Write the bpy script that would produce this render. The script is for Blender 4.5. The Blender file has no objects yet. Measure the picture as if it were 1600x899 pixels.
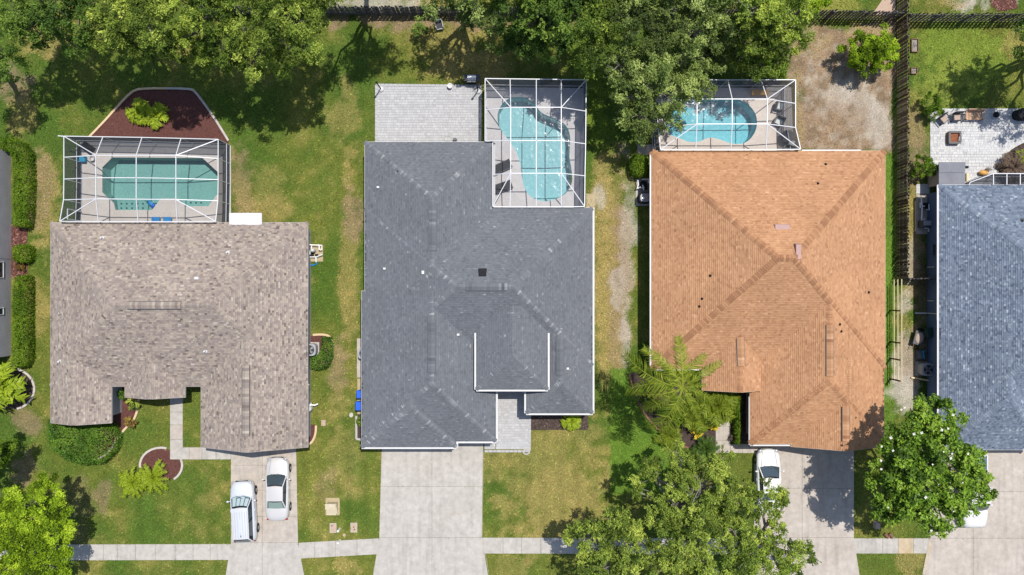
import bpy, bmesh, math, random
import numpy as np
from mathutils import Vector, Matrix
from mathutils.geometry import tessellate_polygon

random.seed(7)
RNG = np.random.default_rng(7)
scene = bpy.context.scene
COL = scene.collection

# ------------------------------------------------------------------ camera, light, exposure
S, H = 20.0, 65.0            # picture units per metre on the ground, camera height
cam_d = bpy.data.cameras.new('camera')
cam = bpy.data.objects.new('camera', cam_d)
COL.objects.link(cam)
cam.location = (0, 0, H)
cam.rotation_euler = (0, 0, 0)
cam_d.sensor_width = 36
cam_d.lens = 36 * H * S / 1600
cam_d.clip_start, cam_d.clip_end = 0.5, 2000
scene.camera = cam

SUN = Vector((0.21, 0.285, 1.0)).normalized()
ELEV = math.asin(SUN.z)
AZ = math.atan2(SUN.x, SUN.y)
world = bpy.data.worlds.new('World')
scene.world = world
world.use_nodes = True
wn = world.node_tree
bg = wn.nodes['Background']
sky = wn.nodes.new('ShaderNodeTexSky')
sky.sky_type = 'NISHITA'
sky.sun_disc = False
sky.sun_elevation = ELEV
sky.sun_rotation = AZ
wn.links.new(sky.outputs[0], bg.inputs[0])
bg.inputs[1].default_value = 0.125
sd = bpy.data.lights.new('sun', 'SUN')
sd.energy = 4.4
sd.angle = math.radians(0.5)
sd.color = (1.0, 0.955, 0.89)
sun = bpy.data.objects.new('sun', sd)
COL.objects.link(sun)
sun.location = (20, 25, 90)
sun.rotation_euler = SUN.to_track_quat('Z', 'Y').to_euler()
scene.view_settings.view_transform = 'Standard'
scene.view_settings.look = 'None'
scene.view_settings.exposure = 0.13
scene.view_settings.gamma = 1
scene.render.engine = 'CYCLES'
scene.cycles.max_bounces = 8
scene.cycles.diffuse_bounces = 3
scene.cycles.transparent_max_bounces = 24
scene.cycles.caustics_reflective = False
scene.cycles.caustics_refractive = False


def P(px, py, z=0.0):
    k = (1 - z / H) / S
    return Vector(((px - 800) * k, (449.5 - py) * k, z))


def PP(pts, z=0.0):
    return [P(x, y, z) for x, y in pts]


# ------------------------------------------------------------------ materials
def nodes_of(name):
    m = bpy.data.materials.new(name)
    m.use_nodes = True
    nt = m.node_tree
    return m, nt, nt.nodes['Principled BSDF']


def N(nt, t, **kw):
    n = nt.nodes.new(t)
    for k, v in kw.items():
        setattr(n, k, v)
    return n


def mixc(nt, fac, a, b, mode='MIX'):
    n = N(nt, 'ShaderNodeMix', data_type='RGBA', blend_type=mode)
    for sock, v in ((n.inputs['Factor'], fac), (n.inputs[6], a), (n.inputs[7], b)):
        if hasattr(v, 'is_output'):
            nt.links.new(v, sock)
        elif isinstance(v, (int, float)):
            sock.default_value = v
        else:
            sock.default_value = (*v, 1)
    return n.outputs[2]


def pos_noise(nt, scale, detail=4, rough=0.6, obj=False):
    g = N(nt, 'ShaderNodeTexCoord') if obj else N(nt, 'ShaderNodeNewGeometry')
    n = N(nt, 'ShaderNodeTexNoise')
    n.inputs['Scale'].default_value = scale
    n.inputs['Detail'].default_value = detail
    n.inputs['Roughness'].default_value = rough
    nt.links.new(g.outputs['Object' if obj else 'Position'], n.inputs['Vector'])
    return n.outputs['Fac']


def ramp(nt, fac, stops):
    r = N(nt, 'ShaderNodeValToRGB')
    e = r.color_ramp.elements
    while len(e) < len(stops):
        e.new(0.5)
    for el, (p, c) in zip(e, stops):
        el.position = p
        el.color = (*c, 1)
    nt.links.new(fac, r.inputs[0])
    return r.outputs[0]


def remap(nt, v, a, b, c=0.0, d=1.0):
    m = N(nt, 'ShaderNodeMapRange')
    nt.links.new(v, m.inputs[0])
    for i, x in enumerate((a, b, c, d)):
        m.inputs[i + 1].default_value = x
    return m.outputs[0]


def mat(name, c1, c2=None, scale=3.0, rough=0.7, bump=0.0, metal=0.0, spec=0.4, fine=None, bscale=None, obj=False, coat=0.0):
    """plain surface: two tones driven by noise, optional finer grain and bump"""
    m, nt, b = nodes_of(name)
    b.inputs['Roughness'].default_value = rough
    b.inputs['Metallic'].default_value = metal
    b.inputs['Specular IOR Level'].default_value = spec
    if coat:
        b.inputs['Coat Weight'].default_value = coat
        b.inputs['Coat Roughness'].default_value = 0.04
    if c2 is None:
        b.inputs['Base Color'].default_value = (*c1, 1)
    else:
        f = remap(nt, pos_noise(nt, scale, 6, 0.65, obj), 0.32, 0.68)
        c = mixc(nt, f, c1, c2)
        if fine:
            g = remap(nt, pos_noise(nt, fine, 3, 0.7, obj), 0.25, 0.75, 0.84, 1.16)
            cc = N(nt, 'ShaderNodeCombineColor')
            for i in range(3):
                nt.links.new(g, cc.inputs[i])
            c = mixc(nt, 1.0, c, cc.outputs[0], 'MULTIPLY')
        nt.links.new(c, b.inputs['Base Color'])
    if bump:
        bn = N(nt, 'ShaderNodeBump')
        bn.inputs['Strength'].default_value = bump
        bn.inputs['Distance'].default_value = 0.05
        nt.links.new(pos_noise(nt, bscale or 12, 5, 0.7, obj), bn.inputs['Height'])
        nt.links.new(bn.outputs[0], b.inputs['Normal'])
    return m


def attr_t(nt, name='t'):
    a = N(nt, 'ShaderNodeAttribute')
    a.attribute_name = name
    return a.outputs['Fac']


def tint_mat(name, stops, rough=0.85, fine=40.0, amp=0.25, spec=0.25, broad=0.0):
    """pieces that each carry their own tint 't'"""
    m, nt, b = nodes_of(name)
    b.inputs['Roughness'].default_value = rough
    b.inputs['Specular IOR Level'].default_value = spec
    c = ramp(nt, attr_t(nt), stops)
    g = remap(nt, pos_noise(nt, fine, 3, 0.7), 0.25, 0.75, 1 - amp, 1 + amp)
    cc = N(nt, 'ShaderNodeCombineColor')
    for i in range(3):
        nt.links.new(g, cc.inputs[i])
    c = mixc(nt, 1.0, c, cc.outputs[0], 'MULTIPLY')
    if broad:
        g2 = remap(nt, pos_noise(nt, 0.35, 5, 0.6), 0.3, 0.7, 1 - broad, 1 + broad)
        c2 = N(nt, 'ShaderNodeCombineColor')
        for i in range(3):
            nt.links.new(g2, c2.inputs[i])
        c = mixc(nt, 1.0, c, c2.outputs[0], 'MULTIPLY')
    nt.links.new(c, b.inputs['Base Color'])
    return m


def leaf_mat(name, stops, rough=0.6, trans=0.3, spec=0.12):
    m, nt, b = nodes_of(name)
    c = ramp(nt, attr_t(nt), stops)
    b.inputs['Roughness'].default_value = rough
    b.inputs['Specular IOR Level'].default_value = spec
    nt.links.new(c, b.inputs['Base Color'])
    t = N(nt, 'ShaderNodeBsdfTranslucent')
    nt.links.new(mixc(nt, 1.0, c, (1.15, 1.2, 0.5), 'MULTIPLY'), t.inputs[0])
    mx = N(nt, 'ShaderNodeMixShader')
    mx.inputs[0].default_value = trans
    nt.links.new(b.outputs[0], mx.inputs[1])
    nt.links.new(t.outputs[0], mx.inputs[2])
    nt.links.new(mx.outputs[0], nt.nodes['Material Output'].inputs[0])
    return m


def screen_mat(name, clear, tone):
    """woven insect screen: the thread count met grows with the slant of the sight line or sun ray"""
    m, nt, b = nodes_of(name)
    g = N(nt, 'ShaderNodeNewGeometry')
    dot = N(nt, 'ShaderNodeVectorMath', operation='DOT_PRODUCT')
    nt.links.new(g.outputs['Normal'], dot.inputs[0])
    nt.links.new(g.outputs['Incoming'], dot.inputs[1])
    ab = N(nt, 'ShaderNodeMath', operation='ABSOLUTE')
    nt.links.new(dot.outputs['Value'], ab.inputs[0])
    mxm = N(nt, 'ShaderNodeMath', operation='MAXIMUM')
    nt.links.new(ab.outputs[0], mxm.inputs[0])
    mxm.inputs[1].default_value = 0.06
    inv = N(nt, 'ShaderNodeMath', operation='DIVIDE')
    inv.inputs[0].default_value = 1.0
    nt.links.new(mxm.outputs[0], inv.inputs[1])
    pw = N(nt, 'ShaderNodeMath', operation='POWER')
    pw.inputs[0].default_value = clear
    nt.links.new(inv.outputs[0], pw.inputs[1])
    tr = N(nt, 'ShaderNodeBsdfTransparent')
    b.inputs['Base Color'].default_value = (*tone, 1)
    b.inputs['Roughness'].default_value = 0.7
    mx = N(nt, 'ShaderNodeMixShader')
    nt.links.new(pw.outputs[0], mx.inputs[0])
    nt.links.new(b.outputs[0], mx.inputs[1])
    nt.links.new(tr.outputs[0], mx.inputs[2])
    nt.links.new(mx.outputs[0], nt.nodes['Material Output'].inputs[0])
    return m


def water_mat(name, tint, wave, scale, dist, rough=0.08):
    m, nt, b = nodes_of(name)
    nt.nodes.remove(b)
    tr = N(nt, 'ShaderNodeBsdfTransparent')
    tr.inputs[0].default_value = (*tint, 1)
    gl = N(nt, 'ShaderNodeBsdfGlossy')
    gl.inputs['Roughness'].default_value = rough
    fr = N(nt, 'ShaderNodeFresnel')
    fr.inputs[0].default_value = 1.33
    bn = N(nt, 'ShaderNodeBump')
    bn.inputs['Strength'].default_value = wave
    bn.inputs['Distance'].default_value = dist
    nt.links.new(pos_noise(nt, scale, 3, 0.55), bn.inputs['Height'])
    nt.links.new(bn.outputs[0], gl.inputs['Normal'])
    nt.links.new(bn.outputs[0], fr.inputs['Normal'])
    mx = N(nt, 'ShaderNodeMixShader')
    nt.links.new(fr.outputs[0], mx.inputs[0])
    nt.links.new(tr.outputs[0], mx.inputs[1])
    nt.links.new(gl.outputs[0], mx.inputs[2])
    nt.links.new(mx.outputs[0], nt.nodes['Material Output'].inputs[0])
    return m


def glass_mat(name, col, see=0.0):
    m, nt, b = nodes_of(name)
    b.inputs['Base Color'].default_value = (*col, 1)
    b.inputs['Roughness'].default_value = 0.04
    b.inputs['Specular IOR Level'].default_value = 1.0
    if see:
        tr = N(nt, 'ShaderNodeBsdfTransparent')
        tr.inputs[0].default_value = (0.8, 0.9, 0.92, 1)
        mx = N(nt, 'ShaderNodeMixShader')
        mx.inputs[0].default_value = see
        nt.links.new(b.outputs[0], mx.inputs[1])
        nt.links.new(tr.outputs[0], mx.inputs[2])
        nt.links.new(mx.outputs[0], nt.nodes['Material Output'].inputs[0])
    return m


M = {}
def concrete(name, c1, c2, streak=0.10):
    m = mat(name, c1, c2, 0.45, 0.9, 0.08, fine=2.2, bscale=18)
    nt = m.node_tree
    b = nt.nodes['Principled BSDF']
    src = b.inputs['Base Color'].links[0].from_socket
    g = N(nt, 'ShaderNodeNewGeometry')
    mp = N(nt, 'ShaderNodeMapping')
    mp.inputs['Scale'].default_value = (2.4, 0.22, 1)
    nt.links.new(g.outputs['Position'], mp.inputs[0])
    n = N(nt, 'ShaderNodeTexNoise')
    n.inputs['Scale'].default_value = 1.0
    n.inputs['Detail'].default_value = 5
    nt.links.new(mp.outputs[0], n.inputs['Vector'])
    d = remap(nt, n.outputs['Fac'], 0.5, 0.72, 1.0, 1 - streak * 1.6)
    sp = remap(nt, pos_noise(nt, 1.7, 2, 0.5), 0.68, 0.76, 1.0, 1 - streak)
    for f in (d, sp):
        cc = N(nt, 'ShaderNodeCombineColor')
        for i in range(3):
            nt.links.new(f, cc.inputs[i])
        src = mixc(nt, 1.0, src, cc.outputs[0], 'MULTIPLY')
    nt.links.new(src, b.inputs['Base Color'])
    return m


M['concrete'] = concrete('concrete', (0.385, 0.358, 0.32), (0.44, 0.414, 0.374))
M['concrete_stain'] = concrete('stained_concrete', (0.43, 0.33, 0.20), (0.47, 0.39, 0.29))
M['concrete_warm'] = concrete('warm_concrete', (0.385, 0.338, 0.29), (0.445, 0.40, 0.352))
M['kerb'] = mat('edging_concrete', (0.38, 0.35, 0.31), (0.50, 0.46, 0.41), 1.5, 0.9, 0.2)
M['kerb_tan'] = mat('tan_edging', (0.56, 0.40, 0.24), (0.62, 0.47, 0.30), 1.5, 0.9, 0.2)
M['asphalt'] = mat('asphalt', (0.05, 0.05, 0.05), (0.065, 0.063, 0.06), 2.0, 0.95, 0.3, fine=30)
M['mulch_red'] = tint_mat('red_mulch', [(0, (0.045, 0.018, 0.016)), (0.5, (0.125, 0.052, 0.042)), (1, (0.36, 0.19, 0.14))], 0.95, 9.0, 0.5)
M['mulch_dark'] = tint_mat('dark_mulch', [(0, (0.03, 0.02, 0.018)), (0.6, (0.085, 0.06, 0.05)), (1, (0.16, 0.12, 0.10))], 0.95, 9.0, 0.5)
M['deck_beige'] = mat('beige_pool_deck', (0.47, 0.43, 0.39), (0.54, 0.505, 0.465), 0.8, 0.85, 0.1, fine=12)
M['deck_grey'] = mat('grey_pool_deck', (0.49, 0.475, 0.48), (0.57, 0.555, 0.56), 0.8, 0.85, 0.1, fine=12)
M['deck_cream'] = mat('cream_pool_deck', (0.58, 0.51, 0.45), (0.66, 0.59, 0.53), 0.8, 0.85, 0.1, fine=12)
M['paver_grey'] = tint_mat('grey_pavers', [(0, (0.37, 0.365, 0.365)), (0.5, (0.41, 0.407, 0.407)), (1, (0.465, 0.462, 0.46))], 0.85, 12, 0.12)
M['paver_white'] = tint_mat('white_pavers', [(0, (0.40, 0.40, 0.405)), (0.4, (0.49, 0.487, 0.48)), (1, (0.56, 0.555, 0.54))], 0.85, 12, 0.14)
M['paver_bed'] = mat('paver_joint_sand', (0.36, 0.35, 0.34), (0.42, 0.41, 0.40), 4, 0.95)
M['screen'] = screen_mat('roof_insect_screen', 0.85, (0.05, 0.055, 0.07))
M['screen_wall'] = screen_mat('wall_insect_screen', 0.68, (0.03, 0.036, 0.055))
M['alu'] = mat('white_aluminium', (0.62, 0.63, 0.65), (0.58, 0.59, 0.62), 2, 0.4, spec=0.5)
M['white'] = mat('white_paint', (0.60, 0.595, 0.59), (0.55, 0.545, 0.54), 2, 0.5)
M['white_plastic'] = mat('white_plastic_pipe', (0.80, 0.79, 0.77), None, rough=0.4)
M['stucco_grey'] = mat('grey_stucco', (0.33, 0.32, 0.345), (0.40, 0.39, 0.41), 0.8, 0.9, 0.3, fine=14)
M['stucco_white'] = mat('white_stucco', (0.55, 0.55, 0.56), (0.62, 0.62, 0.62), 1, 0.9, 0.2)
M['stucco_blue'] = mat('slate_blue_stucco', (0.085, 0.13, 0.21), (0.11, 0.16, 0.25), 1, 0.85, 0.2)
M['stucco_tan'] = mat('tan_stucco', (0.5, 0.40, 0.31), (0.56, 0.46, 0.36), 1, 0.9, 0.2)
M['fascia_taupe'] = mat('taupe_fascia', (0.36, 0.33, 0.31), (0.42, 0.39, 0.37), 2, 0.7)
M['fascia_dark'] = mat('dark_fascia', (0.14, 0.13, 0.13), (0.18, 0.17, 0.16), 2, 0.7)
M['fascia_tan'] = mat('tan_fascia', (0.55, 0.42, 0.31), (0.62, 0.5, 0.39), 2, 0.7)
M['pane'] = glass_mat('window_glass', (0.03, 0.04, 0.05))
M['car_glass'] = glass_mat('car_glass', (0.045, 0.065, 0.08))
M['car_glass_clear'] = glass_mat('clear_windshield', (0.04, 0.06, 0.09), 0.82)
M['car_glass_green'] = glass_mat('green_rear_glass', (0.24, 0.31, 0.26), 0.0)
M['silver'] = mat('silver_car_paint', (0.64, 0.66, 0.69), None, rough=0.32, metal=0.25, coat=0.8)
M['silver_warm'] = mat('champagne_car_paint', (0.62, 0.605, 0.585), None, rough=0.32, metal=0.25, coat=0.8)
M['white_car'] = mat('white_car_paint', (0.66, 0.65, 0.63), None, rough=0.3, coat=0.8)
M['black'] = mat('black_plastic', (0.018, 0.018, 0.021), (0.026, 0.026, 0.029), 5, 0.85, spec=0.12)
M['tyre'] = mat('tyre_rubber', (0.02, 0.02, 0.02), None, rough=0.9)
M['rim'] = mat('wheel_alloy', (0.45, 0.45, 0.46), None, rough=0.3, metal=0.8)
M['red_lens'] = mat('tail_lamp_red', (0.35, 0.02, 0.02), None, rough=0.15)
M['clear_lens'] = mat('head_lamp_lens', (0.32, 0.33, 0.35), None, rough=0.12)
M['chrome'] = mat('steel', (0.62, 0.62, 0.63), None, rough=0.25, metal=0.9)
M['grey_metal'] = mat('grey_painted_metal', (0.28, 0.29, 0.30), (0.34, 0.35, 0.36), 6, 0.5)
M['dark_metal'] = mat('dark_painted_metal', (0.06, 0.062, 0.068), (0.085, 0.088, 0.095), 6, 0.5)
M['charcoal'] = mat('charcoal_sling_fabric', (0.035, 0.036, 0.042), (0.05, 0.05, 0.056), 8, 0.8)
M['slate_roofing'] = mat('grey_sheet_roofing', (0.15, 0.155, 0.18), (0.19, 0.195, 0.22), 1.2, 0.7, fine=10)
M['blue_bin'] = mat('blue_bin_plastic', (0.01, 0.09, 0.55), (0.012, 0.11, 0.62), 3, 0.45)
M['green_bin'] = mat('dark_green_bin_plastic', (0.015, 0.045, 0.03), (0.02, 0.06, 0.04), 3, 0.5)
M['blue_hose'] = mat('blue_hose', (0.01, 0.16, 0.42), (0.012, 0.22, 0.50), 3, 0.5)
M['turquoise'] = mat('turquoise_plastic', (0.02, 0.25, 0.42), None, rough=0.5)
M['beige_box'] = mat('beige_utility_paint', (0.46, 0.40, 0.27), (0.52, 0.45, 0.32), 3, 0.6)
M['pad'] = mat('sandy_pad', (0.36, 0.29, 0.17), (0.43, 0.35, 0.22), 4, 0.95, 0.3)
M['meter_lid'] = mat('pinkish_box_lid', (0.40, 0.29, 0.22), (0.46, 0.34, 0.26), 5, 0.9)
M['clay'] = mat('orange_clay', (0.60, 0.30, 0.07), (0.68, 0.38, 0.12), 6, 0.7)
M['teak'] = mat('weathered_teak', (0.42, 0.25, 0.15), (0.52, 0.34, 0.22), 4, 0.7, fine=18)
M['brown_wood'] = mat('brown_wood', (0.14, 0.075, 0.04), (0.2, 0.11, 0.06), 4, 0.8, fine=18)
M['rust'] = mat('rusty_ash_bed', (0.16, 0.05, 0.025), (0.30, 0.11, 0.05), 9, 0.95, 0.5)
M['new_wood'] = mat('new_pine_rail', (0.62, 0.50, 0.28), (0.70, 0.58, 0.36), 4, 0.8)
M['cushion'] = mat('tan_cushion', (0.36, 0.27, 0.22), (0.42, 0.33, 0.27), 5, 0.9)
M['cushion_pale'] = mat('pale_cushion', (0.60, 0.65, 0.62), (0.66, 0.70, 0.68), 5, 0.9)
M['stone'] = mat('pale_stone', (0.4, 0.38, 0.32), (0.5, 0.48, 0.42), 6, 0.95, 0.3)
M['bark'] = mat('grey_bark', (0.10, 0.085, 0.07), (0.19, 0.17, 0.145), 4, 0.95, 0.4, fine=20)
M['bark_pale'] = mat('pale_bark', (0.20, 0.18, 0.155), (0.33, 0.305, 0.27), 4, 0.95, 0.4, fine=20)
M['petal'] = mat('white_petal', (0.66, 0.65, 0.58), None, rough=0.6)
M['yellow'] = mat('yellow_blossom', (0.75, 0.58, 0.03), (0.70, 0.5, 0.02), 8, 0.7)
M['basin_teal'] = mat('teal_pool_plaster', (0.33, 0.47, 0.45), (0.39, 0.53, 0.51), 0.5, 0.8, fine=6)
M['basin_pale'] = mat('pale_aqua_pool_plaster', (0.44, 0.58, 0.62), (0.48, 0.62, 0.66), 0.5, 0.8, fine=6)
M['basin_blue'] = mat('aqua_pool_plaster', (0.42, 0.64, 0.69), (0.48, 0.69, 0.74), 0.5, 0.8, fine=6)
M['tile_dark'] = mat('dark_marker_tile', (0.05, 0.10, 0.11), None, rough=0.4)
M['water_calm'] = water_mat('calm_pool_water', (0.66, 0.84, 0.82), 0.15, 2.2, 0.05)
M['water_rippled'] = water_mat('rippled_pool_water', (0.72, 0.90, 0.91), 0.8, 1.6, 0.05, 0.16)
M['water_still'] = water_mat('still_pool_water', (0.60, 0.86, 0.90), 0.2, 2.0, 0.05)
M['fence'] = tint_mat('weathered_fence_board', [(0, (0.075, 0.068, 0.066)), (0.5, (0.13, 0.12, 0.115)), (1, (0.20, 0.185, 0.175))], 0.95, 14, 0.3)
M['fence_brown'] = tint_mat('brown_fence_board', [(0, (0.10, 0.065, 0.045)), (0.5, (0.17, 0.125, 0.095)), (1, (0.27, 0.21, 0.165))], 0.95, 14, 0.3)

SH_TAUPE = [(0, (0.13, 0.1026, 0.0892)), (0.2, (0.2154, 0.1769, 0.1553)), (0.45, (0.26, 0.2193, 0.195)), (0.62, (0.3193, 0.2653, 0.2214)), (0.8, (0.3491, 0.2935, 0.2346)), (1, (0.4159, 0.3678, 0.3239))]
SH_GREY = [(0, (0.094, 0.1011, 0.1145)), (0.3, (0.1226, 0.131, 0.1451)), (0.75, (0.1512, 0.1602, 0.1756)), (0.9, (0.2043, 0.2144, 0.2252)), (1, (0.2779, 0.2872, 0.2901))]
SH_ORANGE = [(0, (0.2791, 0.1376, 0.073)), (0.3, (0.3907, 0.2064, 0.1074)), (0.7, (0.4558, 0.2522, 0.1374)), (0.9, (0.5116, 0.3027, 0.1718)), (1, (0.5582, 0.3485, 0.2147))]
SH_BLUE = [(0, (0.0727, 0.0918, 0.1299)), (0.3, (0.1198, 0.1486, 0.1969)), (0.7, (0.1711, 0.2054, 0.2598)), (0.9, (0.2481, 0.2885, 0.3352)), (1, (0.3251, 0.3672, 0.4107))]
M['sh_taupe'] = tint_mat('taupe_shingles', SH_TAUPE, 0.95, 30, 0.2, broad=0.09)
M['sh_grey'] = tint_mat('grey_shingles', SH_GREY, 0.95, 30, 0.2, broad=0.07)
M['sh_orange'] = tint_mat('terracotta_shingles', SH_ORANGE, 0.95, 30, 0.15, broad=0.09)
M['sh_blue'] = tint_mat('blue_grey_shingles', SH_BLUE, 0.95, 30, 0.2, broad=0.09)

M['lf_oak'] = leaf_mat('oak_leaves', [(0, (0.0423, 0.0724, 0.0125)), (0.4, (0.1439, 0.2148, 0.0338)), (0.75, (0.3071, 0.4083, 0.0624)), (1, (0.5445, 0.6226, 0.1111))])
M['lf_yellow'] = leaf_mat('yellow_green_oak_leaves', [(0, (0.0422, 0.0722, 0.0112)), (0.4, (0.1638, 0.235, 0.0381)), (0.75, (0.3426, 0.4327, 0.0726)), (1, (0.5999, 0.6622, 0.1412))])
M['lf_dark'] = leaf_mat('dark_oak_leaves', [(0, (0.0422, 0.0851, 0.0186)), (0.4, (0.1053, 0.183, 0.0337)), (0.8, (0.2083, 0.3219, 0.0549)), (1, (0.3743, 0.4805, 0.0875))])
M['lf_grey'] = leaf_mat('grey_green_oak_leaves', [(0, (0.0442, 0.0641, 0.0179)), (0.4, (0.1377, 0.1948, 0.0485)), (0.75, (0.279, 0.3672, 0.0954)), (1, (0.504, 0.5861, 0.1908))])
M['lf_bright'] = leaf_mat('bright_yellow_green_leaves', [(0, (0.0515, 0.0911, 0.0054)), (0.4, (0.1718, 0.2744, 0.0129)), (0.8, (0.3469, 0.4974, 0.0262)), (1, (0.5171, 0.6428, 0.0576))])
M['lf_mag'] = leaf_mat('magnolia_leaves', [(0, (0.0457, 0.0871, 0.0114)), (0.4, (0.1184, 0.2172, 0.0226)), (0.8, (0.255, 0.4081, 0.0367)), (1, (0.25, 0.3375, 0.055))], 0.45, 0.2, 0.2)
M['lf_hedge'] = leaf_mat('hedge_leaves', [(0, (0.0438, 0.0862, 0.008)), (0.5, (0.1063, 0.1955, 0.012)), (1, (0.2375, 0.3335, 0.03))], 0.4, 0.25)
M['lf_hedge_dark'] = leaf_mat('dark_hedge_leaves', [(0, (0.0303, 0.0719, 0.0125)), (0.5, (0.0786, 0.1719, 0.0208)), (1, (0.2079, 0.326, 0.0405))], 0.4, 0.2)
M['lf_sago'] = leaf_mat('sago_fronds', [(0, (0.084, 0.135, 0.012)), (0.5, (0.2205, 0.3119, 0.0189)), (1, (0.4312, 0.5049, 0.0396))], 0.4, 0.25)
M['lf_sago_dark'] = leaf_mat('dark_sago_fronds', [(0, (0.025, 0.055, 0.01)), (0.5, (0.055, 0.11, 0.018)), (1, (0.12, 0.18, 0.03))], 0.4, 0.2)
M['lf_palm'] = leaf_mat('queen_palm_fronds', [(0, (0.0484, 0.0841, 0.0058)), (0.5, (0.1756, 0.2407, 0.0217)), (1, (0.4131, 0.4432, 0.0596))], 0.4, 0.3)
M['lf_brown'] = leaf_mat('dry_brown_fronds', [(0, (0.06, 0.04, 0.03)), (0.5, (0.14, 0.10, 0.075)), (1, (0.25, 0.18, 0.13))], 0.8, 0.1)
M['lf_red'] = leaf_mat('reddish_leaves', [(0, (0.08, 0.06, 0.02)), (0.5, (0.22, 0.13, 0.04)), (1, (0.40, 0.30, 0.06))], 0.6, 0.2)

# ------------------------------------------------------------------ mesh building
OFF = {}


class MB:
    def __init__(self):
        self.v, self.f, self.t = [], [], []

    def add(self, vs, fs, t=0.5):
        o = len(self.v)
        self.v += [tuple(x) for x in vs]
        for f in fs:
            self.f.append([i + o for i in f])
            self.t.append(t)
        return self

    def box(self, c, s, rz=0.0, t=0.5, taper=1.0):
        x, y, z = s[0] / 2, s[1] / 2, s[2] / 2
        cr, sr = math.cos(rz), math.sin(rz)
        vs = []
        for dz, k in ((-z, 1.0), (z, taper)):
            for dx, dy in ((-x, -y), (x, -y), (x, y), (-x, y)):
                dx *= k
                dy *= k
                vs.append((c[0] + dx * cr - dy * sr, c[1] + dx * sr + dy * cr, c[2] + dz))
        return self.add(vs, [(3, 2, 1, 0), (4, 5, 6, 7), (0, 1, 5, 4), (1, 2, 6, 5), (2, 3, 7, 6), (3, 0, 4, 7)], t)

    def box2(self, x0, x1, y0, y1, z0, z1, t=0.5):
        return self.box(((x0 + x1) / 2, (y0 + y1) / 2, (z0 + z1) / 2), (abs(x1 - x0), abs(y1 - y0), z1 - z0), 0, t)

    def prism(self, poly, z0, z1, t=0.5):
        n = len(poly)
        a = sum(poly[i][0] * poly[(i + 1) % n][1] - poly[(i + 1) % n][0] * poly[i][1] for i in range(n))
        if a < 0:
            poly = poly[::-1]
        vs = [(p[0], p[1], z0) for p in poly] + [(p[0], p[1], z1) for p in poly]
        fs = [list(range(n, 2 * n)), list(range(n - 1, -1, -1))]
        fs += [(i, (i + 1) % n, n + (i + 1) % n, n + i) for i in range(n)]
        return self.add(vs, fs, t)

    def cyl(self, c, r, h, n=16, r2=None, t=0.5):
        r2 = r if r2 is None else r2
        return self.lathe(c, [(r, 0), (r2, h)], n, t)

    def lathe(self, c, prof, n=16, t=0.5, sx=1.0, sy=1.0):
        vs, fs = [], []
        for r, z in prof:
            for i in range(n):
                a = 2 * math.pi * i / n
                vs.append((c[0] + r * math.cos(a) * sx, c[1] + r * math.sin(a) * sy, c[2] + z))
        for k in range(len(prof) - 1):
            for i in range(n):
                j = (i + 1) % n
                fs.append((k * n + i, k * n + j, (k + 1) * n + j, (k + 1) * n + i))
        fs.append(list(range(n - 1, -1, -1)))
        fs.append(list(range((len(prof) - 1) * n, len(prof) * n)))
        return self.add(vs, fs, t)

    def tube(self, pts, rad, n=6, t=0.5):
        pts = [Vector(p) for p in pts]
        if not isinstance(rad, (list, tuple)):
            rad = [rad] * len(pts)
        vs, fs = [], []
        for i, p in enumerate(pts):
            d = (pts[min(i + 1, len(pts) - 1)] - pts[max(i - 1, 0)])
            d = d.normalized() if d.length > 1e-6 else Vector((0, 0, 1))
            a = d.cross(Vector((0, 0, 1)) if abs(d.z) < 0.95 else Vector((1, 0, 0))).normalized()
            b = d.cross(a)
            for k in range(n):
                w = 2 * math.pi * k / n
                vs.append(p + (a * math.cos(w) + b * math.sin(w)) * rad[i])
        for i in range(len(pts) - 1):
            for k in range(n):
                j = (k + 1) % n
                fs.append((i * n + k, i * n + j, (i + 1) * n + j, (i + 1) * n + k))
        fs.append(list(range(n - 1, -1, -1)))
        fs.append(list(range((len(pts) - 1) * n, len(pts) * n)))
        return self.add(vs, fs, t)

    def bar(self, a, b, w, h=None, t=0.5):
        h = h or w
        a, b = Vector(a), Vector(b)
        d = (b - a).normalized()
        s = d.cross(Vector((0, 0, 1)))
        s = Vector((1, 0, 0)) if s.length < 1e-4 else s.normalized()
        u = s.cross(d)
        vs = []
        for p in (a, b):
            for i, j in ((-1, -1), (1, -1), (1, 1), (-1, 1)):
                vs.append(p + s * (i * w / 2) + u * (j * h / 2))
        return self.add(vs, [(0, 1, 2, 3), (7, 6, 5, 4), (0, 4, 5, 1), (1, 5, 6, 2), (2, 6, 7, 3), (3, 7, 4, 0)], t)

    def ell(self, c, rx, ry, rz, n=12, m=8, t=0.5, zmin=-1.0):
        prof = []
        for i in range(m + 1):
            a = -math.pi / 2 + math.pi * i / m
            if math.sin(a) < zmin:
                continue
            prof.append((max(math.cos(a), 0.02), math.sin(a) * rz))
        vs0 = len(self.v)
        self.lathe((0, 0, 0), prof, n, t)
        for i in range(vs0, len(self.v)):
            x, y, z = self.v[i]
            self.v[i] = (c[0] + x * rx, c[1] + y * ry, c[2] + z)
        return self

    def mesh(self, name, m, off=Vector((0, 0, 0)), smooth=False):
        me = bpy.data.meshes.new(name)
        me.from_pydata([(x - off[0], y - off[1], z - off[2]) for x, y, z in self.v], [], self.f)
        a = me.attributes.new('t', 'FLOAT', 'FACE')
        a.data.foreach_set('value', self.t)
        me.materials.append(m)
        if smooth:
            me.polygons.foreach_set('use_smooth', [True] * len(me.polygons))
        me.update()
        return me


def tagit(o, label=None, cat=None, group=None, kind=None):
    for k, v in (('label', label), ('category', cat), ('group', group), ('kind', kind)):
        if v:
            o[k] = v
    return o


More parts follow.
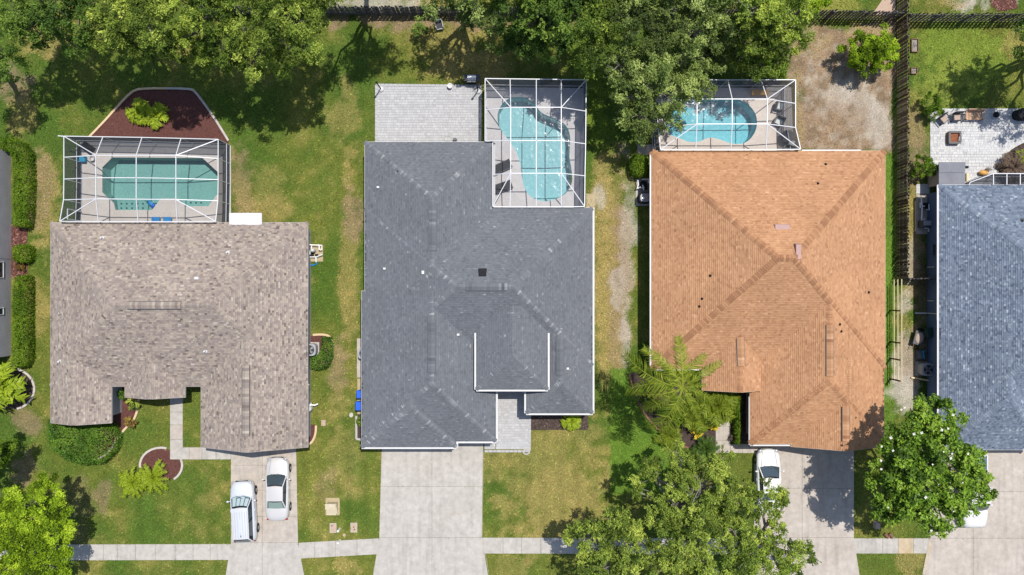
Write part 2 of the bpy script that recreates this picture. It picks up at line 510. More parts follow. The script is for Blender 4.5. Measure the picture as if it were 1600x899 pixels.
def link(name, data, parent=None):
    o = bpy.data.objects.new(name, data)
    COL.objects.link(o)
    if parent:
        o.parent = parent
    return o


def thing(name, label, cat, loc=(0, 0, 0), rz=0.0, group=None, kind=None):
    o = link(name, None)
    o.location = loc
    o.rotation_euler = (0, 0, rz)
    o.empty_display_size = 0.3
    OFF[o] = Vector(loc) if rz == 0 else Vector((0, 0, 0))
    return tagit(o, label, cat, group, kind)


def part(name, mb, m, parent, smooth=False, label=None, kind=None):
    """a mesh built in world coordinates (or local ones if the thing is turned)"""
    off = OFF.get(parent, Vector((0, 0, 0)))
    o = link(name, mb.mesh(name, m, off, smooth), parent)
    OFF[o] = off
    return tagit(o, label, None, None, kind)


def single(name, mb, m, label, cat, base, smooth=False, group=None, kind=None):
    o = link(name, mb.mesh(name, m, Vector(base), smooth))
    o.location = base
    OFF[o] = Vector(base)
    return tagit(o, label, cat, group, kind)


def structure(name, mb=None, m=None):
    o = link(name, mb.mesh(name, m) if mb else None)
    o['kind'] = 'structure'
    OFF[o] = Vector((0, 0, 0))
    return o


def smoothed(pts, n=6, closed=True):
    out = []
    L = len(pts)
    for i in range(L if closed else L - 1):
        p0, p1, p2, p3 = (pts[(i - 1) % L], pts[i], pts[(i + 1) % L], pts[(i + 2) % L]) if closed else \
            (pts[max(i - 1, 0)], pts[i], pts[i + 1], pts[min(i + 2, L - 1)])
        for k in range(n):
            u = k / n
            q = []
            for a, b, c, d in zip(p0, p1, p2, p3):
                q.append(0.5 * (2 * b + (c - a) * u + (2 * a - 5 * b + 4 * c - d) * u * u + (3 * b - a - 3 * c + d) * u ** 3))
            out.append(tuple(q))
    if not closed:
        out.append(tuple(pts[-1]))
    return out


def clip(poly, f):
    """Sutherland-Hodgman: keep the side where the linear function f is >= 0"""
    out = []
    for i in range(len(poly)):
        a, b = poly[i], poly[(i + 1) % len(poly)]
        fa, fb = f(a), f(b)
        if fa >= 0:
            out.append(a)
        if (fa >= 0) != (fb >= 0):
            u = fa / (fa - fb)
            out.append((a[0] + (b[0] - a[0]) * u, a[1] + (b[1] - a[1]) * u))
    return out


def in_poly(p, poly):
    c = False
    j = len(poly) - 1
    for i in range(len(poly)):
        if (poly[i][1] > p[1]) != (poly[j][1] > p[1]) and \
                p[0] < (poly[j][0] - poly[i][0]) * (p[1] - poly[i][1]) / (poly[j][1] - poly[i][1]) + poly[i][0]:
            c = not c
        j = i
    return c


# ------------------------------------------------------------------ ground
def vnoise(x, y, scale, seed):
    r = np.random.default_rng(seed).random((256, 256))
    x, y = x * scale + 1000.3, y * scale + 1000.7
    xi, yi = np.floor(x).astype(int), np.floor(y).astype(int)
    fx, fy = x - xi, y - yi
    fx, fy = fx * fx * (3 - 2 * fx), fy * fy * (3 - 2 * fy)
    g = lambda a, b: r[a % 256, b % 256]
    return (g(xi, yi) * (1 - fx) + g(xi + 1, yi) * fx) * (1 - fy) + (g(xi, yi + 1) * (1 - fx) + g(xi + 1, yi + 1) * fx) * fy


def fbm(x, y, scale, seed, octaves=4):
    v, a, s = 0, 0.5, 0
    for k in range(octaves):
        v = v + a * vnoise(x, y, scale * 2 ** k, seed + k)
        s += a
        a *= 0.55
    return v / s


POOL_HOLES = [(158, 344, 243, 331), (773, 896, 149, 318), (1034, 1185, 150, 228)]


def build_ground():
    step = 0.2
    xs = np.concatenate([[-900, -300, -120, -70, -50], np.arange(-43, 43.01, step), [50, 70, 120, 300, 900]])
    ys = np.concatenate([[-900, -300, -120, -70, -40], np.arange(-26, 26.01, step), [40, 70, 120, 300, 900]])
    X, Y = np.meshgrid(xs, ys)
    nx, ny = len(xs), len(ys)
    px, py = X * S + 800, 449.5 - Y * S
    n1, n2, n3 = fbm(X, Y, 0.13, 1), fbm(X, Y, 0.5, 11), fbm(X, Y, 1.8, 21, 3)
    wob = (fbm(X, Y, 0.6, 31) - 0.5)
    lush, mid, dry = np.array((0.070, 0.120, 0.017)), np.array((0.140, 0.156, 0.028)), np.array((0.30, 0.235, 0.08))
    sand, dirt, bright = np.array((0.43, 0.385, 0.32)), np.array((0.25, 0.175, 0.11)), np.array((0.10, 0.18, 0.020))
    C = np.empty(X.shape + (3,))
    f = np.clip((n1 * 0.6 + n2 * 0.4 - 0.38) * 4.2, 0, 1)[..., None]
    C[:] = lush * (1 - f) + mid * f
    d = np.clip((n2 * 0.55 + n3 * 0.45 - 0.55) * 5, 0, 1)[..., None] * 0.45
    C = C * (1 - d) + dry * d

    def blob(cx, cy, rx, ry, col, s, rag=1.0):
        nonlocal C
        q = ((px - cx) / rx) ** 2 + ((py - cy) / ry) ** 2
        w = np.clip((1.25 - q + wob * 2.6 * rag + (n3 - 0.5) * 2.2 * rag) * 1.3, 0, 1)[..., None] * s
        C = C * (1 - w) + col * w

    # brown dry areas of the lawns
    for a in [(848, 740, 100, 110, dry, 0.45), (880, 790, 70, 60, dry, 0.35), (700, 60, 70, 40, dry, 0.6), (640, 95, 60, 35, mid, 0.7),
              (745, 100, 70, 35, dry, 0.75), (545, 430, 14, 150, dry, 0.55), (530, 575, 18, 45, dirt, 0.5), (552, 330, 18, 38, dirt, 0.55),
              (380, 285, 22, 60, dirt, 0.5), (430, 330, 30, 25, dry, 0.45), (540, 180, 25, 60, dry, 0.45), (400, 300, 50, 40, dry, 0.3),
              (70, 330, 26, 90, dry, 0.7), (62, 300, 20, 60, dirt, 0.5), (60, 480, 18, 50, dry, 0.5), (40, 655, 26, 22, dirt, 0.6),
              (20, 130, 30, 30, dirt, 0.7), (75, 65, 30, 25, dry, 0.7), (35, 180, 25, 40, dry, 0.6), (160, 770, 12, 30, dirt, 0.5),
              (120, 800, 30, 50, dirt, 0.3), (40, 730, 25, 25, dirt, 0.6), (510, 760, 20, 30, dirt, 0.35), (540, 700, 30, 60, dry, 0.3),
              (530, 640, 25, 40, dry, 0.45), (680, 30, 180, 16, dirt, 0.8), (600, 5, 90, 10, sand, 0.7), (690, 8, 40, 10, dry, 0.7),
              (545, 885, 22, 15, dry, 0.6), (800, 885, 30, 20, dry, 0.3), (330, 780, 20, 20, dry, 0.3)]:
        blob(*a)
    # bare strip between the grey and the terracotta house
    for a in [(957, 430, 32, 175, dry, 0.9, 0.5), (945, 350, 22, 100, dry, 0.7, 0.6), (968, 430, 18, 150, dirt, 0.5, 0.9), (978, 400, 12, 130, sand, 0.5), (985, 330, 14, 60, sand, 0.45),
              (966, 445, 11, 40, sand, 0.7), (978, 520, 8, 50, sand, 0.6), (972, 380, 14, 120, dirt, 0.45), (938, 310, 10, 20, sand, 0.6)]:
        blob(*a)
    # mower lines on the front lawns
    for x0, x1, y0, y1, k in ((756, 952, 660, 842, 26), (468, 592, 700, 842, 24), (150, 358, 735, 845, 28)):
        w = ((px > x0) & (px < x1) & (py > y0) & (py < y1)).astype(float) * 0.07 * np.sin(px * 2 * np.pi / k + 3 * wob)
        C = C * (1 + w[..., None])
    # laid green turf beside the palm bed
    w = ((px > 954) & (px < 1050) & (py > 575) & (py < 770)).astype(float)[..., None] * 0.9
    C = C * (1 - w) + bright * w
    blob(930, 120, 40, 90, np.array((0.13, 0.19, 0.02)), 0.6)
    # sandy back yard behind the terracotta house
    box = np.clip(np.minimum(np.minimum((px - 1222) / 16, (1398 - px) / 6), np.minimum((py - 36) / 9, (240 - py) / 8)) + wob * 5, 0, 1)[..., None]
    spk = np.clip((fbm(X, Y, 2.6, 51, 2) - 0.52) * 6, 0, 1)[..., None]
    yard = np.array((0.275, 0.19, 0.122)) * (0.7 + 0.6 * n3[..., None]) * (1 - spk * 0.4) + sand * spk * 0.4
    C = C * (1 - box * 0.95) + yard * box * 0.95
    for a in [(1290, 150, 45, 32, sand, 0.4), (1345, 160, 38, 32, sand, 0.55), (1372, 195, 20, 40, sand, 0.7), (1320, 135, 36, 16, sand, 0.4), (1320, 185, 40, 25, dirt, 0.5),
              (1265, 60, 35, 25, dry, 0.35), (1245, 150, 10, 80, dry, 0.4), (1350, 50, 40, 10, dry, 0.4)]:
        blob(*a)
    # strip along the boundary fence
    w = np.clip((px - 1380) / 3, 0, 1) * np.clip((1398 - px) / 3, 0, 1) * np.clip((py - 235) / 10, 0, 1) * np.clip((700 - py) / 30, 0, 1)
    w = (w * np.clip(0.75 + wob * 2, 0, 1))[..., None]
    C = C * (1 - w) + np.array((0.12, 0.21, 0.025)) * w
    for a in [(1430, 200, 18, 40, dry, 0.6), (1432, 250, 16, 30, dirt, 0.5), (1425, 380, 16, 90, dry, 0.7), (1424, 415, 14, 35, sand, 0.5), (1432, 235, 16, 60, dirt, 0.45),
              (1415, 490, 18, 45, dry, 0.4), (1415, 475, 14, 20, sand, 0.6), (1420, 560, 22, 50, sand, 0.7), (1412, 610, 22, 30, sand, 0.8),
              (1430, 545, 25, 40, dirt, 0.5), (1440, 470, 16, 100, dirt, 0.55), (1500, 90, 70, 70, np.array((0.16, 0.22, 0.03)), 0.8),
              (1480, 130, 50, 40, np.array((0.22, 0.25, 0.045)), 0.5), (1530, 6, 50, 12, sand, 0.9), (1480, 5, 40, 10, dry, 0.6), (1590, 70, 20, 20, dry, 0.5),
              (1320, 8, 50, 12, np.array((0.24, 0.24, 0.05)), 0.7), (1425, 880, 20, 25, dry, 0.6), (1080, 95, 25, 20, dirt, 0.8)]:
        blob(*a)
    C = C * (0.86 + 0.28 * n3[..., None])
    far = (np.abs(X) > 43.1) | (np.abs(Y) > 26.1)
    C[far] = (0.115, 0.15, 0.022)
    V = np.stack([X, Y, np.zeros_like(X)], -1).reshape(-1, 3)
    idx = np.arange(nx * ny).reshape(ny, nx)
    Q = np.stack([idx[:-1, :-1], idx[:-1, 1:], idx[1:, 1:], idx[1:, :-1]], -1).reshape(-1, 4)
    qx, qy = px.reshape(-1)[Q], py.reshape(-1)[Q]
    keep = np.ones(len(Q), bool)
    for x0, x1, y0, y1 in POOL_HOLES:
        keep &= ~((qx > x0).all(1) & (qx < x1).all(1) & (qy > y0).all(1) & (qy < y1).all(1))
    Q = Q[keep]
    me = bpy.data.meshes.new('ground')
    me.from_pydata(V.tolist(), [], Q.tolist())
    a = me.attributes.new('turf', 'FLOAT_COLOR', 'POINT')
    a.data.foreach_set('color', np.concatenate([C.reshape(-1, 3), np.ones((nx * ny, 1))], 1).astype(np.float32).reshape(-1))
    m, nt, b = nodes_of('turf_and_soil')
    at = N(nt, 'ShaderNodeAttribute')
    at.attribute_name = 'turf'
    b.inputs['Roughness'].default_value = 0.95
    b.inputs['Specular IOR Level'].default_value = 0.15
    c = at.outputs['Color']
    for sc, lo, hi, dt in ((2.6, 0.84, 1.16, 5), (9.0, 0.60, 1.40, 4)):
        g = remap(nt, pos_noise(nt, sc, dt, 0.75), 0.3, 0.7, lo, hi)
        cc = N(nt, 'ShaderNodeCombineColor')
        for i in range(3):
            nt.links.new(g, cc.inputs[i])
        c = mixc(nt, 1.0, c, cc.outputs[0], 'MULTIPLY')
    nt.links.new(c, b.inputs['Base Color'])
    bn = N(nt, 'ShaderNodeBump')
    bn.inputs['Strength'].default_value = 0.7
    bn.inputs['Distance'].default_value = 0.12
    nt.links.new(pos_noise(nt, 8.0, 4, 0.8), bn.inputs['Height'])
    nt.links.new(bn.outputs[0], b.inputs['Normal'])
    me.materials.append(m)
    o = link('ground', me)
    o['kind'] = 'structure'
    return xs, ys, C


TURF = build_ground()


# ------------------------------------------------------------------ paving
PAVED = []


def slab_set(name, polys, z1, m, joint=0.009, mats=None):
    root = structure(name)
    for i, poly in enumerate(polys):
        PAVED.append(poly)
        w = [P(*p) for p in poly]
        cx, cy = sum(p.x for p in w) / len(w), sum(p.y for p in w) / len(w)
        q = []
        for p in w:
            d = Vector((cx - p.x, cy - p.y))
            q.append((p.x + joint * (1 if d.x > 0 else -1), p.y + joint * (1 if d.y > 0 else -1)))
        mb = MB().prism(q, -0.06, z1 + 0.0015 * (i % 3))
        part('slab', mb, (mats or {}).get(i, m), root)
    return root


def grid_quads(xl, xr, ys):
    """quads between column edges; xl.. are functions of py"""
    out = []
    for y0, y1 in zip(ys[:-1], ys[1:]):
        for a, b in zip(xl, xr):
            out.append([(a(y0), y0), (b(y0), y0), (b(y1), y1), (a(y1), y1)])
    return out


lin = lambda x0, y0, x1, y1: (lambda y: x0 + (x1 - x0) * (y - y0) / (y1 - y0))
# driveway of the taupe house
slab_set('driveway', grid_quads([lambda y: 361, lambda y: 410], [lambda y: 410, lin(463, 700, 466, 848)], [690, 727, 766, 807, 848]) +
         [[(361, 848), (410, 848), (410, 960), (343, 960)], [(410, 848), (466, 848), (487, 960), (410, 960)]], 0.05, M['concrete_warm'], mats={8: M['concrete'], 9: M['concrete']})
# wide driveway of the grey house
slab_set('driveway', grid_quads([lin(597, 690, 593, 840), lambda y: 675], [lambda y: 675, lin(755, 690, 753, 840)], [680, 760, 840]) +
         [[(593, 840), (675, 840), (675, 960), (573, 960)], [(675, 840), (753, 840), (773, 960), (675, 960)]], 0.05, M['concrete'])
crk = structure('driveway_crack')
part('crack_line', MB().tube([P(x, y) + Vector((0, 0, 0.049)) for x, y in ((704, 806), (712, 802), (719, 803), (727, 799), (733, 798), (740, 793))], 0.012, 4), M['meter_lid'], crk)
# driveway of the terracotta house
slab_set('driveway', grid_quads([lambda y: 1178, lambda y: 1253], [lambda y: 1253, lambda y: 1334], [685, 763, 840]) +
         [[(1178, 840), (1253, 840), (1253, 960), (1168, 960)], [(1253, 840), (1334, 840), (1352, 960), (1253, 960)]], 0.05, M['concrete_warm'])
# driveway of the blue-grey house
slab_set('driveway', grid_quads([lambda y: 1452, lambda y: 1520, lambda y: 1600], [lambda y: 1520, lambda y: 1600, lambda y: 1680], [690, 768, 841]) +
         [[(1452, 841), (1520, 841), (1520, 960), (1433, 960)], [(1520, 841), (1600, 841), (1600, 960), (1520, 960)], [(1600, 841), (1680, 841), (1680, 960), (1600, 960)]], 0.05, M['concrete_warm'])


def sidewalk(x0, x1, yt0, yt1, w, cuts, mats=None):
    xs = [x0] + cuts + [x1]
    yt = lambda x: yt0 + (yt1 - yt0) * (x - x0) / (x1 - x0)
    slab_set('pavement', [[(a, yt(a)), (b, yt(b)), (b, yt(b) + w), (a, yt(a) + w)] for a, b in zip(xs[:-1], xs[1:])], 0.045, M['concrete'], 0.01, mats)


sidewalk(-40, 361, 851, 850, 25, [-10, 20, 50, 80, 110, 140, 162, 184, 212, 243, 274, 302, 329])
sidewalk(467, 592, 848, 841, 25, [492, 524, 558])
sidewalk(753, 1178, 840, 841, 25, [786, 815, 845, 875, 905, 935, 965, 995, 1025, 1055, 1085, 1115, 1145])
sidewalk(1334, 1451, 841, 841, 24, [1379, 1403, 1427], {2: M['concrete_stain']})
# garden walk of the taupe house, with the mitred corner
slab_set('garden_walk', [[(266, 600), (286, 600), (286, 644), (266, 644)], [(266, 644), (286, 644), (286, 664), (266, 664)], [(266, 664), (286, 664), (286, 687), (266, 687)],
                         [(266, 687), (286, 687), (286, 699), (266, 718)], [(286, 699), (296, 699), (296, 718), (266, 718)],
                         [(296, 699), (316, 699), (316, 718), (296, 718)], [(316, 699), (338, 699), (338, 718), (316, 718)], [(338, 699), (361, 699), (361, 718), (338, 718)]],
         0.05, M['concrete'], 0.01, {5: M['concrete_warm'], 2: M['concrete_warm']})
# front walk of the terracotta house
slab_set('front_walk', [[(1118, 640), (1141, 640), (1141, 666), (1118, 666)], [(1118, 666), (1141, 666), (1141, 688), (1118, 688)], [(1118, 688), (1141, 688), (1141, 708), (1118, 708)],
                        [(1141, 694), (1160, 694), (1160, 708), (1141, 708)], [(1160, 694), (1178, 694), (1178, 708), (1160, 708)]], 0.05, M['concrete_warm'], 0.01)
# street beyond the lower edge of the picture
structure('street', MB().box2(-400, 400, -33.0, -25.6, -0.1, 0.012), M['asphalt'])
slab_set('street_kerb', [[(-800 + 200 * i, 958), (-600 + 200 * i, 958), (-600 + 200 * i, 962), (-800 + 200 * i, 962)] for i in range(16)], 0.02, M['concrete'], 0.005)


def rows_fill(mb, poly, z, row, lmin, lmax, gap, rise, along='x', jitter=0.004):
    xs, ys = [p[0] for p in poly], [p[1] for p in poly]
    n = len(poly)
    area = sum(poly[i][0] * poly[(i + 1) % n][1] - poly[(i + 1) % n][0] * poly[i][1] for i in range(n))
    if area < 0:
        poly = poly[::-1]
    y = min(ys)
    while y < max(ys):
        x = min(xs) - random.random() * lmax
        while x < max(xs):
            L = random.uniform(lmin, lmax)
            q = [(x + gap, y + gap), (x + L - gap, y + gap), (x + L - gap, y + row - gap), (x + gap, y + row - gap)]
            for i in range(n):
                a, b = poly[i], poly[(i + 1) % n]
                q = clip(q, lambda p: (b[0] - a[0]) * (p[1] - a[1]) - (b[1] - a[1]) * (p[0] - a[0]))
                if len(q) < 3:
                    break
            if len(q) >= 3:
                mb.prism(q, z, z + rise + random.uniform(-jitter, jitter), min(max(random.gauss(0.5, 0.25), 0), 1))
            x += L
        y += row


def paver_patio(name, polys, m, z=0.03, border=None):
    root = structure(name)
    bed, pv = MB(), MB()
    for poly in polys:
        PAVED.append(poly)
        w = [tuple(P(*p)[:2]) for p in poly]
        bed.prism(w, -0.05, z)
        rows_fill(pv, w, z - 0.01, 0.2, 0.16, 0.34, 0.006, 0.04)
    part('joint_sand', bed, M['paver_bed'], root)
    part('pavers', pv, m, root, kind='stuff')
    if border:
        mb = MB()
        for a, b in border:
            a, b = P(*a), P(*b)
            n = max(1, int((b - a).length / 0.32))
            for i in range(n):
                u, v = a.lerp(b, (i + 0.03) / n), a.lerp(b, (i + 0.97) / n)
                u.z = v.z = z + 0.015
                mb.bar(u, v, 0.17, 0.08, random.gauss(0.35, 0.15))
        part('border_pavers', mb, m, root, kind='stuff')
    return root


paver_patio('paver_patio', [[(588, 133), (753, 135), (752, 232), (588, 232)]], M['paver_grey'],
            border=[((588, 133), (753, 135)), ((588, 133), (588, 225))])
paver_patio('paver_walk', [[(775, 600), (828, 600), (827, 702), (775, 702)], [(757, 689), (774, 689), (774, 702), (757, 702)]], M['paver_grey'],
            border=[((828.5, 600), (827.5, 704)), ((757, 705), (828, 705))])
patio4 = []
arc = smoothed([(1558, 292), (1559, 270), (1566, 250), (1580, 234), (1602, 222)], 4, False)
patio4.append([(1453, 170), (1640, 170), (1640, 222), (1453, 222)])
for (xa, ya), (xb, yb) in zip(arc[:-1], arc[1:]):
    patio4.append([(1453, yb), (xb, yb), (xa, ya), (1453, ya)])
paver_patio('paver_patio', patio4, M['paver_white'])
paver_patio('paver_pad', [[(1431, 288), (1452, 288), (1452, 303), (1431, 303)]], M['paver_white'])

M['soil_stain'] = tint_mat('dry_soil_film', [(0, (0.40, 0.33, 0.24)), (1, (0.47, 0.41, 0.33))], 0.95, 8, 0.1)


def edge_soil(name, pts, w):
    """thin uneven film of dry soil washed over a slab edge"""
    mb = MB()
    P2 = [P(*p, 0.056) for p in pts]
    for a, b in zip(P2[:-1], P2[1:]):
        n = max(2, int((b - a).length / 0.25))
        d = (b - a).normalized()
        k = Vector((0, 0, 1)).cross(d)
        ws = [max(0.02, w * random.uniform(0.25, 1.2)) for _ in range(n + 1)]
        for i in range(n):
            p, q = a.lerp(b, i / n), a.lerp(b, (i + 1) / n)
            mb.add([p, q, q + k * ws[i + 1], p + k * ws[i]], [(0, 1, 2, 3)], random.random())
    o = structure(name)
    part('soil_film', mb, M['soil_stain'], o, kind='stuff')


edge_soil('driveway_dust', [(583.5, 897), (593, 841), (596.5, 704)][::1], -0.35)
edge_soil('driveway_dust', [(755, 704), (753.5, 838)], -0.22)
edge_soil('driveway_dust', [(754, 842), (764, 898)], -0.4)
edge_soil('driveway_dust', [(361, 722), (361, 846)], 0.2)
edge_soil('driveway_dust', [(1452, 842), (1441, 898)], 0.35)
# ------------------------------------------------------------------ roofs and houses
DIRS = {'W': (1, 0), 'E': (-1, 0), 'S': (0, 1), 'N': (0, -1)}


class Block:
    """one hip or gable roof body over a rectangle; pitch None marks a gable end"""

    def __init__(self, x0, y0, x1, y1, ze=2.6, W=0.5, E=0.5, N=0.5, S=0.5, ov=0.4, wall=True, z0=None):
        a, b = P(x0, y0, ze), P(x1, y1, ze)
        self.x0, self.x1, self.y0, self.y1, self.ze = a.x, b.x, b.y, a.y, ze
        self.p = {k: v for k, v in (('W', W), ('E', E), ('N', N), ('S', S)) if v}
        self.ov, self.wall = ov, wall
        self.gut = ''

    def d(self, s, p):
        return {'W': p[0] - self.x0, 'E': self.x1 - p[0], 'S': p[1] - self.y0, 'N': self.y1 - p[1]}[s]

    def inside(self, p, e=0.0):
        return self.x0 - e <= p[0] <= self.x1 + e and self.y0 - e <= p[1] <= self.y1 + e

    def h(self, p):
        if not self.inside(p):
            return -1e9
        return self.ze + min(k * self.d(s, p) for s, k in self.p.items())

    def poly(self, s):
        q = [(self.x0, self.y0), (self.x1, self.y0), (self.x1, self.y1), (self.x0, self.y1)]
        for o, k in self.p.items():
            if o != s and len(q) > 2:
                q = clip(q, lambda p: k * self.d(o, p) - self.p[s] * self.d(s, p) + 1e-9)
        return q


def roof_h(blocks, p):
    return max(b.h(p) for b in blocks)


def roof_at(blocks, px, py):
    z = 4.0
    for _ in range(12):
        p = P(px, py, z)
        z = roof_h(blocks, p)
        if z < 0:
            return None
    return P(px, py, z)


def build_roof(house, blocks, m, fascia_m, expo=0.145, lmin=0.2, lmax=0.44, gutter=None, spread=0.24, capw=0.18, shadow_band=0.28, capt=0.60, caplift=0.8):
    deck, tabs, caps, fas, gut = MB(), MB(), MB(), MB(), MB()
    for bi, B in enumerate(blocks):
        others = [o for o in blocks if o is not B]
        zb = B.ze - 0.16 - 0.003 * bi
        edges = []
        for s in B.p:
            q = B.poly(s)
            if len(q) < 3:
                continue
            zs = [B.ze + B.p[s] * B.d(s, p) - 0.02 - 0.006 * bi for p in q]
            deck.add([(p[0], p[1], z) for p, z in zip(q, zs)], [list(range(len(q)))])
            for i in range(len(q)):
                a, b = q[i], q[(i + 1) % len(q)]
                za, zz = zs[i], zs[(i + 1) % len(q)]
                for ax, lim in ((0, B.x0), (0, B.x1), (1, B.y0), (1, B.y1)):
                    if abs(a[ax] - lim) < 1e-5 and abs(b[ax] - lim) < 1e-5:
                        deck.add([(a[0], a[1], zb), (b[0], b[1], zb), (b[0], b[1], zz), (a[0], a[1], za)], [(0, 1, 2, 3)])
                        break
                else:
                    edges.append((a, b, za, zz))
        deck.add([(B.x0, B.y0, zb), (B.x0, B.y1, zb), (B.x1, B.y1, zb), (B.x1, B.y0, zb)], [(0, 1, 2, 3)])
        # fascia boards (and white gutters) round the block, gable rakes follow the slope
        g = 0.004 * bi
        for s, (ax, lo, hi, c, sg) in {'W': (1, B.y0, B.y1, B.x0, -1), 'E': (1, B.y0, B.y1, B.x1, 1), 'S': (0, B.x0, B.x1, B.y0, -1), 'N': (0, B.x0, B.x1, B.y1, 1)}.items():
            n = max(2, int((hi - lo) / 0.3))
            for i in range(n):
                u0, u1 = lo + (hi - lo) * i / n, lo + (hi - lo) * (i + 1) / n
                cc = c + sg * 0.012
                pa = (cc, u0) if ax == 1 else (u0, cc)
                pb = (cc, u1) if ax == 1 else (u1, cc)
                pm = ((pa[0] + pb[0]) / 2, (pa[1] + pb[1]) / 2)
                if max(o.h(pm) for o in others) > B.ze + 0.02 if others else False:
                    continue
                ia = (c - sg * 1e-6, u0) if ax == 1 else (u0, c - sg * 1e-6)
                ib = (c - sg * 1e-6, u1) if ax == 1 else (u1, c - sg * 1e-6)
                za, zz = B.h(ia), B.h(ib)
                za = B.ze if za < 0 else za
                zz = B.ze if zz < 0 else zz
                fas.bar((*pa, za - 0.09 - g), (*pb, zz - 0.09 - g), 0.024, 0.17)
                if gutter and (s in gutter or s in B.gut) and s in B.p:
                    k = 0.075
                    ga = (c + sg * k, u0) if ax == 1 else (u0, c + sg * k)
                    gb = (c + sg * k, u1) if ax == 1 else (u1, c + sg * k)
                    gut.bar((*ga, za - 0.05 - g), (*gb, zz - 0.05 - g), 0.12, 0.10)
        # shingle courses
        for s, k in B.p.items():
            q = B.poly(s)
            if len(q) < 3:
                continue
            eh = expo / math.sqrt(1 + k * k)
            dmax = max(B.d(s, p) for p in q)
            ax = 1 if s in 'WE' else 0
            us = [p[ax] for p in q]
            org = {'W': B.x0, 'E': B.x1, 'S': B.y0, 'N': B.y1}[s]
            sg = 1 if s in 'WS' else -1
            half = []
            n = len(q)
            area = sum(q[i][0] * q[(i + 1) % n][1] - q[(i + 1) % n][0] * q[i][1] for i in range(n))
            qq = q if area > 0 else q[::-1]
            for c in range(int(dmax / eh) + 1):
                d0, d1 = c * eh - (0.02 if c == 0 else 0), (c + 1) * eh + 0.01
                u = min(us) - random.random() * lmax
                dw = None
                while u < max(us):
                    L = random.uniform(lmin, lmax)
                    u1 = u + L
                    rect = []
                    for uu, dd in ((u, d0), (u1, d0), (u1, d1), (u, d1)):
                        w = org + sg * dd
                        rect.append((w, uu) if ax == 1 else (uu, w))
                    u = u1
                    pc = ((rect[0][0] + rect[2][0]) / 2, (rect[0][1] + rect[2][1]) / 2)
                    r = rect
                    ar = (r[1][0] - r[0][0]) * (r[2][1] - r[0][1]) - (r[1][1] - r[0][1]) * (r[2][0] - r[0][0])
                    if ar < 0:
                        r = r[::-1]
                    for i in range(n):
                        a, b = qq[i], qq[(i + 1) % n]
                        r = clip(r, lambda p: (b[0] - a[0]) * (p[1] - a[1]) - (b[1] - a[1]) * (p[0] - a[0]) + 0.004)
                        if len(r) < 3:
                            break
                    if len(r) < 3:
                        continue
                    if others and all(max(o.h(p) for o in others) > B.ze + k * B.d(s, p) + 0.03 for p in r):
                        continue
                    if bi and all(max(o.h(p) for o in blocks[:bi]) > B.ze + k * B.d(s, p) - 0.02 for p in r):
                        continue
                    th = random.choice((0.010, 0.016, 0.026))
                    tt = min(max(random.gauss(0.5, spread), 0), 1)
                    top = []
                    for p in r:
                        dd = B.d(s, p)
                        f = 1 - min(max((dd - d0) / (d1 - d0), 0), 1)
                        top.append((p[0], p[1], B.ze + k * dd + 0.002 + th * f))
                    split = d0 + (d1 - d0) * 0.66  # printed shadow band: darker tint stands in for the course's shadow line
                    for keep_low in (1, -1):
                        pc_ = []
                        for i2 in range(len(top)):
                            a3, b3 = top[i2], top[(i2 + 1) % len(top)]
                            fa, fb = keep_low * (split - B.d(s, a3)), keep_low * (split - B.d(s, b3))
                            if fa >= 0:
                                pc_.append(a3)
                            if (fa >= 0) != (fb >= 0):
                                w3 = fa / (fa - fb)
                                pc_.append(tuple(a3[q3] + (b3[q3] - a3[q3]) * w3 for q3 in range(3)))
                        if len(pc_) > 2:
                            tabs.add(pc_, [list(range(len(pc_)))], tt if keep_low == 1 else max(0, tt - shadow_band))
                    low = [p for p in top if abs(B.d(s, p) - d0) < 1e-4]
                    if len(low) == 2:
                        a, b = low
                        tabs.add([a, b, (b[0], b[1], b[2] - th), (a[0], a[1], a[2] - th)], [(0, 1, 2, 3)], tt)
        # hip and ridge caps
        seen = set()
        for a, b, za, zz in edges:
            key = tuple(sorted(((round(a[0], 3), round(a[1], 3)), (round(b[0], 3), round(b[1], 3)))))
            if key in seen:
                continue
            seen.add(key)
            A, C = Vector((*a, za)), Vector((*b, zz))
            if A.z > C.z:
                A, C = C, A
            L = (C - A).length
            if L < 0.2:
                continue
            d = (C - A).normalized()
            sd_ = d.cross(Vector((0, 0, 1))).normalized()
            nn = int(L / 0.17)
            for i in range(nn):
                p0, p1 = A + d * (i * L / nn), A + d * ((i + 1.08) * L / nn)
                if others and max(o.h(p0) for o in others) > p0.z + 0.05:
                    continue
                drop = capw * (0.5 if abs(d.z) < 0.05 else 0.34)
                lift0, lift1 = Vector((0, 0, 0.035 + 0.04 * caplift)), Vector((0, 0, 0.035))
                vs = [p0 - sd_ * capw - Vector((0, 0, drop)) + lift0, p0 + lift0, p0 + sd_ * capw - Vector((0, 0, drop)) + lift0,
                      p1 - sd_ * capw - Vector((0, 0, drop)) + lift1, p1 + lift1, p1 + sd_ * capw - Vector((0, 0, drop)) + lift1]
                vs += [v - Vector((0, 0, 0.03)) for v in vs[:3]]
                caps.add(vs, [(0, 1, 4, 3), (1, 2, 5, 4), (6, 7, 1, 0), (7, 8, 2, 1)], min(max(random.gauss(capt, spread * (0.3 + 0.9 * caplift)), 0), 1))
    roof = part('roof', deck, m, house)
    part('shingles', tabs, m, roof, kind='stuff')
    part('ridge_caps', caps, m, roof, kind='stuff')
    part('fascia', fas, fascia_m, roof)
    if gut.v:
        part('gutter', gut, M['white'], roof)
    return roof


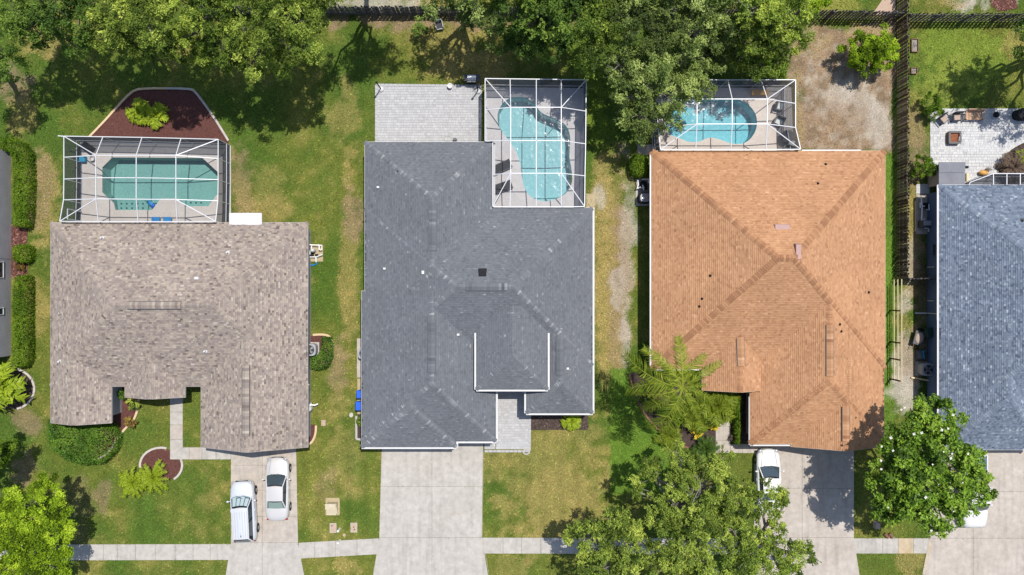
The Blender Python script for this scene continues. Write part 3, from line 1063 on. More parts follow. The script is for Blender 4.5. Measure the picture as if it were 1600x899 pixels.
def build_walls(house, blocks, m):
    mb = MB()
    for i, B in enumerate(blocks):
        if not B.wall:
            continue
        o = B.ov + 0.003 * i
        if B.x1 - B.x0 > 2 * o + 0.3 and B.y1 - B.y0 > 2 * o + 0.3:
            mb.box2(B.x0 + o, B.x1 - o, B.y0 + o, B.y1 - o, -0.1, B.ze - 0.17 - 0.003 * i)
            for s, (x, y) in {'W': (B.x0 + o, None), 'E': (B.x1 - o, None), 'S': (None, B.y0 + o), 'N': (None, B.y1 - o)}.items():
                pass
    return part('wall', mb, m, house)


def window(house, c, w, h, axis, sg, frame_m=None):
    """axis 'x': the wall faces +-x"""
    f, g = MB(), MB()
    cx, cy, cz = c
    for du, dz, lu, lz in ((0, h / 2, w + 0.12, 0.06), (0, -h / 2, w + 0.12, 0.06), (-w / 2, 0, 0.06, h), (w / 2, 0, 0.06, h), (0, 0, w, 0.035)):
        if axis == 'x':
            f.box((cx + sg * 0.03, cy + du, cz + dz), (0.06, lu, lz))
        else:
            f.box((cx + du, cy + sg * 0.03, cz + dz), (lu, 0.06, lz))
    if axis == 'x':
        g.box((cx + sg * 0.008, cy, cz), (0.02, w, h))
    else:
        g.box((cx, cy + sg * 0.008, cz), (w, 0.02, h))
    o = part('window', f, frame_m or M['white'], house)
    part('pane', g, M['pane'], o)


def garage_door(house, px0, px1, y, w_m=None):
    x0, x1 = P(px0, 0).x, P(px1, 0).x
    root = part('garage_door', MB().box2(x0, x1, y - 0.02, y + 0.02, 0, 2.15), M['white'], house)
    for i in range(4):
        part('door_panel', MB().box2(x0 + 0.04, x1 - 0.04, y - 0.055, y - 0.025, 0.04 + i * 0.53, 0.53 + i * 0.53), M['white'], root)


def pipe_vent(house, blocks, px, py, m, r=0.07, h=0.28):
    p = roof_at(blocks, px, py)
    if p is None:
        return
    mb = MB().cyl((p.x, p.y, p.z - 0.05), r, h + 0.05, 10)
    mb.lathe((p.x, p.y, p.z - 0.06), [(r * 2.4, 0), (r * 2.0, 0.08), (r * 1.2, 0.12)], 10)
    part('vent_pipe', mb, m, house)


def box_vent(house, blocks, px, py, sx, sy, h, m, name='box_vent', rz=0.0):
    p = roof_at(blocks, px, py)
    part(name, MB().box((p.x, p.y, p.z + h / 2 - 0.06), (sx, sy, h + 0.12), rz, 0.5, 0.82), m, house)


def ridge_vent(house, blocks, a, b, m, pitch=0.5, w=0.25, lift=0.11):
    p, q = roof_at(blocks, *a), roof_at(blocks, *b)
    d = (q - p)
    d.z = 0
    d.normalize()
    s = d.cross(Vector((0, 0, 1)))
    mid = (p + q) / 2
    best = None
    for k in range(-24, 25):                       # settle on the nearest crest
        o = k * 0.05
        h = [roof_h(blocks, mid + s * (o + e)) for e in (-0.15, 0, 0.15)]
        if h[1] > h[0] + 0.02 and h[1] > h[2] + 0.02 and (best is None or abs(o) < abs(best)):
            best = o
    p, q = p + s * (best or 0), q + s * (best or 0)
    p.z = q.z = roof_h(blocks, mid + s * (best or 0)) + 0.015
    mb = MB()
    n = max(2, int((q - p).length / 0.2))
    for i in range(n):
        u, v = p + (q - p) * (i / n), p + (q - p) * ((i + 0.97) / n)
        dn = Vector((0, 0, -pitch * w))
        up = Vector((0, 0, lift + random.uniform(0, 0.01)))
        lo = Vector((0, 0, -0.06))
        vs = [u - s * w + dn + up, u + up, u + s * w + dn + up, v - s * w + dn + up, v + up, v + s * w + dn + up,
              u - s * w + dn + lo, u + s * w + dn + lo, v - s * w + dn + lo, v + s * w + dn + lo]
        mb.add(vs, [(0, 1, 4, 3), (1, 2, 5, 4), (6, 0, 3, 8), (2, 7, 9, 5), (0, 6, 7, 2, 1), (8, 3, 4, 5, 9)], min(max(random.gauss(0.45, 0.2), 0), 1))
    rv = part('ridge_vent', mb, m, house)
    for sg in (-1, 1):
        e0, e1 = p + s * (sg * (w + 0.016)), q + s * (sg * (w + 0.016))
        dz = Vector((0, 0, lift - 0.05 - pitch * w))
        part('vent_side_shade', MB().bar(e0 + dz, e1 + dz, 0.045, 0.10), M['dark_metal'], rv)  # dark louvre strips added, the vent's shaded sides put into their colour


# ---- house with the taupe roof
h1 = thing('house', 'house with the mottled taupe shingle roof, two cars on its driveway', 'house', P(280, 500))
b1 = [Block(79, 348, 481, 604), Block(79, 490, 174, 661, S=None, N=None), Block(195, 490, 289, 621, S=None, N=None, wall=False), Block(314, 480, 481, 699, S=None, N=None)]
build_roof(h1, b1, M['sh_taupe'], M['fascia_taupe'], lmin=0.12, lmax=0.29, spread=0.2, shadow_band=0.10, capt=0.48, caplift=0.5)
build_walls(h1, b1, M['stucco_grey'])
ridge_vent(h1, b1, (199, 475), (283, 475), M['sh_taupe'])
ridge_vent(h1, b1, (384, 571), (384, 682), M['sh_taupe'])
for x, y, w in ((356, 395, 0), (308, 435, 1), (321, 549, 0), (94, 565, 0), (160, 372, 0)):
    if w:
        box_vent(h1, b1, x, y, 0.36, 0.22, 0.16, M['white'])
    else:
        pipe_vent(h1, b1, x, y, M['white'])
garage_door(h1, 335, 462, P(0, 688).y)
part('awning', MB().box2(P(358, 0, 2.7).x, P(409, 0, 2.7).x, P(0, 352, 2.7).y, P(0, 333, 2.7).y, 2.62, 2.7), M['white'], h1)
part('awning_post', MB().box((P(404, 0).x, P(0, 338).y, 1.3), (0.09, 0.09, 2.64)), M['white'], h1)
window(h1, (P(479, 0).x - 0.32, P(0, 440).y, 1.4), 1.0, 1.2, 'x', 1)

# ---- house with the grey roof
h2 = thing('house', 'house with the large dark grey shingle roof and white gutters, between the other two', 'house', P(747, 470))
G = dict(W=0.42)
b2 = [Block(570, 222, 771, 520, **G), Block(570, 325, 926, 572, **G), Block(565, 455, 775, 690, N=None, **G), Block(565, 580, 713, 699, N=None, W=0.42),
      Block(822, 488, 926, 646, N=None), Block(744, 478, 856, 609, ze=3.9, N=None, wall=False), Block(880, 560, 926, 641, ov=0.3)]
b2 = b2[:6]
b2[4].gut = b2[5].gut = 'W'
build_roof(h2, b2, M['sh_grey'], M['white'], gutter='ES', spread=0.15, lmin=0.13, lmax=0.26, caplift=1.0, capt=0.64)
build_walls(h2, b2, M['stucco_white'])
for a, b in (((677, 320), (677, 392)), ((668, 500), (668, 582)), ((728, 446), (793, 446)), ((874, 532), (874, 586))):
    ridge_vent(h2, b2, a, b, M['sh_grey'])
box_vent(h2, b2, 754, 426, 0.6, 0.6, 0.3, M['black'])
for x, y in ((601, 420), (661, 426), (716, 523), (591, 293), (887, 576)):
    box_vent(h2, b2, x, y, 0.22, 0.3 if x == 661 else 0.18, 0.16, M['white'], 'vent_pipe')
pipe_vent(h2, b2, 622, 267, M['dark_metal'], 0.05, 0.15)
garage_door(h2, 585, 700, P(0, 690).y + 0.05)
e = P(748, 606)
for px in (783, 817):
    part('porch_column', MB().box((P(px, 0).x, P(0, 592).y, 1.6), (0.35, 0.35, 3.1)), M['stucco_white'], h2)
window(h2, (P(870, 0).x, P(0, 632).y, 1.4), 1.4, 1.3, 'y', -1)

# ---- house with the terracotta roof
h3 = thing('house', 'house with the terracotta orange shingle roof beside the wooden fence', 'house', P(1200, 470))
b3 = [Block(1018, 236, 1383, 577), Block(1097, 470, 1202, 610, S=None, N=None, wall=False), Block(1172, 455, 1381, 694, N=None), Block(1236, 560, 1381, 698, S=None, N=None), ]
build_roof(h3, b3, M['sh_orange'], M['fascia_tan'], spread=0.15, capw=0.24, lmin=0.15, lmax=0.28, gutter='', shadow_band=0.3, capt=0.12, caplift=0.7)
build_walls(h3, b3[:1] + b3[2:], M['stucco_tan'])
ridge_vent(h3, b3, (1161, 518), (1161, 572), M['sh_orange'])
ridge_vent(h3, b3, (1298, 508), (1298, 588), M['sh_orange'])
ridge_vent(h3, b3, (1322, 636), (1322, 690), M['sh_orange'])
M['vent_mauve'] = mat('mauve_vent_metal', (0.36, 0.22, 0.2), (0.42, 0.27, 0.24), 4, 0.6)
box_vent(h3, b3, 1222, 355, 1.25, 0.42, 0.12, M['vent_mauve'])
box_vent(h3, b3, 1247, 394, 0.42, 1.25, 0.12, M['vent_mauve'])
for x, y in ((1110, 431), (1097, 467), (1093, 479), (1357, 457), (1312, 507), (1314, 518), (1290, 257), (1278, 287)):
    pipe_vent(h3, b3, x, y, M['black'], 0.05, 0.2)
garage_door(h3, 1195, 1225, P(0, 683).y)
garage_door(h3, 1245, 1370, P(0, 687).y + 0.02)
gb = MB()
gb.bar(P(1018, 240, 2.5) + Vector((-0.08, 0, 0)), P(1018, 576, 2.5) + Vector((-0.08, 0, 0)), 0.12, 0.1)
gb.bar(P(1018, 578, 2.5), P(1092, 578, 2.5), 0.1, 0.1)
gb.bar(P(1172, 620, 2.5) + Vector((-0.06, 0, 0)), P(1172, 695, 2.5) + Vector((-0.06, 0, 0)), 0.1, 0.1)
gb.bar(P(1172, 696, 2.5), P(1234, 696, 2.5), 0.1, 0.1)
part('gutter', gb, M['white'], h3)
part('patio_gutter', MB().box2(P(1253, 0, 2.55).x, P(1345, 0, 2.55).x, P(0, 235.5, 2.55).y - 0.05, P(0, 235.5, 2.55).y + 0.06, 2.5, 2.6), M['white'], h3)

# ---- house with the blue-grey roof
h4 = thing('house', 'house with the blue-grey shingle roof at the picture edge beside the magnolia', 'house', P(1700, 500))
b4 = [Block(1467, 289, 1860, 668), Block(1467, 500, 1640, 703, N=None)]
build_roof(h4, b4, M['sh_blue'], M['white'], spread=0.2, lmin=0.12, lmax=0.24, gutter='W', shadow_band=0.2, capt=0.6, caplift=0.6)
build_walls(h4, b4, M['stucco_blue'])
garage_door(h4, 1500, 1600, P(0, 690).y + 0.06)
wx = b4[0].x0 + 0.4
for y in (455, 536):
    f = MB().box((wx - 0.012, P(0, y).y, 1.4), (0.024, 1.2, 1.4))
    part('shutter_panel', f, M['stucco_blue'], h4)
window(h4, (wx, P(0, 392).y, 1.5), 0.9, 1.1, 'x', -1, M['stucco_blue'])
for y in (418, 470, 620):
    part('wall_pipe', MB().tube([(wx - 0.06, P(0, y).y, 0.2), (wx - 0.06, P(0, y).y, 1.2)], 0.03), M['white_plastic'], h4)
part('downspout', MB().tube([P(1467, 489.5, 2.5) + Vector((-0.05, 0, 0)), (wx - 0.1, P(0, 489.5).y, 2.35), (wx - 0.1, P(0, 489.5).y, 0.2)], 0.045).bar((wx - 0.1, P(0, 489.5).y, 0.12), (wx - 0.95, P(0, 489.5).y, 0.06), 0.11, 0.08), M['white'], h4)
pipe_vent(h4, b4, 1597, 345, M['dark_metal'])

# ---- grey house at the left edge
h0 = thing('house', 'grey stucco house at the left picture edge behind the clipped hedges', 'house', P(-120, 400))
x1 = P(17.5, 0).x
part('wall', MB().box2(x1 - 10, x1, P(0, 556).y, P(0, 238).y, -0.1, 2.7).box2(x1 - 10, x1 + 0.03, P(0, 405).y, P(0, 320).y, -0.1, 2.65), M['stucco_grey'], h0)
for y, w in ((422.5, 1.2), (486, 0.5)):
    window(h0, (x1, P(0, y).y, 1.6), w, 1.1, 'x', 1)
part('trim', MB().box2(x1 - 10, x1 + 0.05, P(0, 238).y, P(0, 236).y + 0.05, 2.2, 2.62).box2(x1 - 10, x1 + 0.05, P(0, 558).y, P(0, 556).y, 2.2, 2.62), M['white'], h0)
b0 = [Block(-420, 230, -8, 566, ze=2.75)]
b0[0].x1 = x1 + 0.04
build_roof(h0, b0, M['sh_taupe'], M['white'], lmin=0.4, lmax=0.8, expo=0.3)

# ------------------------------------------------------------------ pools
def deck_with_hole(name, outer, hole, z, m):
    o = [Vector((*p[:2], z)) for p in outer]
    h = [Vector((*p[:2], z)) for p in hole]
    tri = tessellate_polygon([o, h])
    mb = MB()
    mb.add(o + h, [tuple(t) for t in tri])
    for ring, dz in ((o, -0.15),):
        for i in range(len(ring)):
            a, b = ring[i], ring[(i + 1) % len(ring)]
            mb.add([a, b, b + Vector((0, 0, dz)), a + Vector((0, 0, dz))], [(0, 1, 2, 3)])
    return structure(name, mb, m)


def pool(label, hole, deck_z, depth, basin_m, water_m, coping_m, cpw=0.28, wz=-0.07, coping=True):
    c = sum((Vector(p[:2]) for p in hole), Vector((0, 0))) / len(hole)
    root = thing('swimming_pool', label, 'pool', (c.x, c.y, -depth))
    n = len(hole)
    area = sum(hole[i][0] * hole[(i + 1) % n][1] - hole[(i + 1) % n][0] * hole[i][1] for i in range(n))
    if area < 0:
        hole = hole[::-1]
    mb = MB()
    top = [(p[0], p[1], deck_z - 0.012) for p in hole]
    bot = [(p[0] * 0.97 + c.x * 0.03, p[1] * 0.97 + c.y * 0.03, -depth) for p in hole]
    tri = tessellate_polygon([[Vector(p) for p in bot]])
    mb.add(top + bot, [(i, n + i, n + (i + 1) % n, (i + 1) % n) for i in range(n)])
    mb.add(bot, tri)
    part('basin', mb, basin_m, root)
    w = [(p[0], p[1], wz) for p in hole]
    mb = MB().add(w, tessellate_polygon([[Vector(p) for p in w]]))
    o = part('water', mb, water_m, root)
    bm = bmesh.new()
    bm.from_mesh(o.data)
    for f in bm.faces:
        if f.normal.z < 0:
            f.normal_flip()
    bm.to_mesh(o.data)
    if coping:
        cp = MB()
        per = [Vector((p[0], p[1], deck_z + 0.006)) for p in hole]
        cen = Vector((c.x, c.y, 0))
        for i in range(n):
            a, b = per[i], per[(i + 1) % n]
            pr, nx = per[i - 1], per[(i + 2) % n]
            na = ((b - pr).cross(Vector((0, 0, 1)))).normalized()
            nb = ((nx - a).cross(Vector((0, 0, 1)))).normalized()
            cp.add([a - na * 0.02, b - nb * 0.02, b + nb * cpw, a + na * cpw, a - na * 0.02 - Vector((0, 0, 0.05)), b - nb * 0.02 - Vector((0, 0, 0.05))], [(0, 3, 2, 1), (0, 1, 5, 4)])
        part('coping', cp, coping_m, root)
    return root


# pool 1, angular, teal
hole1 = [P(*p) for p in ((160, 262), (176, 246), (317, 247), (341, 269), (341, 303), (326, 323), (291, 323), (277, 311), (252, 311), (238, 329), (181, 329), (178, 318), (160, 301))]
deck_with_hole('pool_deck', [P(*p) for p in ((126, 222), (361, 228), (361, 352), (126, 352))], hole1, 0.06, M['deck_beige'])
p1 = pool('angular teal green swimming pool in the screened yard behind the taupe house', hole1, 0.06, 1.15, M['basin_teal'], M['water_calm'], M['deck_beige'])
mb = MB().prism([tuple(P(*p)[:2]) for p in ((182, 328.5), (180, 312), (222, 312), (237.5, 328.5))], -1.1, -0.28)
mb.prism([tuple(P(*p)[:2]) for p in ((279, 312.5), (291, 322.5), (325.5, 322.5), (334, 312))], -1.1, -0.3)
part('step', mb, M['basin_teal'], p1)
for i in range(5):
    for j in range(2):
        x, y = 187 + i * 8.5, 318 + j * 7
        if x < 226 or j:
            q = P(x, y)
            part('marker_tile', MB().box((q.x, q.y, -0.277), (0.13, 0.13, 0.012)), M['tile_dark'], p1)
for x in (296, 304, 312):
    q = P(x, 316.5)
    part('marker_tile', MB().box((q.x, q.y, -0.297), (0.13, 0.13, 0.012)), M['tile_dark'], p1)

# pool 2, kidney
kid = smoothed([(803, 152), (822, 153), (836, 163), (846, 176), (868, 186), (884, 196), (891, 214), (890, 245), (893, 264), (894, 285), (884, 303), (862, 314),
                (842, 314), (827, 306), (819, 293), (815, 276), (812, 255), (806, 238), (796, 222), (787, 210), (779, 196), (777, 180), (783, 165), (792, 156)], 4)
hole2 = [P(*p) for p in kid]
deck_with_hole('pool_deck', [P(*p) for p in ((760, 136.5), (911, 138), (909, 330), (760, 330))], hole2, 0.055, M['deck_grey'])
p2 = pool('kidney shaped aqua swimming pool with sun glints behind the grey house', hole2, 0.055, 1.3, M['basin_pale'], M['water_rippled'], M['deck_grey'])

# pool 3, rounded end
r3 = smoothed([(1038, 190), (1036, 172), (1042, 156), (1070, 152), (1110, 152), (1145, 154), (1168, 163), (1181, 180), (1182, 200), (1173, 217), (1160, 225),
               (1143, 225), (1125, 219), (1108, 216), (1092, 222), (1075, 222), (1060, 216), (1046, 210)], 4)
hole3 = [P(*p) for p in r3]
deck_with_hole('pool_deck', [P(*p) for p in ((1022, 136), (1236, 137), (1240, 240), (1022, 240))], hole3, 0.05, M['deck_cream'])
pool('round ended blue swimming pool partly under the oak behind the terracotta house', hole3, 0.05, 1.3, M['basin_blue'], M['water_still'], M['deck_cream'])


# ------------------------------------------------------------------ screen cages
def cage(label, nodes, bars, panels, posts, walls, ground_frac=None, w=0.058):
    nd = {k: P(*v) for k, v in nodes.items()}
    xs = [v.x for v in nd.values()]
    ys = [v.y for v in nd.values()]
    root = thing('pool_cage', label, 'pool screen', ((min(xs) + max(xs)) / 2, (min(ys) + max(ys)) / 2, 0.06))
    for a, b in bars:
        part('beam', MB().bar(nd[a], nd[b], w, w * 1.1), M['alu'], root)
    for k in posts:
        p = nd[k]
        part('post', MB().bar((p.x, p.y, 0.05), (p.x, p.y, p.z - 0.03), w * 0.75, w * 0.75), M['alu'], root)
    for q in panels:
        part('screen_panel', MB().add([nd[k] + Vector((0, 0, 0.012)) for k in q], [list(range(len(q)))]), M['screen'], root)
    for a, b in walls:
        A, B = nd[a], nd[b]
        A0, B0 = Vector((A.x, A.y, 0.06)), Vector((B.x, B.y, 0.06))
        part('screen_panel', MB().add([A0, B0, B, A], [(0, 1, 2, 3)]), M['screen_wall'], root)
        up = Vector((0, 0, 0.86))
        part('rail', MB().bar(A0 + up, B0 + up, 0.06, 0.06), M['alu'], root)
        part('kick_rail', MB().bar(A0 + Vector((0, 0, 0.03)), B0 + Vector((0, 0, 0.03)), 0.07, 0.07), M['alu'], root)
    return root


E, Bk, Sz = 2.7, 3.75, 3.1
n1 = {'A0': (100, 213, E), 'A1': (161, 214, E), 'A2': (222, 215, E), 'A3': (283, 216.5, E), 'A4': (341, 218, E),
      'B0': (150, 243, Bk), 'B1': (213, 243, Bk), 'B2': (275, 243, Bk), 'C0': (150, 278, Bk), 'C1': (213, 278, Bk), 'C2': (275, 279, Bk),
      'D0': (150, 311, Bk), 'D1': (213, 311.5, Bk), 'D2': (275, 312, Bk), 'W1': (100, 246, E), 'W2': (100, 280, E), 'W3': (99.5, 312.5, E), 'W4': (93.5, 346, Sz),
      'E1': (341, 248, E), 'E2': (341, 281, E), 'E3': (340.5, 314, E), 'E4': (337, 346, Sz), 'S1': (154, 346.5, Sz), 'S2': (216, 346.5, Sz), 'S3': (277, 346.5, Sz)}


def grid_cage(n):
    cols = [k for k in ('B0', 'B1', 'B2')]
    bars = [('A0', 'A1'), ('A1', 'A2'), ('A2', 'A3'), ('A3', 'A4'), ('A0', 'W1'), ('W1', 'W2'), ('W2', 'W3'), ('W3', 'W4'), ('A4', 'E1'), ('E1', 'E2'), ('E2', 'E3'), ('E3', 'E4'),
            ('A0', 'B0'), ('A1', 'B0'), ('A2', 'B1'), ('A3', 'B2'), ('A4', 'B2'), ('W1', 'B0'), ('B0', 'B1'), ('B1', 'B2'), ('B2', 'E1'),
            ('W2', 'C0'), ('C0', 'C1'), ('C1', 'C2'), ('C2', 'E2'), ('W3', 'D0'), ('D0', 'D1'), ('D1', 'D2'), ('D2', 'E3'),
            ('B0', 'C0'), ('C0', 'D0'), ('D0', 'S1'), ('B1', 'C1'), ('C1', 'D1'), ('D1', 'S2'), ('B2', 'C2'), ('C2', 'D2'), ('D2', 'S3'),
            ('D0', 'W4'), ('D2', 'E4'), ('W4', 'S1'), ('S1', 'S2'), ('S2', 'S3'), ('S3', 'E4')]
    pan = [('A0', 'A1', 'B0'), ('A1', 'A2', 'B1', 'B0'), ('A2', 'A3', 'B2', 'B1'), ('A3', 'A4', 'B2'), ('A0', 'B0', 'W1'), ('W1', 'B0', 'C0', 'W2'), ('W2', 'C0', 'D0', 'W3'),
           ('W3', 'D0', 'W4'), ('B0', 'B1', 'C1', 'C0'), ('B1', 'B2', 'C2', 'C1'), ('C0', 'C1', 'D1', 'D0'), ('C1', 'C2', 'D2', 'D1'), ('D0', 'D1', 'S2', 'S1'), ('D1', 'D2', 'S3', 'S2'),
           ('D0', 'S1', 'W4'), ('D2', 'E4', 'S3'), ('B2', 'A4', 'E1'), ('B2', 'E1', 'E2', 'C2'), ('C2', 'E2', 'E3', 'D2'), ('D2', 'E3', 'E4')]
    posts = ['A0', 'A1', 'A2', 'A3', 'A4', 'W1', 'W2', 'W3', 'E1', 'E2', 'E3']
    walls = [('A0', 'A1'), ('A1', 'A2'), ('A2', 'A3'), ('A3', 'A4'), ('A0', 'W1'), ('W1', 'W2'), ('W2', 'W3'), ('W3', 'W4'), ('A4', 'E1'), ('E1', 'E2'), ('E2', 'E3'), ('E3', 'E4')]
    return bars, pan, posts, walls


cage('white framed pool screen enclosure over the angular pool, behind the taupe roof', n1, *grid_cage(n1))

E, Bk = 2.8, 3.5
n2 = {}
for i, (x, y) in enumerate(((758, 123), (797, 123.5), (838, 124), (877, 124.5), (916, 125))):
    n2[f'A{i}'] = (x, y, E)
for r, y in (('B', 168), ('C', 220), ('D', 271)):
    for i, x in enumerate((798, 838, 877)):
        n2[f'{r}{i}'] = (x, y, Bk)
n2.update({'W1': (758, 172, E), 'W2': (758, 220.5, E), 'V2': (770, 220.5, E), 'W3': (770, 273, E), 'W4': (770, 323, E), 'E1': (915.5, 174, E), 'E2': (915, 225, E), 'E3': (914, 275, E), 'E4': (913.5, 323, E),
           'S1': (797, 323.5, E), 'S2': (838, 323.5, E), 'S3': (877, 323.5, E)})
bars = [('A0', 'A1'), ('A1', 'A2'), ('A2', 'A3'), ('A3', 'A4'), ('A0', 'W1'), ('W1', 'W2'), ('W2', 'V2'), ('V2', 'W3'), ('W3', 'W4'), ('A4', 'E1'), ('E1', 'E2'), ('E2', 'E3'), ('E3', 'E4'),
        ('W4', 'S1'), ('S1', 'S2'), ('S2', 'S3'), ('S3', 'E4'), ('A0', 'B0'), ('A4', 'B2'), ('A1', 'B0'), ('A2', 'B1'), ('A3', 'B2'), ('W1', 'B0'), ('B0', 'B1'), ('B1', 'B2'), ('B2', 'E1'),
        ('W2', 'C0'), ('C0', 'C1'), ('C1', 'C2'), ('C2', 'E2'), ('W3', 'D0'), ('D0', 'D1'), ('D1', 'D2'), ('D2', 'E3'), ('D0', 'W4'), ('D2', 'E4'),
        ('B0', 'C0'), ('C0', 'D0'), ('D0', 'S1'), ('B1', 'C1'), ('C1', 'D1'), ('D1', 'S2'), ('B2', 'C2'), ('C2', 'D2'), ('D2', 'S3')]
pan = [('A0', 'A1', 'B0'), ('A1', 'A2', 'B1', 'B0'), ('A2', 'A3', 'B2', 'B1'), ('A3', 'A4', 'B2'), ('A0', 'B0', 'W1'), ('W1', 'B0', 'C0', 'W2'), ('V2', 'C0', 'D0', 'W3'), ('W3', 'D0', 'W4'),
       ('B0', 'B1', 'C1', 'C0'), ('B1', 'B2', 'C2', 'C1'), ('C0', 'C1', 'D1', 'D0'), ('C1', 'C2', 'D2', 'D1'), ('D0', 'D1', 'S2', 'S1'), ('D1', 'D2', 'S3', 'S2'), ('D0', 'S1', 'W4'), ('D2', 'E4', 'S3'),
       ('A4', 'E1', 'B2'), ('B2', 'E1', 'E2', 'C2'), ('C2', 'E2', 'E3', 'D2'), ('D2', 'E3', 'E4')]
cage('white framed pool screen enclosure over the kidney shaped pool, beside the paver patio', n2, bars, pan, ['A0', 'A1', 'A2', 'A3', 'A4', 'W1', 'W2', 'E1', 'E2', 'E3', 'E4'],
     [('A0', 'A1'), ('A1', 'A2'), ('A2', 'A3'), ('A3', 'A4'), ('A0', 'W1'), ('W1', 'W2'), ('A4', 'E1'), ('E1', 'E2'), ('E2', 'E3'), ('E3', 'E4')])

E, Bk, Sz = 2.7, 3.6, 3.0
n3 = {'A0': (1026, 124.5, E), 'A1': (1083, 125, E), 'A2': (1137, 125, E), 'A3': (1189, 125, E), 'A4': (1243, 125, E),
      'B0': (1089, 155, Bk), 'B1': (1144, 155, Bk), 'B2': (1199, 155, Bk), 'C0': (1089, 175, Bk), 'C1': (1144, 175, Bk), 'C2': (1199, 175, Bk),
      'D0': (1089, 194, Bk), 'D1': (1144, 194, Bk), 'D2': (1198.5, 194, Bk), 'W1': (1027, 160, E), 'W2': (1027, 180, E), 'W3': (1028, 200, E), 'W4': (1032, 234, Sz),
      'E1': (1243, 162, E), 'E2': (1243, 180, E), 'E3': (1243, 199.5, E), 'E4': (1251, 233.5, Sz), 'S1': (1087, 234, Sz), 'S2': (1142, 234, Sz), 'S3': (1197, 234, Sz)}
bars, pan, posts, walls = grid_cage(n3)
bars = [b for b in bars if b not in (('W2', 'C0'), ('C0', 'C1'), ('C1', 'C2'), ('C2', 'E2'))]
cage('white framed pool screen enclosure partly covered by the oak, behind the terracotta roof', n3, bars, pan, [p for p in posts if p not in ('W2', 'E2')], walls)

E = 2.6
n4 = {'A0': (1516, 285, 2.2), 'A1': (1552, 271.5, E), 'A2': (1573, 271.5, E), 'A3': (1594, 271.5, E), 'A4': (1640, 271.5, E), 'S1': (1552, 289, E + 0.2), 'S2': (1573, 289, E + 0.2), 'S3': (1594, 289, E + 0.2), 'S4': (1640, 289, E + 0.2), 'S0': (1514, 289, 2.3)}
cage('narrow white framed screen enclosure along the top of the blue-grey roof', n4,
     [('A0', 'A1'), ('A1', 'A2'), ('A2', 'A3'), ('A3', 'A4'), ('A1', 'S1'), ('A2', 'S2'), ('A3', 'S3'), ('A0', 'S0')],
     [('A1', 'A2', 'S2', 'S1'), ('A2', 'A3', 'S3', 'S2'), ('A3', 'A4', 'S4', 'S3'), ('A0', 'A1', 'S1', 'S0')], ['A1', 'A2', 'A3', 'A0'], [('A0', 'A1'), ('A1', 'A2'), ('A2', 'A3'), ('A3', 'A4')])
structure('pool_deck', MB().box2(P(1517, 0).x, P(1650, 0).x, P(0, 320).y, P(0, 274).y, -0.1, 0.05), M['deck_grey'])

# ------------------------------------------------------------------ foliage
def leaf_mesh(name, centers, axes, normals, length, width, tint, m, off, bend=0.0):
    """every leaf is its own small rhombus; numpy for speed"""
    n = len(centers)
    axes = axes / np.linalg.norm(axes, axis=1, keepdims=True)
    side = np.cross(normals, axes)
    side /= np.linalg.norm(side, axis=1, keepdims=True) + 1e-9
    L = (length * RNG.uniform(0.7, 1.3, n))[:, None] / 2
    Wd = (width * RNG.uniform(0.75, 1.25, n))[:, None] / 2
    nb = np.cross(axes, side)
    v = np.empty((n, 4, 3))
    v[:, 0] = centers - axes * L
    v[:, 1] = centers + side * Wd + nb * bend * Wd
    v[:, 2] = centers + axes * L
    v[:, 3] = centers - side * Wd + nb * bend * Wd
    v = v.reshape(-1, 3) - np.array(off)
    me = bpy.data.meshes.new(name)
    me.vertices.add(4 * n)
    me.vertices.foreach_set('co', v.astype(np.float32).reshape(-1))
    me.loops.add(4 * n)
    me.loops.foreach_set('vertex_index', np.arange(4 * n, dtype=np.int32))
    me.polygons.add(n)
    me.polygons.foreach_set('loop_start', np.arange(0, 4 * n, 4, dtype=np.int32))
    a = me.attributes.new('t', 'FLOAT', 'FACE')
    a.data.foreach_set('value', np.clip(tint, 0, 1).astype(np.float32))
    me.materials.append(m)
    me.update(calc_edges=True)
    return me


def unit(n):
    v = RNG.normal(size=(n, 3))
    return v / np.linalg.norm(v, axis=1, keepdims=True)


def clumps_for(blobs, dens, lo=-0.35):
    """clump centres and outward directions on the rough shells of the crown's lobes"""
    C, D, B = [], [], []
    for bi, (c, rx, rz) in enumerate(blobs):
        n = max(6, int(dens * math.pi * rx * rx))
        d = unit(n * 3)
        d = d[d[:, 2] > lo][:n]
        lump = 0.84 + 0.32 * np.sin(d[:, 0] * 5.1 + bi) * np.cos(d[:, 1] * 4.3 + 2 * bi)
        r = (RNG.uniform(0.3, 1.0, len(d)) ** 0.35) * lump
        C.append(np.array(c) + d * r[:, None] * np.array((rx, rx, rz)))
        D.append(d)
        B.append(np.full(len(d), bi))
    return np.concatenate(C), np.concatenate(D), np.concatenate(B)


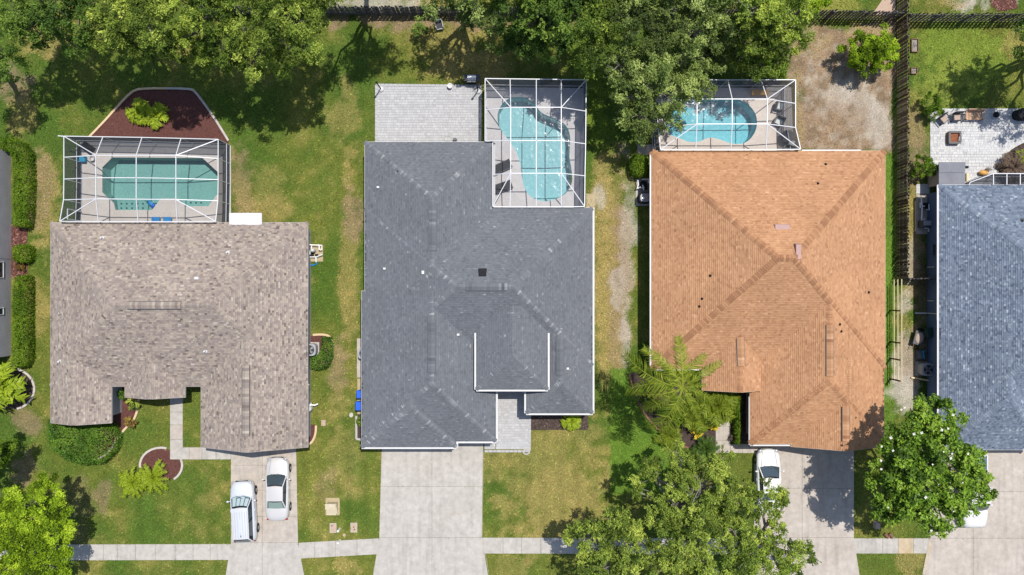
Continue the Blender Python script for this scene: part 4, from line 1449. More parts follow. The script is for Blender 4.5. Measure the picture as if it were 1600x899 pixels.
def grow(blobs, style, dens, leaf=(0.15, 0.07), per=110, reach=0.75, droop=0.12, lo=-0.35):
    C, D, B = clumps_for(blobs, dens, lo)
    n = len(C)
    btint = RNG.normal(0, 0.13, len(blobs))
    ctint = np.clip(RNG.normal(0.5, 0.21, n) + btint[B], 0.02, 0.98)
    domed = RNG.random(n) < {'mix': 0.62, 'spray': 0.0, 'tuft': 1.0}[style]
    out = []
    for kind in (True, False):
        c, d, ct = C[domed == kind], D[domed == kind], ctint[domed == kind]
        k = len(c)
        if not k:
            continue
        if kind:
            # a dense little dome of leaves facing outwards and up
            q = per
            dr = unit(k * q).reshape(k, q, 3) + d[:, None, :] * 0.35 + np.array((0, 0, 0.35))
            dr /= np.linalg.norm(dr, axis=2, keepdims=True)
            R = RNG.uniform(0.6, 1.15, (k, 1, 1)) * reach * 0.68
            lob = 1 + 0.28 * np.sin(dr[..., :1] * 6 + ct[:, None, None] * 40) * np.sin(dr[..., 1:2] * 6 + ct[:, None, None] * 23)
            pos = c[:, None, :] + dr * R * lob * (RNG.random((k, q, 1)) ** 0.35) * np.array((1, 1, 0.72))
            nor = dr * 0.75 + np.array((0, 0, 0.55)) + RNG.normal(0, 0.42, pos.shape)
            ax = RNG.normal(0, 1, pos.shape) + dr * 0.6
            t = ct[:, None] + RNG.normal(0, 0.12, (k, q))
        else:
            K = 7
            tw = d[:, None, :] * 0.75 + unit(k * K).reshape(k, K, 3) * 0.95 + np.array((0, 0, 0.3))
            tw /= np.linalg.norm(tw, axis=2, keepdims=True)
            q = per // K
            u = RNG.uniform(0.05, 1, (k, K, q))
            ln = RNG.uniform(0.6, 1.25, (k, K, 1)) * reach
            pos = c[:, None, None, :] + tw[:, :, None, :] * (u * ln)[..., None]
            pos[..., 2] -= droop * (u ** 2) * ln * 1.6
            pos += RNG.normal(0, 0.045, pos.shape)
            ax = tw[:, :, None, :] * 0.9 + RNG.normal(0, 0.5, pos.shape)
            nor = RNG.normal(0, 0.45, pos.shape) + np.array((0, 0, 1.0)) + d[:, None, None, :] * 0.3
            t = ct[:, None, None] + RNG.normal(0, 0.11, u.shape)
        out.append([x.reshape(-1, 3) for x in (pos, ax, nor)] + [t.reshape(-1)])
    pos, ax, nor, t = (np.concatenate([o[i] for o in out]) for i in range(4))
    return C, D, B, pos, ax, nor, t


def limb(mb, a, b, r0, r1, sag=0.0, n=5, seg=4, wig=0.12):
    a, b = Vector(a), Vector(b)
    L = (b - a).length
    pts, rr = [], []
    for i in range(seg + 1):
        u = i / seg
        p = a.lerp(b, u)
        p.z += math.sin(u * math.pi) * sag * L
        if 0 < i < seg:
            p += Vector((random.gauss(0, 1), random.gauss(0, 1), random.gauss(0, 0.6))) * wig * L / seg
        pts.append(p)
        rr.append(r0 + (r1 - r0) * u)
    mb.tube(pts, rr, n)


def tree(name, label, blobs_px, trunk_px, leafm, barkm='bark', style='mix', dens=3.2, leaf=(0.145, 0.078), per=112, reach=0.72, flat=0.9,
         trunk_r=0.24, group=None, cat='tree', droop=0.12, twigs=0.35, lo=-0.35, zoff=0.0):
    blobs = []
    for px, py, z, r in blobs_px:
        z += zoff
        rm = r / S * (1 - z / H)
        blobs.append((tuple(P(px, py, z)), rm, rm * flat))
    base = P(*trunk_px)
    root = thing(name, label, cat, base, 0, group)
    C, D, B, pos, ax, nor, t = grow(blobs, style, dens, leaf, per, reach, droop, lo)
    ok = pos[:, 2] > 0.05
    pos, ax, nor, t = pos[ok], ax[ok], nor[ok], t[ok]
    cr = link('crown', leaf_mesh('crown', pos, ax, nor, leaf[0], leaf[1], t, M[leafm], base), root)
    mb = MB()
    zc = sum(b[0][2] for b in blobs) / len(blobs)
    fork = Vector((base.x, base.y, 0)).lerp(Vector((sum(b[0][0] for b in blobs) / len(blobs), sum(b[0][1] for b in blobs) / len(blobs), zc)), 0.42)
    limb(mb, (base.x, base.y, -0.1), fork, trunk_r * 1.25, trunk_r * 0.8, 0, 8, 4, 0.05)
    for i, (c, rx, rz) in enumerate(blobs):
        tip = Vector(c) + Vector((0, 0, -rz * 0.1))
        limb(mb, fork, tip, trunk_r * 0.62, trunk_r * 0.2, 0.06, 6, 5, 0.16)
        idx = np.nonzero(B == i)[0]
        RNG.shuffle(idx)
        for j in idx[:max(3, int(len(idx) * twigs))]:
            mid = Vector(fork).lerp(tip, random.uniform(0.65, 1.0))
            limb(mb, mid, Vector(C[j]) + Vector(D[j]) * 0.25, trunk_r * 0.16, 0.012, 0.05, 4, 3, 0.2)
    part('trunk', mb, M[barkm], root)
    return root


BACK = 'oaks along the back fence'
tree('oak_tree', 'leafy green tree filling the top left corner of the picture', [(25, 15, 8, 42), (85, 10, 9, 40), (130, 30, 8, 34), (40, 50, 7, 26), (115, 62, 6.5, 24), (150, 5, 9, 30), (75, 30, 6.5, 22), (40, -35, 9, 44), (110, -40, 9.5, 44), (60, 55, 5, 24), (120, 75, 4.5, 20)], (70, 30), 'lf_dark', per=175, dens=3.4, group=BACK, zoff=1.2)
tree('oak_tree', 'low dark tree at the left edge under the top left corner', [(4, 75, 5, 26), (18, 105, 4.5, 22), (-20, 100, 6, 40), (0, 130, 3.6, 17)], (0, 110), 'lf_dark', group=BACK, zoff=1.2)
tree('oak_tree', 'feathery pale yellow-green oak right of the top left tree', [(190, 25, 9, 42), (240, 40, 9.5, 44), (180, 55, 8, 28), (215, 65, 7.5, 26), (270, 60, 7.5, 26), (230, 5, 9.5, 40), (155, 62, 7, 17), (195, -30, 10, 48), (255, -25, 10, 46), (220, 70, 5, 26), (265, 75, 5, 22), (180, 72, 5, 20)], (225, 30), 'lf_yellow', 'bark_pale', droop=0.3, per=170, dens=3.5, group=BACK, zoff=1.2)
tree('oak_tree', 'middle oak of the top left row above the red mulch bed', [(330, 25, 9.5, 42), (300, 55, 8, 28), (345, 70, 8, 30), (300, 10, 10, 34), (365, 95, 6.5, 16), (330, 90, 6.5, 14), (320, -35, 10.5, 48), (365, -20, 10, 42), (320, 85, 5, 24), (285, 70, 5, 22)], (325, 30), 'lf_oak', per=170, dens=3.5, droop=0.2, group=BACK, zoff=1.2)
tree('oak_tree', 'broad rounded oak at the right end of the top left row', [(415, 30, 10, 46), (465, 35, 9.5, 38), (400, 80, 8, 34), (455, 85, 7.5, 30), (480, 70, 8, 22), (380, 50, 9, 30), (430, 5, 10, 38), (495, 8, 8, 22), (385, 108, 6.5, 15), (410, -40, 11, 50), (465, -25, 10, 46), (500, -30, 9.5, 34), (440, 100, 5, 22), (400, 100, 5, 24), (490, 45, 7, 20)], (430, 40), 'lf_yellow', per=162, dens=3.3, droop=0.18, group=BACK, zoff=1.2)
tree('oak_tree', 'tall oak beyond the top edge whose branch tips hang over the back fence', [(590, -95, 12, 46), (560, -70, 11, 40), (620, -70, 11, 40), (575, -40, 9.5, 26), (515, -2, 8, 14)], (580, -30), 'lf_yellow', group=BACK, zoff=1.2)
tree('oak_tree', 'light green drooping tree over the back fence above the grill', [(690, -2, 6.5, 26), (720, 10, 6, 22), (745, 2, 7, 30), (675, 20, 5, 11), (760, 25, 6, 22), (735, 30, 5, 12), (700, -35, 8, 40), (750, -40, 8.5, 44), (770, 55, 4.5, 18), (770, 30, 6, 24)], (735, -5), 'lf_grey', droop=0.35, dens=2.5, group=BACK, zoff=1.2)
tree('oak_tree', 'dark dense oak at the top centre above the kidney shaped pool cage', [(805, 20, 7, 46), (855, 20, 8, 46), (820, 58, 5.2, 34), (795, 50, 4.6, 24), (865, 60, 6.6, 34), (905, 25, 8.5, 40), (880, 5, 8.5, 40), (810, -30, 10, 48), (870, -35, 10, 48), (800, 66, 4.2, 20), (850, 72, 4.2, 20)], (840, 25), 'lf_dark', per=175, dens=3.6, group=BACK, zoff=-0.6)
tree('oak_tree', 'small drooping oak branch mass beside the dark top centre oak', [(930, 65, 8, 34), (920, 95, 6.5, 20), (950, 40, 9, 40), (940, 10, 9, 36), (930, -35, 10, 46), (915, 100, 4.5, 18)], (935, 40), 'lf_oak', per=120, group=BACK, zoff=-0.6)
tree('oak_tree', 'grey-green spreading oak hanging over the left side of the round ended pool', [(1000, 130, 7.4, 40), (1045, 150, 6, 38), (1000, 185, 6, 30), (1075, 135, 5.6, 32), (965, 100, 7.5, 34), (1040, 190, 5, 20), (1005, 205, 4.6, 15), (1100, 142, 4.6, 16), (980, 150, 7, 28), (1020, 100, 8.5, 34)], (1010, 140), 'lf_grey', 'bark_pale', droop=0.3, per=170, dens=3.3, twigs=0.5, group=BACK, zoff=-0.6)
tree('oak_tree', 'large grey-green oak above the top of the round ended pool', [(1085, 50, 8, 48), (1135, 35, 6, 46), (1070, 92, 5.4, 30), (1125, 82, 4.4, 34), (1020, 45, 9, 46), (1050, 20, 9, 44), (1110, 5, 9, 42), (1100, 112, 5, 18), (985, 25, 9.5, 36), (1000, -30, 10.5, 48), (1070, -35, 10.5, 50), (1130, -30, 10, 46), (1010, 75, 7, 34), (1140, 68, 4.6, 28)], (1090, 55), 'lf_grey', 'bark_pale', droop=0.3, per=170, dens=3.4, twigs=0.5, group=BACK, zoff=-0.6)
tree('oak_tree', 'olive green oak leaning over the back fence beside the sandy yard', [(1190, 45, 7, 46), (1220, 30, 8, 42), (1195, 82, 4.6, 28), (1240, 60, 6, 26), (1235, 8, 8.5, 34), (1165, 75, 5, 32), (1180, 10, 9.5, 40), (1215, 100, 5, 14), (1190, -30, 9.5, 46), (1240, -25, 9, 36), (1180, 105, 5, 20), (1210, 60, 6.5, 30)], (1200, 40), 'lf_oak', 'bark_pale', droop=0.3, per=170, dens=3.3, twigs=0.45, group=BACK, zoff=-0.6)
tree('small_tree', 'bright lime green young tree at the end of the back fence', [(1272, 8, 4, 15), (1285, 2, 4, 14), (1262, 18, 3.5, 9)], (1273, 14), 'lf_bright', style='tuft', reach=0.5, trunk_r=0.08)
tree('citrus_tree', 'round lime green citrus tree standing in the sandy back yard', [(1345, 76, 2.2, 28), (1374, 74, 2.4, 28), (1358, 96, 1.9, 24), (1382, 90, 2.0, 18), (1338, 92, 1.8, 16), (1360, 78, 2.6, 26)], (1358, 88), 'lf_bright', style='tuft', dens=9, per=130, leaf=(0.13, 0.07), reach=0.45, trunk_r=0.1, flat=0.8)
tree('oak_tree', 'dark tree at the top right edge shading the fenced lawn', [(1600, 45, 7, 20), (1612, 75, 6, 26), (1700, 15, 9, 50), (1665, 45, 8.5, 40), (1690, 70, 8, 46), (1640, 20, 8.5, 24), (1720, 100, 8, 40)], (1670, 60), 'lf_dark')
tree('bush', 'leafy green bush at the upper left corner of the white paver patio', [(1458, 160, 1.3, 15), (1455, 178, 1.0, 12), (1466, 170, 1.2, 12)], (1457, 168), 'lf_hedge', style='tuft', dens=9, per=90, leaf=(0.13, 0.07), reach=0.38, trunk_r=0.06, cat='bush', lo=-0.6)
tree('bush', 'leafy green bush beside the grey sheet roof by the paver patio', [(1444, 258, 1.5, 15), (1452, 268, 1.3, 13), (1437, 268, 1.2, 12)], (1445, 263), 'lf_hedge', style='tuft', dens=9, per=90, leaf=(0.13, 0.07), reach=0.38, trunk_r=0.06, cat='bush', lo=-0.6)
tree('shade_tree', 'tufted yellow-green tree in the bottom left corner by the pavement', [(40, 785, 6.5, 24), (65, 765, 6.5, 17), (84, 775, 6, 18), (90, 800, 5.5, 17), (60, 810, 6, 18), (25, 810, 6.5, 22), (20, 835, 6.5, 22), (55, 835, 6, 16), (110, 828, 4.8, 15), (104, 852, 4.5, 13), (75, 862, 5.5, 16),
      (35, 875, 6, 20), (65, 890, 5.5, 18), (10, 895, 6, 24), (95, 893, 4.5, 14), (72, 748, 5.5, 12), (-20, 860, 6.5, 40), (-15, 800, 6.5, 30), (50, 860, 6, 26), (40, 820, 6.2, 24), (80, 830, 5.5, 20), (95, 870, 5, 16), (20, 780, 6.3, 18)], (45, 850), 'lf_bright', style='tuft', dens=5.6, per=130, leaf=(0.16, 0.09), reach=0.62, trunk_r=0.2, flat=0.6)
tree('shade_tree', 'small leafy tree peeping in at the left edge below the palm', [(4, 712, 5, 14), (-25, 700, 6.5, 34), (-10, 735, 5.5, 20), (-40, 730, 6.5, 36), (16, 700, 5, 8)], (-25, 720), 'lf_hedge', style='tuft', dens=4.6, per=120, leaf=(0.16, 0.09), reach=0.6, flat=0.6)
tree('oak_tree', 'big yellow-green oak between the front lawn and the terracotta house driveway', [(1095, 755, 8, 46), (1065, 730, 7.5, 26), (1140, 780, 7.5, 38), (1050, 790, 8, 30), (1085, 815, 8, 40), (1065, 850, 8, 44), (1120, 740, 7, 26), (1010, 745, 6.3, 18), (1015, 720, 6, 15), (1130, 715, 6, 16),
      (1090, 890, 8, 40), (1150, 830, 7.5, 26), (1165, 760, 6.2, 16), (1055, 700, 5.6, 13), (1030, 810, 7.5, 24), (1045, 880, 8, 36), (1000, 770, 6, 12)], (1075, 800), 'lf_yellow', 'bark_pale', style='mix', dens=5.4, per=175, reach=0.55, droop=0.05, leaf=(0.125, 0.072), twigs=0.4, lo=-0.25)
tree('oak_tree', 'yellow-green oak over the pavement at the lower left of the big oak', [(960, 815, 7.5, 28), (935, 845, 7.2, 30), (975, 855, 7.5, 32), (910, 825, 6.2, 20), (945, 890, 7.2, 36), (990, 895, 7.5, 34), (905, 860, 6.3, 18), (985, 825, 6.8, 20), (893, 838, 5.6, 11), (1005, 845, 6.8, 18)], (950, 860), 'lf_yellow', 'bark_pale', dens=4.2, per=126, reach=0.62, droop=0.05, leaf=(0.15, 0.085), twigs=0.5, lo=-0.15)
tree('oak_tree', 'open yellow-green oak reaching over the white car and its driveway', [(1200, 775, 6, 20), (1215, 790, 5.5, 16), (1190, 800, 6, 15), (1215, 815, 5.5, 12), (1215, 850, 6, 22), (1185, 845, 6.5, 24), (1240, 870, 5.5, 22), (1255, 850, 5.2, 13), (1200, 885, 6.5, 32), (1160, 880, 7, 30), (1235, 895, 5.8, 24), (1140, 860, 7, 24), (1262, 868, 5, 9), (1225, 775, 5, 9)], (1165, 850), 'lf_oak', 'bark_pale', dens=4.2, per=126, reach=0.62, droop=0.05, leaf=(0.15, 0.085), twigs=0.5, lo=-0.15)

# magnolia with its flowers
mag_blobs = [(1440, 662, 6.8, 34), (1475, 665, 7, 32), (1425, 705, 7, 38), (1470, 715, 7.8, 46), (1500, 730, 7, 34), (1440, 755, 7.2, 40), (1490, 775, 7, 38), (1525, 745, 6, 22), (1528, 770, 5.5, 18), (1455, 800, 6.3, 34),
             (1392, 690, 6, 28), (1380, 715, 5.8, 26), (1380, 770, 5.8, 26), (1405, 785, 6, 30), (1372, 745, 5.2, 14), (1410, 735, 6.6, 34), (1492, 800, 5.8, 18), (1465, 822, 5, 15), (1542, 768, 4.8, 10), (1430, 635, 6, 18), (1455, 630, 6, 14), (1520, 715, 6, 18), (1400, 810, 5, 12), (1375, 800, 4.8, 10)]
mag = tree('magnolia_tree', 'large dark glossy magnolia with white blossoms between two driveways', mag_blobs, (1440, 745), 'lf_mag', style='tuft', dens=4.2, per=80, leaf=(0.25, 0.125), reach=0.68, trunk_r=0.22, flat=0.7, zoff=1.9)
fm = MB()
for k in range(8):
    a = k * math.pi / 4
    c, s_ = math.cos(a), math.sin(a)
    r = 0.15 if k % 2 else 0.12
    fm.add([(0, 0, 0), (r * 0.55 * c - 0.045 * s_, r * 0.55 * s_ + 0.045 * c, 0.05), (r * c, r * s_, 0.06), (r * 0.55 * c + 0.045 * s_, r * 0.55 * s_ - 0.045 * c, 0.05)], [(0, 3, 2, 1)])
fm.ell((0, 0, 0.04), 0.03, 0.03, 0.04, 6, 4)
fmesh = fm.mesh('flower', M['petal'])
fl = [(1408, 640), (1413, 637), (1419, 643), (1440, 676), (1428, 678), (1381, 681), (1392, 684), (1377, 698), (1419, 694), (1395, 704), (1489, 648), (1478, 689), (1474, 706), (1487, 709), (1463, 717), (1485, 716), (1457, 726), (1442, 731), (1376, 720), (1377, 733),
      (1373, 783), (1388, 793), (1362, 793), (1471, 777), (1490, 799), (1455, 829), (1414, 829), (1504, 754), (1524, 709), (1529, 735), (1512, 709), (1446, 777), (1397, 828), (1471, 672), (1481, 670)]
for i, (x, y) in enumerate(fl):
    if i % 3 == 2:
        continue
    zt = 3.5
    for bx, by, bz, br in mag_blobs:
        q = 1 - ((x - bx) ** 2 + (y - by) ** 2) / (br * 1.1) ** 2
        if q > 0:
            zt = max(zt, bz + 1.9 + math.sqrt(q) * br / S * 0.62 + 0.25)
    o = link('flower', fmesh, mag)
    o.location = P(x, y, zt) - OFF[mag]
    o.rotation_euler = (random.uniform(-0.3, 0.3), random.uniform(-0.3, 0.3), random.random() * 6)
    s_ = random.uniform(0.45, 0.85)
    o.scale = (s_, s_, s_)


def hedge(name, label, poly_px, z0, z1, leafm, cat='hedge', group=None, dens=420, leaf=(0.11, 0.07), rnd=0.25, bulge=0.06):
    """clipped shrub: leaf shell over a rounded body, dark branches inside"""
    ctr = P(sum(p[0] for p in poly_px) / len(poly_px), sum(p[1] for p in poly_px) / len(poly_px))
    poly = [P(*p, z1) for p in poly_px]
    root = thing(name, label, cat, (ctr.x, ctr.y, 0), 0, group)
    n = len(poly)
    xs, ys = [p.x for p in poly], [p.y for p in poly]
    pl = [(p.x, p.y) for p in poly]
    pts = []
    area = (max(xs) - min(xs)) * (max(ys) - min(ys))
    per = sum((poly[i] - poly[(i + 1) % n]).length for i in range(n))
    tries = int(dens * area)
    A = np.array(pl)
    Bv = np.roll(A, -1, 0)
    xy = RNG.uniform((min(xs), min(ys)), (max(xs), max(ys)), (tries, 2))
    ok = np.zeros(tries, bool)
    for a, b in zip(A, Bv):
        cond = (a[1] > xy[:, 1]) != (b[1] > xy[:, 1])
        with np.errstate(divide='ignore', invalid='ignore'):
            xi = (b[0] - a[0]) * (xy[:, 1] - a[1]) / (b[1] - a[1] + 1e-12) + a[0]
        ok ^= cond & (xy[:, 0] < xi)
    xy = xy[ok]
    dist = np.full(len(xy), 1e9)
    for a, b in zip(A, Bv):
        d = b - a
        t = np.clip(((xy - a) @ d) / (d @ d), 0, 1)
        dist = np.minimum(dist, np.linalg.norm(xy - a - t[:, None] * d, axis=1))
    f = np.clip(dist / rnd, 0, 1)
    bump = (vnoise(xy[:, 0], xy[:, 1], 2.2, 77) - 0.5) * 0.22 + (vnoise(xy[:, 0], xy[:, 1], 5.0, 78) - 0.5) * 0.12
    z = z1 - rnd * (1 - np.sqrt(1 - (1 - f) ** 2)) + bump - RNG.uniform(0, 0.14, len(xy)) ** 1.5
    top = np.column_stack([xy, z])
    ns = int(per * (z1 - z0) * dens * 0.7)
    u = RNG.random(ns) * per
    cum = np.concatenate([[0], np.cumsum([(poly[i] - poly[(i + 1) % n]).length for i in range(n)])])
    k = np.clip(np.searchsorted(cum, u) - 1, 0, n - 1)
    w = ((u - cum[k]) / (cum[k + 1] - cum[k]))[:, None]
    sidep = A[k] * (1 - w) + Bv[k] * w + RNG.normal(0, 0.05, (ns, 2))
    side = np.column_stack([sidep, RNG.uniform(z0 + 0.03, z1 - rnd * 0.6, ns)])
    nrm_s = np.column_stack([sidep - np.array((ctr.x, ctr.y)) * (1 - 0.0), np.full(ns, 0.5)])
    pos = np.concatenate([top, side])
    nor = np.concatenate([RNG.normal(0, 0.55, top.shape) + (0, 0, 1), nrm_s + RNG.normal(0, 0.6, side.shape)])
    ax = RNG.normal(0, 1, pos.shape)
    t = np.clip(0.5 + (vnoise(pos[:, 0], pos[:, 1], 1.5, 5) - 0.5) * 0.5 + RNG.normal(0, 0.18, len(pos)), 0, 1)
    link('crown', leaf_mesh('crown', pos, ax, nor, leaf[0], leaf[1], t, M[leafm], OFF[root]), root)
    for i in range(max(3, int(area * 2))):
        x, y = random.uniform(min(xs), max(xs)), random.uniform(min(ys), max(ys))
        if in_poly((x, y), pl):
            part('stem', MB().tube([(x, y, 0), (x + random.gauss(0, 0.08), y + random.gauss(0, 0.08), z1 * 0.5), (x + random.gauss(0, 0.15), y + random.gauss(0, 0.15), z1 - 0.2)], [0.03, 0.02, 0.01], 4), M['bark'], root)
    return root


def oval(cx, cy, rx, ry, n=20, rot=0.0, e=1.0):
    out = []
    for i in range(n):
        a = 2 * math.pi * i / n
        c, s_ = math.cos(a), math.sin(a)
        x, y = rx * abs(c) ** e * (1 if c > 0 else -1), ry * abs(s_) ** e * (1 if s_ > 0 else -1)
        out.append((cx + x * math.cos(rot) - y * math.sin(rot), cy + x * math.sin(rot) + y * math.cos(rot)))
    return out


CL = 'clipped hedges along the grey stucco wall'
hedge('hedge', 'long clipped hedge with a rounded upper corner beside the grey stucco wall', [(-5, 214), (14, 214), (30, 222), (41, 238), (42, 290), (40, 345), (38, 354), (20, 353), (19, 300), (18, 245), (10, 234), (-5, 233)], 0, 1.3, 'lf_hedge', group=CL)
hedge('hedge', 'small cube shaped hedge between two longer hedges by the stucco wall', oval(30, 396, 12.5, 13, 16, 0, 0.55), 0, 1.2, 'lf_hedge', group=CL)
hedge('hedge', 'long clipped hedge below the cube shaped one by the stucco wall', [(22, 432), (38, 431), (41, 440), (40, 500), (41, 560), (38, 571), (24, 574), (17, 570), (18, 480), (20, 440)], 0, 1.25, 'lf_hedge', group=CL)
hedge('shrub', 'big rounded dark green shrub in front of the taupe roof corner', [(70, 658), (100, 660), (140, 662), (168, 668), (178, 685), (172, 708), (155, 724), (125, 728), (100, 722), (78, 708), (68, 685)], 0, 1.6, 'lf_hedge_dark', 'bush', leaf=(0.13, 0.07), dens=330, rnd=0.8)
hedge('bush', 'tiny light green bush beside the big rounded shrub', oval(173, 670, 7, 6), 0, 0.6, 'lf_hedge', 'bush', rnd=0.25)
hedge('hedge', 'L shaped clipped hedge wrapped around the air conditioner', [(502, 529), (515, 528), (518, 540), (517, 560), (511, 574), (498, 578), (486, 576), (485, 560), (496, 556), (502, 548)], 0, 0.75, 'lf_hedge_dark', rnd=0.2)
hedge('bush', 'rounded bright green bush at the upper left corner of the terracotta roof', oval(1000.5, 257, 13.5, 16.5, 18, 0, 0.75), 0, 1.5, 'lf_hedge', 'bush', rnd=0.5)
hedge('hedge', 'thin tall strip hedge between the front walk and the terracotta garage wing', [(1152, 620), (1157, 620), (1157, 695), (1152, 695)], 0, 1.3, 'lf_hedge', rnd=0.12)
hedge('bush', 'small green plant beside the blue bins at the grey house wall', oval(562, 660, 5, 6), 0, 0.7, 'lf_hedge', 'bush', rnd=0.3)
hedge('bush', 'low green shrub between the round ended pool cage and the oak', [(1188, 92), (1212, 88), (1232, 108), (1230, 121), (1190, 121)], 0, 1.4, 'lf_hedge', 'bush', rnd=0.6)
hedge('bush', 'dark weeds hugging the left wall of the terracotta house', [(998, 566), (1016, 560), (1017, 576), (1000, 578)], 0, 0.9, 'lf_hedge_dark', 'bush', rnd=0.5, dens=250)
tree('bush', 'sparse bush casting shade under the overhanging fence tree', [(655, 38, 1.4, 10), (650, 50, 1.1, 9), (662, 48, 1.2, 8)], (655, 45), 'lf_dark', style='tuft', dens=4, per=70, leaf=(0.13, 0.06), reach=0.4, trunk_r=0.07, cat='bush', twigs=0.2)


# ------------------------------------------------------------------ palms and cycads
def frond_mesh(name, m, length, rise, droop, pairs, leaflet, wid, vee=0.35, tint=0.5, curl=0.5, sweep=0.0, seg=False):
    mb = MB()
    spine = lambda u: Vector((length * u * (1 - 0.12 * u * droop), sweep * length * u * u, rise * length * u - droop * length * u * u))
    mb.tube([spine(i / 8) for i in range(9)], [0.03 * (1 - 0.75 * i / 8) * (0.45 if seg else 1) for i in range(9)], 4, min(1, tint + 0.3))
    for i in range(pairs):
        u = 0.12 + 0.86 * (i + 0.5 + random.uniform(-0.3, 0.3)) / pairs
        c = spine(u)
        d = (spine(min(u + 0.02, 1)) - spine(u - 0.02)).normalized()
        lat = d.cross(Vector((0, 0, 1))).normalized()
        ll = leaflet * (0.35 + 0.65 * math.sin(math.pi * (0.12 + 0.8 * u))) * random.uniform(0.7, 1.2)
        for sg in (-1, 1):
            dirn = (lat * sg * 0.85 + d * random.uniform(0.25, 0.85) + Vector((0, 0, vee + random.gauss(0, 0.2)))).normalized()
            mid = c + dirn * ll * 0.5
            tip = c + dirn * ll + Vector((0, 0, -curl * ll * 0.6)) + d * ll * 0.12
            w = d * wid * 0.5
            t = min(max(tint + random.gauss(0, 0.2), 0), 1)
            mb.add([c - w * 0.5, mid - w, tip, mid + w, c + w * 0.5], [(0, 1, 2, 3, 4)], t)
    return mb.mesh(name, m)


def rosette(name, label, cat, px, py, z, kinds, n, rings, trunk=None, spin=0.0, group=None, tr=0.12, squash=None):
    base = P(px, py, z)
    root = thing(name, label, cat, (base.x, base.y, 0), 0, group)
    OFF[root] = Vector((0, 0, 0))
    k = 0
    for ri, (cnt, tilt, sc) in enumerate(rings):
        for i in range(cnt):
            o = link('frond', random.choice(kinds), root)
            o.location = (0, 0, z + 0.03 * ri)
            o.rotation_euler = (random.gauss(0, 0.12), tilt + random.gauss(0, 0.08), spin + 2 * math.pi * (i + 0.5 * ri) / cnt + random.gauss(0, 0.13))
            s_ = sc * random.uniform(0.85, 1.12)
            o.scale = (s_, s_, s_)
    if z > 0.05:
        mb = MB().tube([(0, 0, -0.05), (tr * 0.5, 0, z * 0.5), (0, 0, z + 0.05)], [tr * 1.25, tr, tr * 0.9], 8)
        part('trunk', mb, M['bark'], root)
    return root


sago = [frond_mesh('frond', M['lf_sago'], 1.0, 0.55, 0.65, 20, 0.20, 0.045, 0.3, 0.55) for _ in range(3)]
sago_d = [frond_mesh('frond', M['lf_sago_dark'], 1.0, 0.5, 0.55, 20, 0.20, 0.045, 0.3, 0.5) for _ in range(3)]
broad = [frond_mesh('frond', M['lf_sago'], 1.0, 0.7, 0.75, 9, 0.34, 0.12, 0.2, 0.6) for _ in range(3)]
fan = [frond_mesh('frond', M['lf_palm'], 1.0, 0.55, 0.5, 16, 0.42, 0.06, 0.15, 0.5) for _ in range(3)]
brownf = [frond_mesh('frond', M['lf_brown'], 1.0, 0.5, 0.7, 18, 0.25, 0.05, 0.2, 0.5) for _ in range(3)]
rosette('cycad', 'right hand one of two bright cycads in the red mulch bed', 'plant', 246, 180, 0.25, broad, 0, [(11, -0.15, 1.15), (8, -0.7, 0.8)], group='cycads in the red mulch bed')
rosette('cycad', 'left hand one of two bright cycads in the red mulch bed', 'plant', 219, 176, 0.25, broad, 0, [(11, -0.15, 1.15), (8, -0.7, 0.8)], group='cycads in the red mulch bed')
rosette('cycad', 'left one of the twin yellow-green sago palms by the round mulch bed', 'plant', 208, 754, 0.45, sago, 0, [(16, -0.1, 1.3), (12, -0.55, 1.0), (7, -1.0, 0.7)], group='twin sago palms')
rosette('cycad', 'right one of the twin yellow-green sago palms by the round mulch bed', 'plant', 240, 746, 0.5, sago, 0, [(16, -0.1, 1.45), (13, -0.55, 1.1), (8, -1.0, 0.75)], group='twin sago palms')
rosette('cycad', 'green plant in the dark mulch under the lower right grey roof corner', 'plant', 893, 658, 0.3, broad, 0, [(10, -0.15, 0.85), (7, -0.7, 0.65)])
rosette('cycad', 'dark green sago palm at the foot of the terracotta house front walk', 'plant', 1103, 701, 0.6, sago_d, 0, [(18, -0.05, 1.15), (14, -0.5, 1.0), (8, -1.0, 0.7)])
rosette('palm', 'broad leaved palm at the left edge below the hedges', 'palm', 5, 603, 1.6, broad, 0, [(12, -0.05, 1.9), (9, -0.5, 1.6), (6, -1.0, 1.1)], tr=0.14)
rosette('shrub', 'dry brown spiky shrub in the curved bed at the right edge', 'plant', 1583, 262, 0.4, brownf, 0, [(16, -0.1, 1.5), (14, -0.5, 1.3), (8, -1.0, 0.9)])
rosette('cycad', 'green spiky plant behind the brown shrub at the right edge', 'plant', 1601, 248, 0.6, sago, 0, [(12, -0.1, 0.9), (8, -0.6, 0.7)])
rosette('palm', 'short bushy palm right of the tall palm beside the terracotta roof', 'palm', 1118, 634, 1.4, fan, 0, [(12, 0.0, 1.7), (10, -0.5, 1.5), (6, -1.0, 1.0)], tr=0.12)
rosette('palm', 'low arching palm below the short bushy palm', 'palm', 1085, 650, 0.9, fan, 0, [(10, 0.0, 1.4), (8, -0.5, 1.2)], tr=0.1)
rosette('palm', 'pale fan palm beside the front walk and terracotta entrance', 'palm', 1134, 628, 1.0, fan, 0, [(10, 0.05, 1.25), (8, -0.5, 1.0)], tr=0.1)
rosette('plant', 'spray of yellowish arching leaves at the point of the palm bed', 'plant', 1045, 682, 0.4, fan, 0, [(10, -0.1, 1.1), (8, -0.6, 0.9)], tr=0.08)
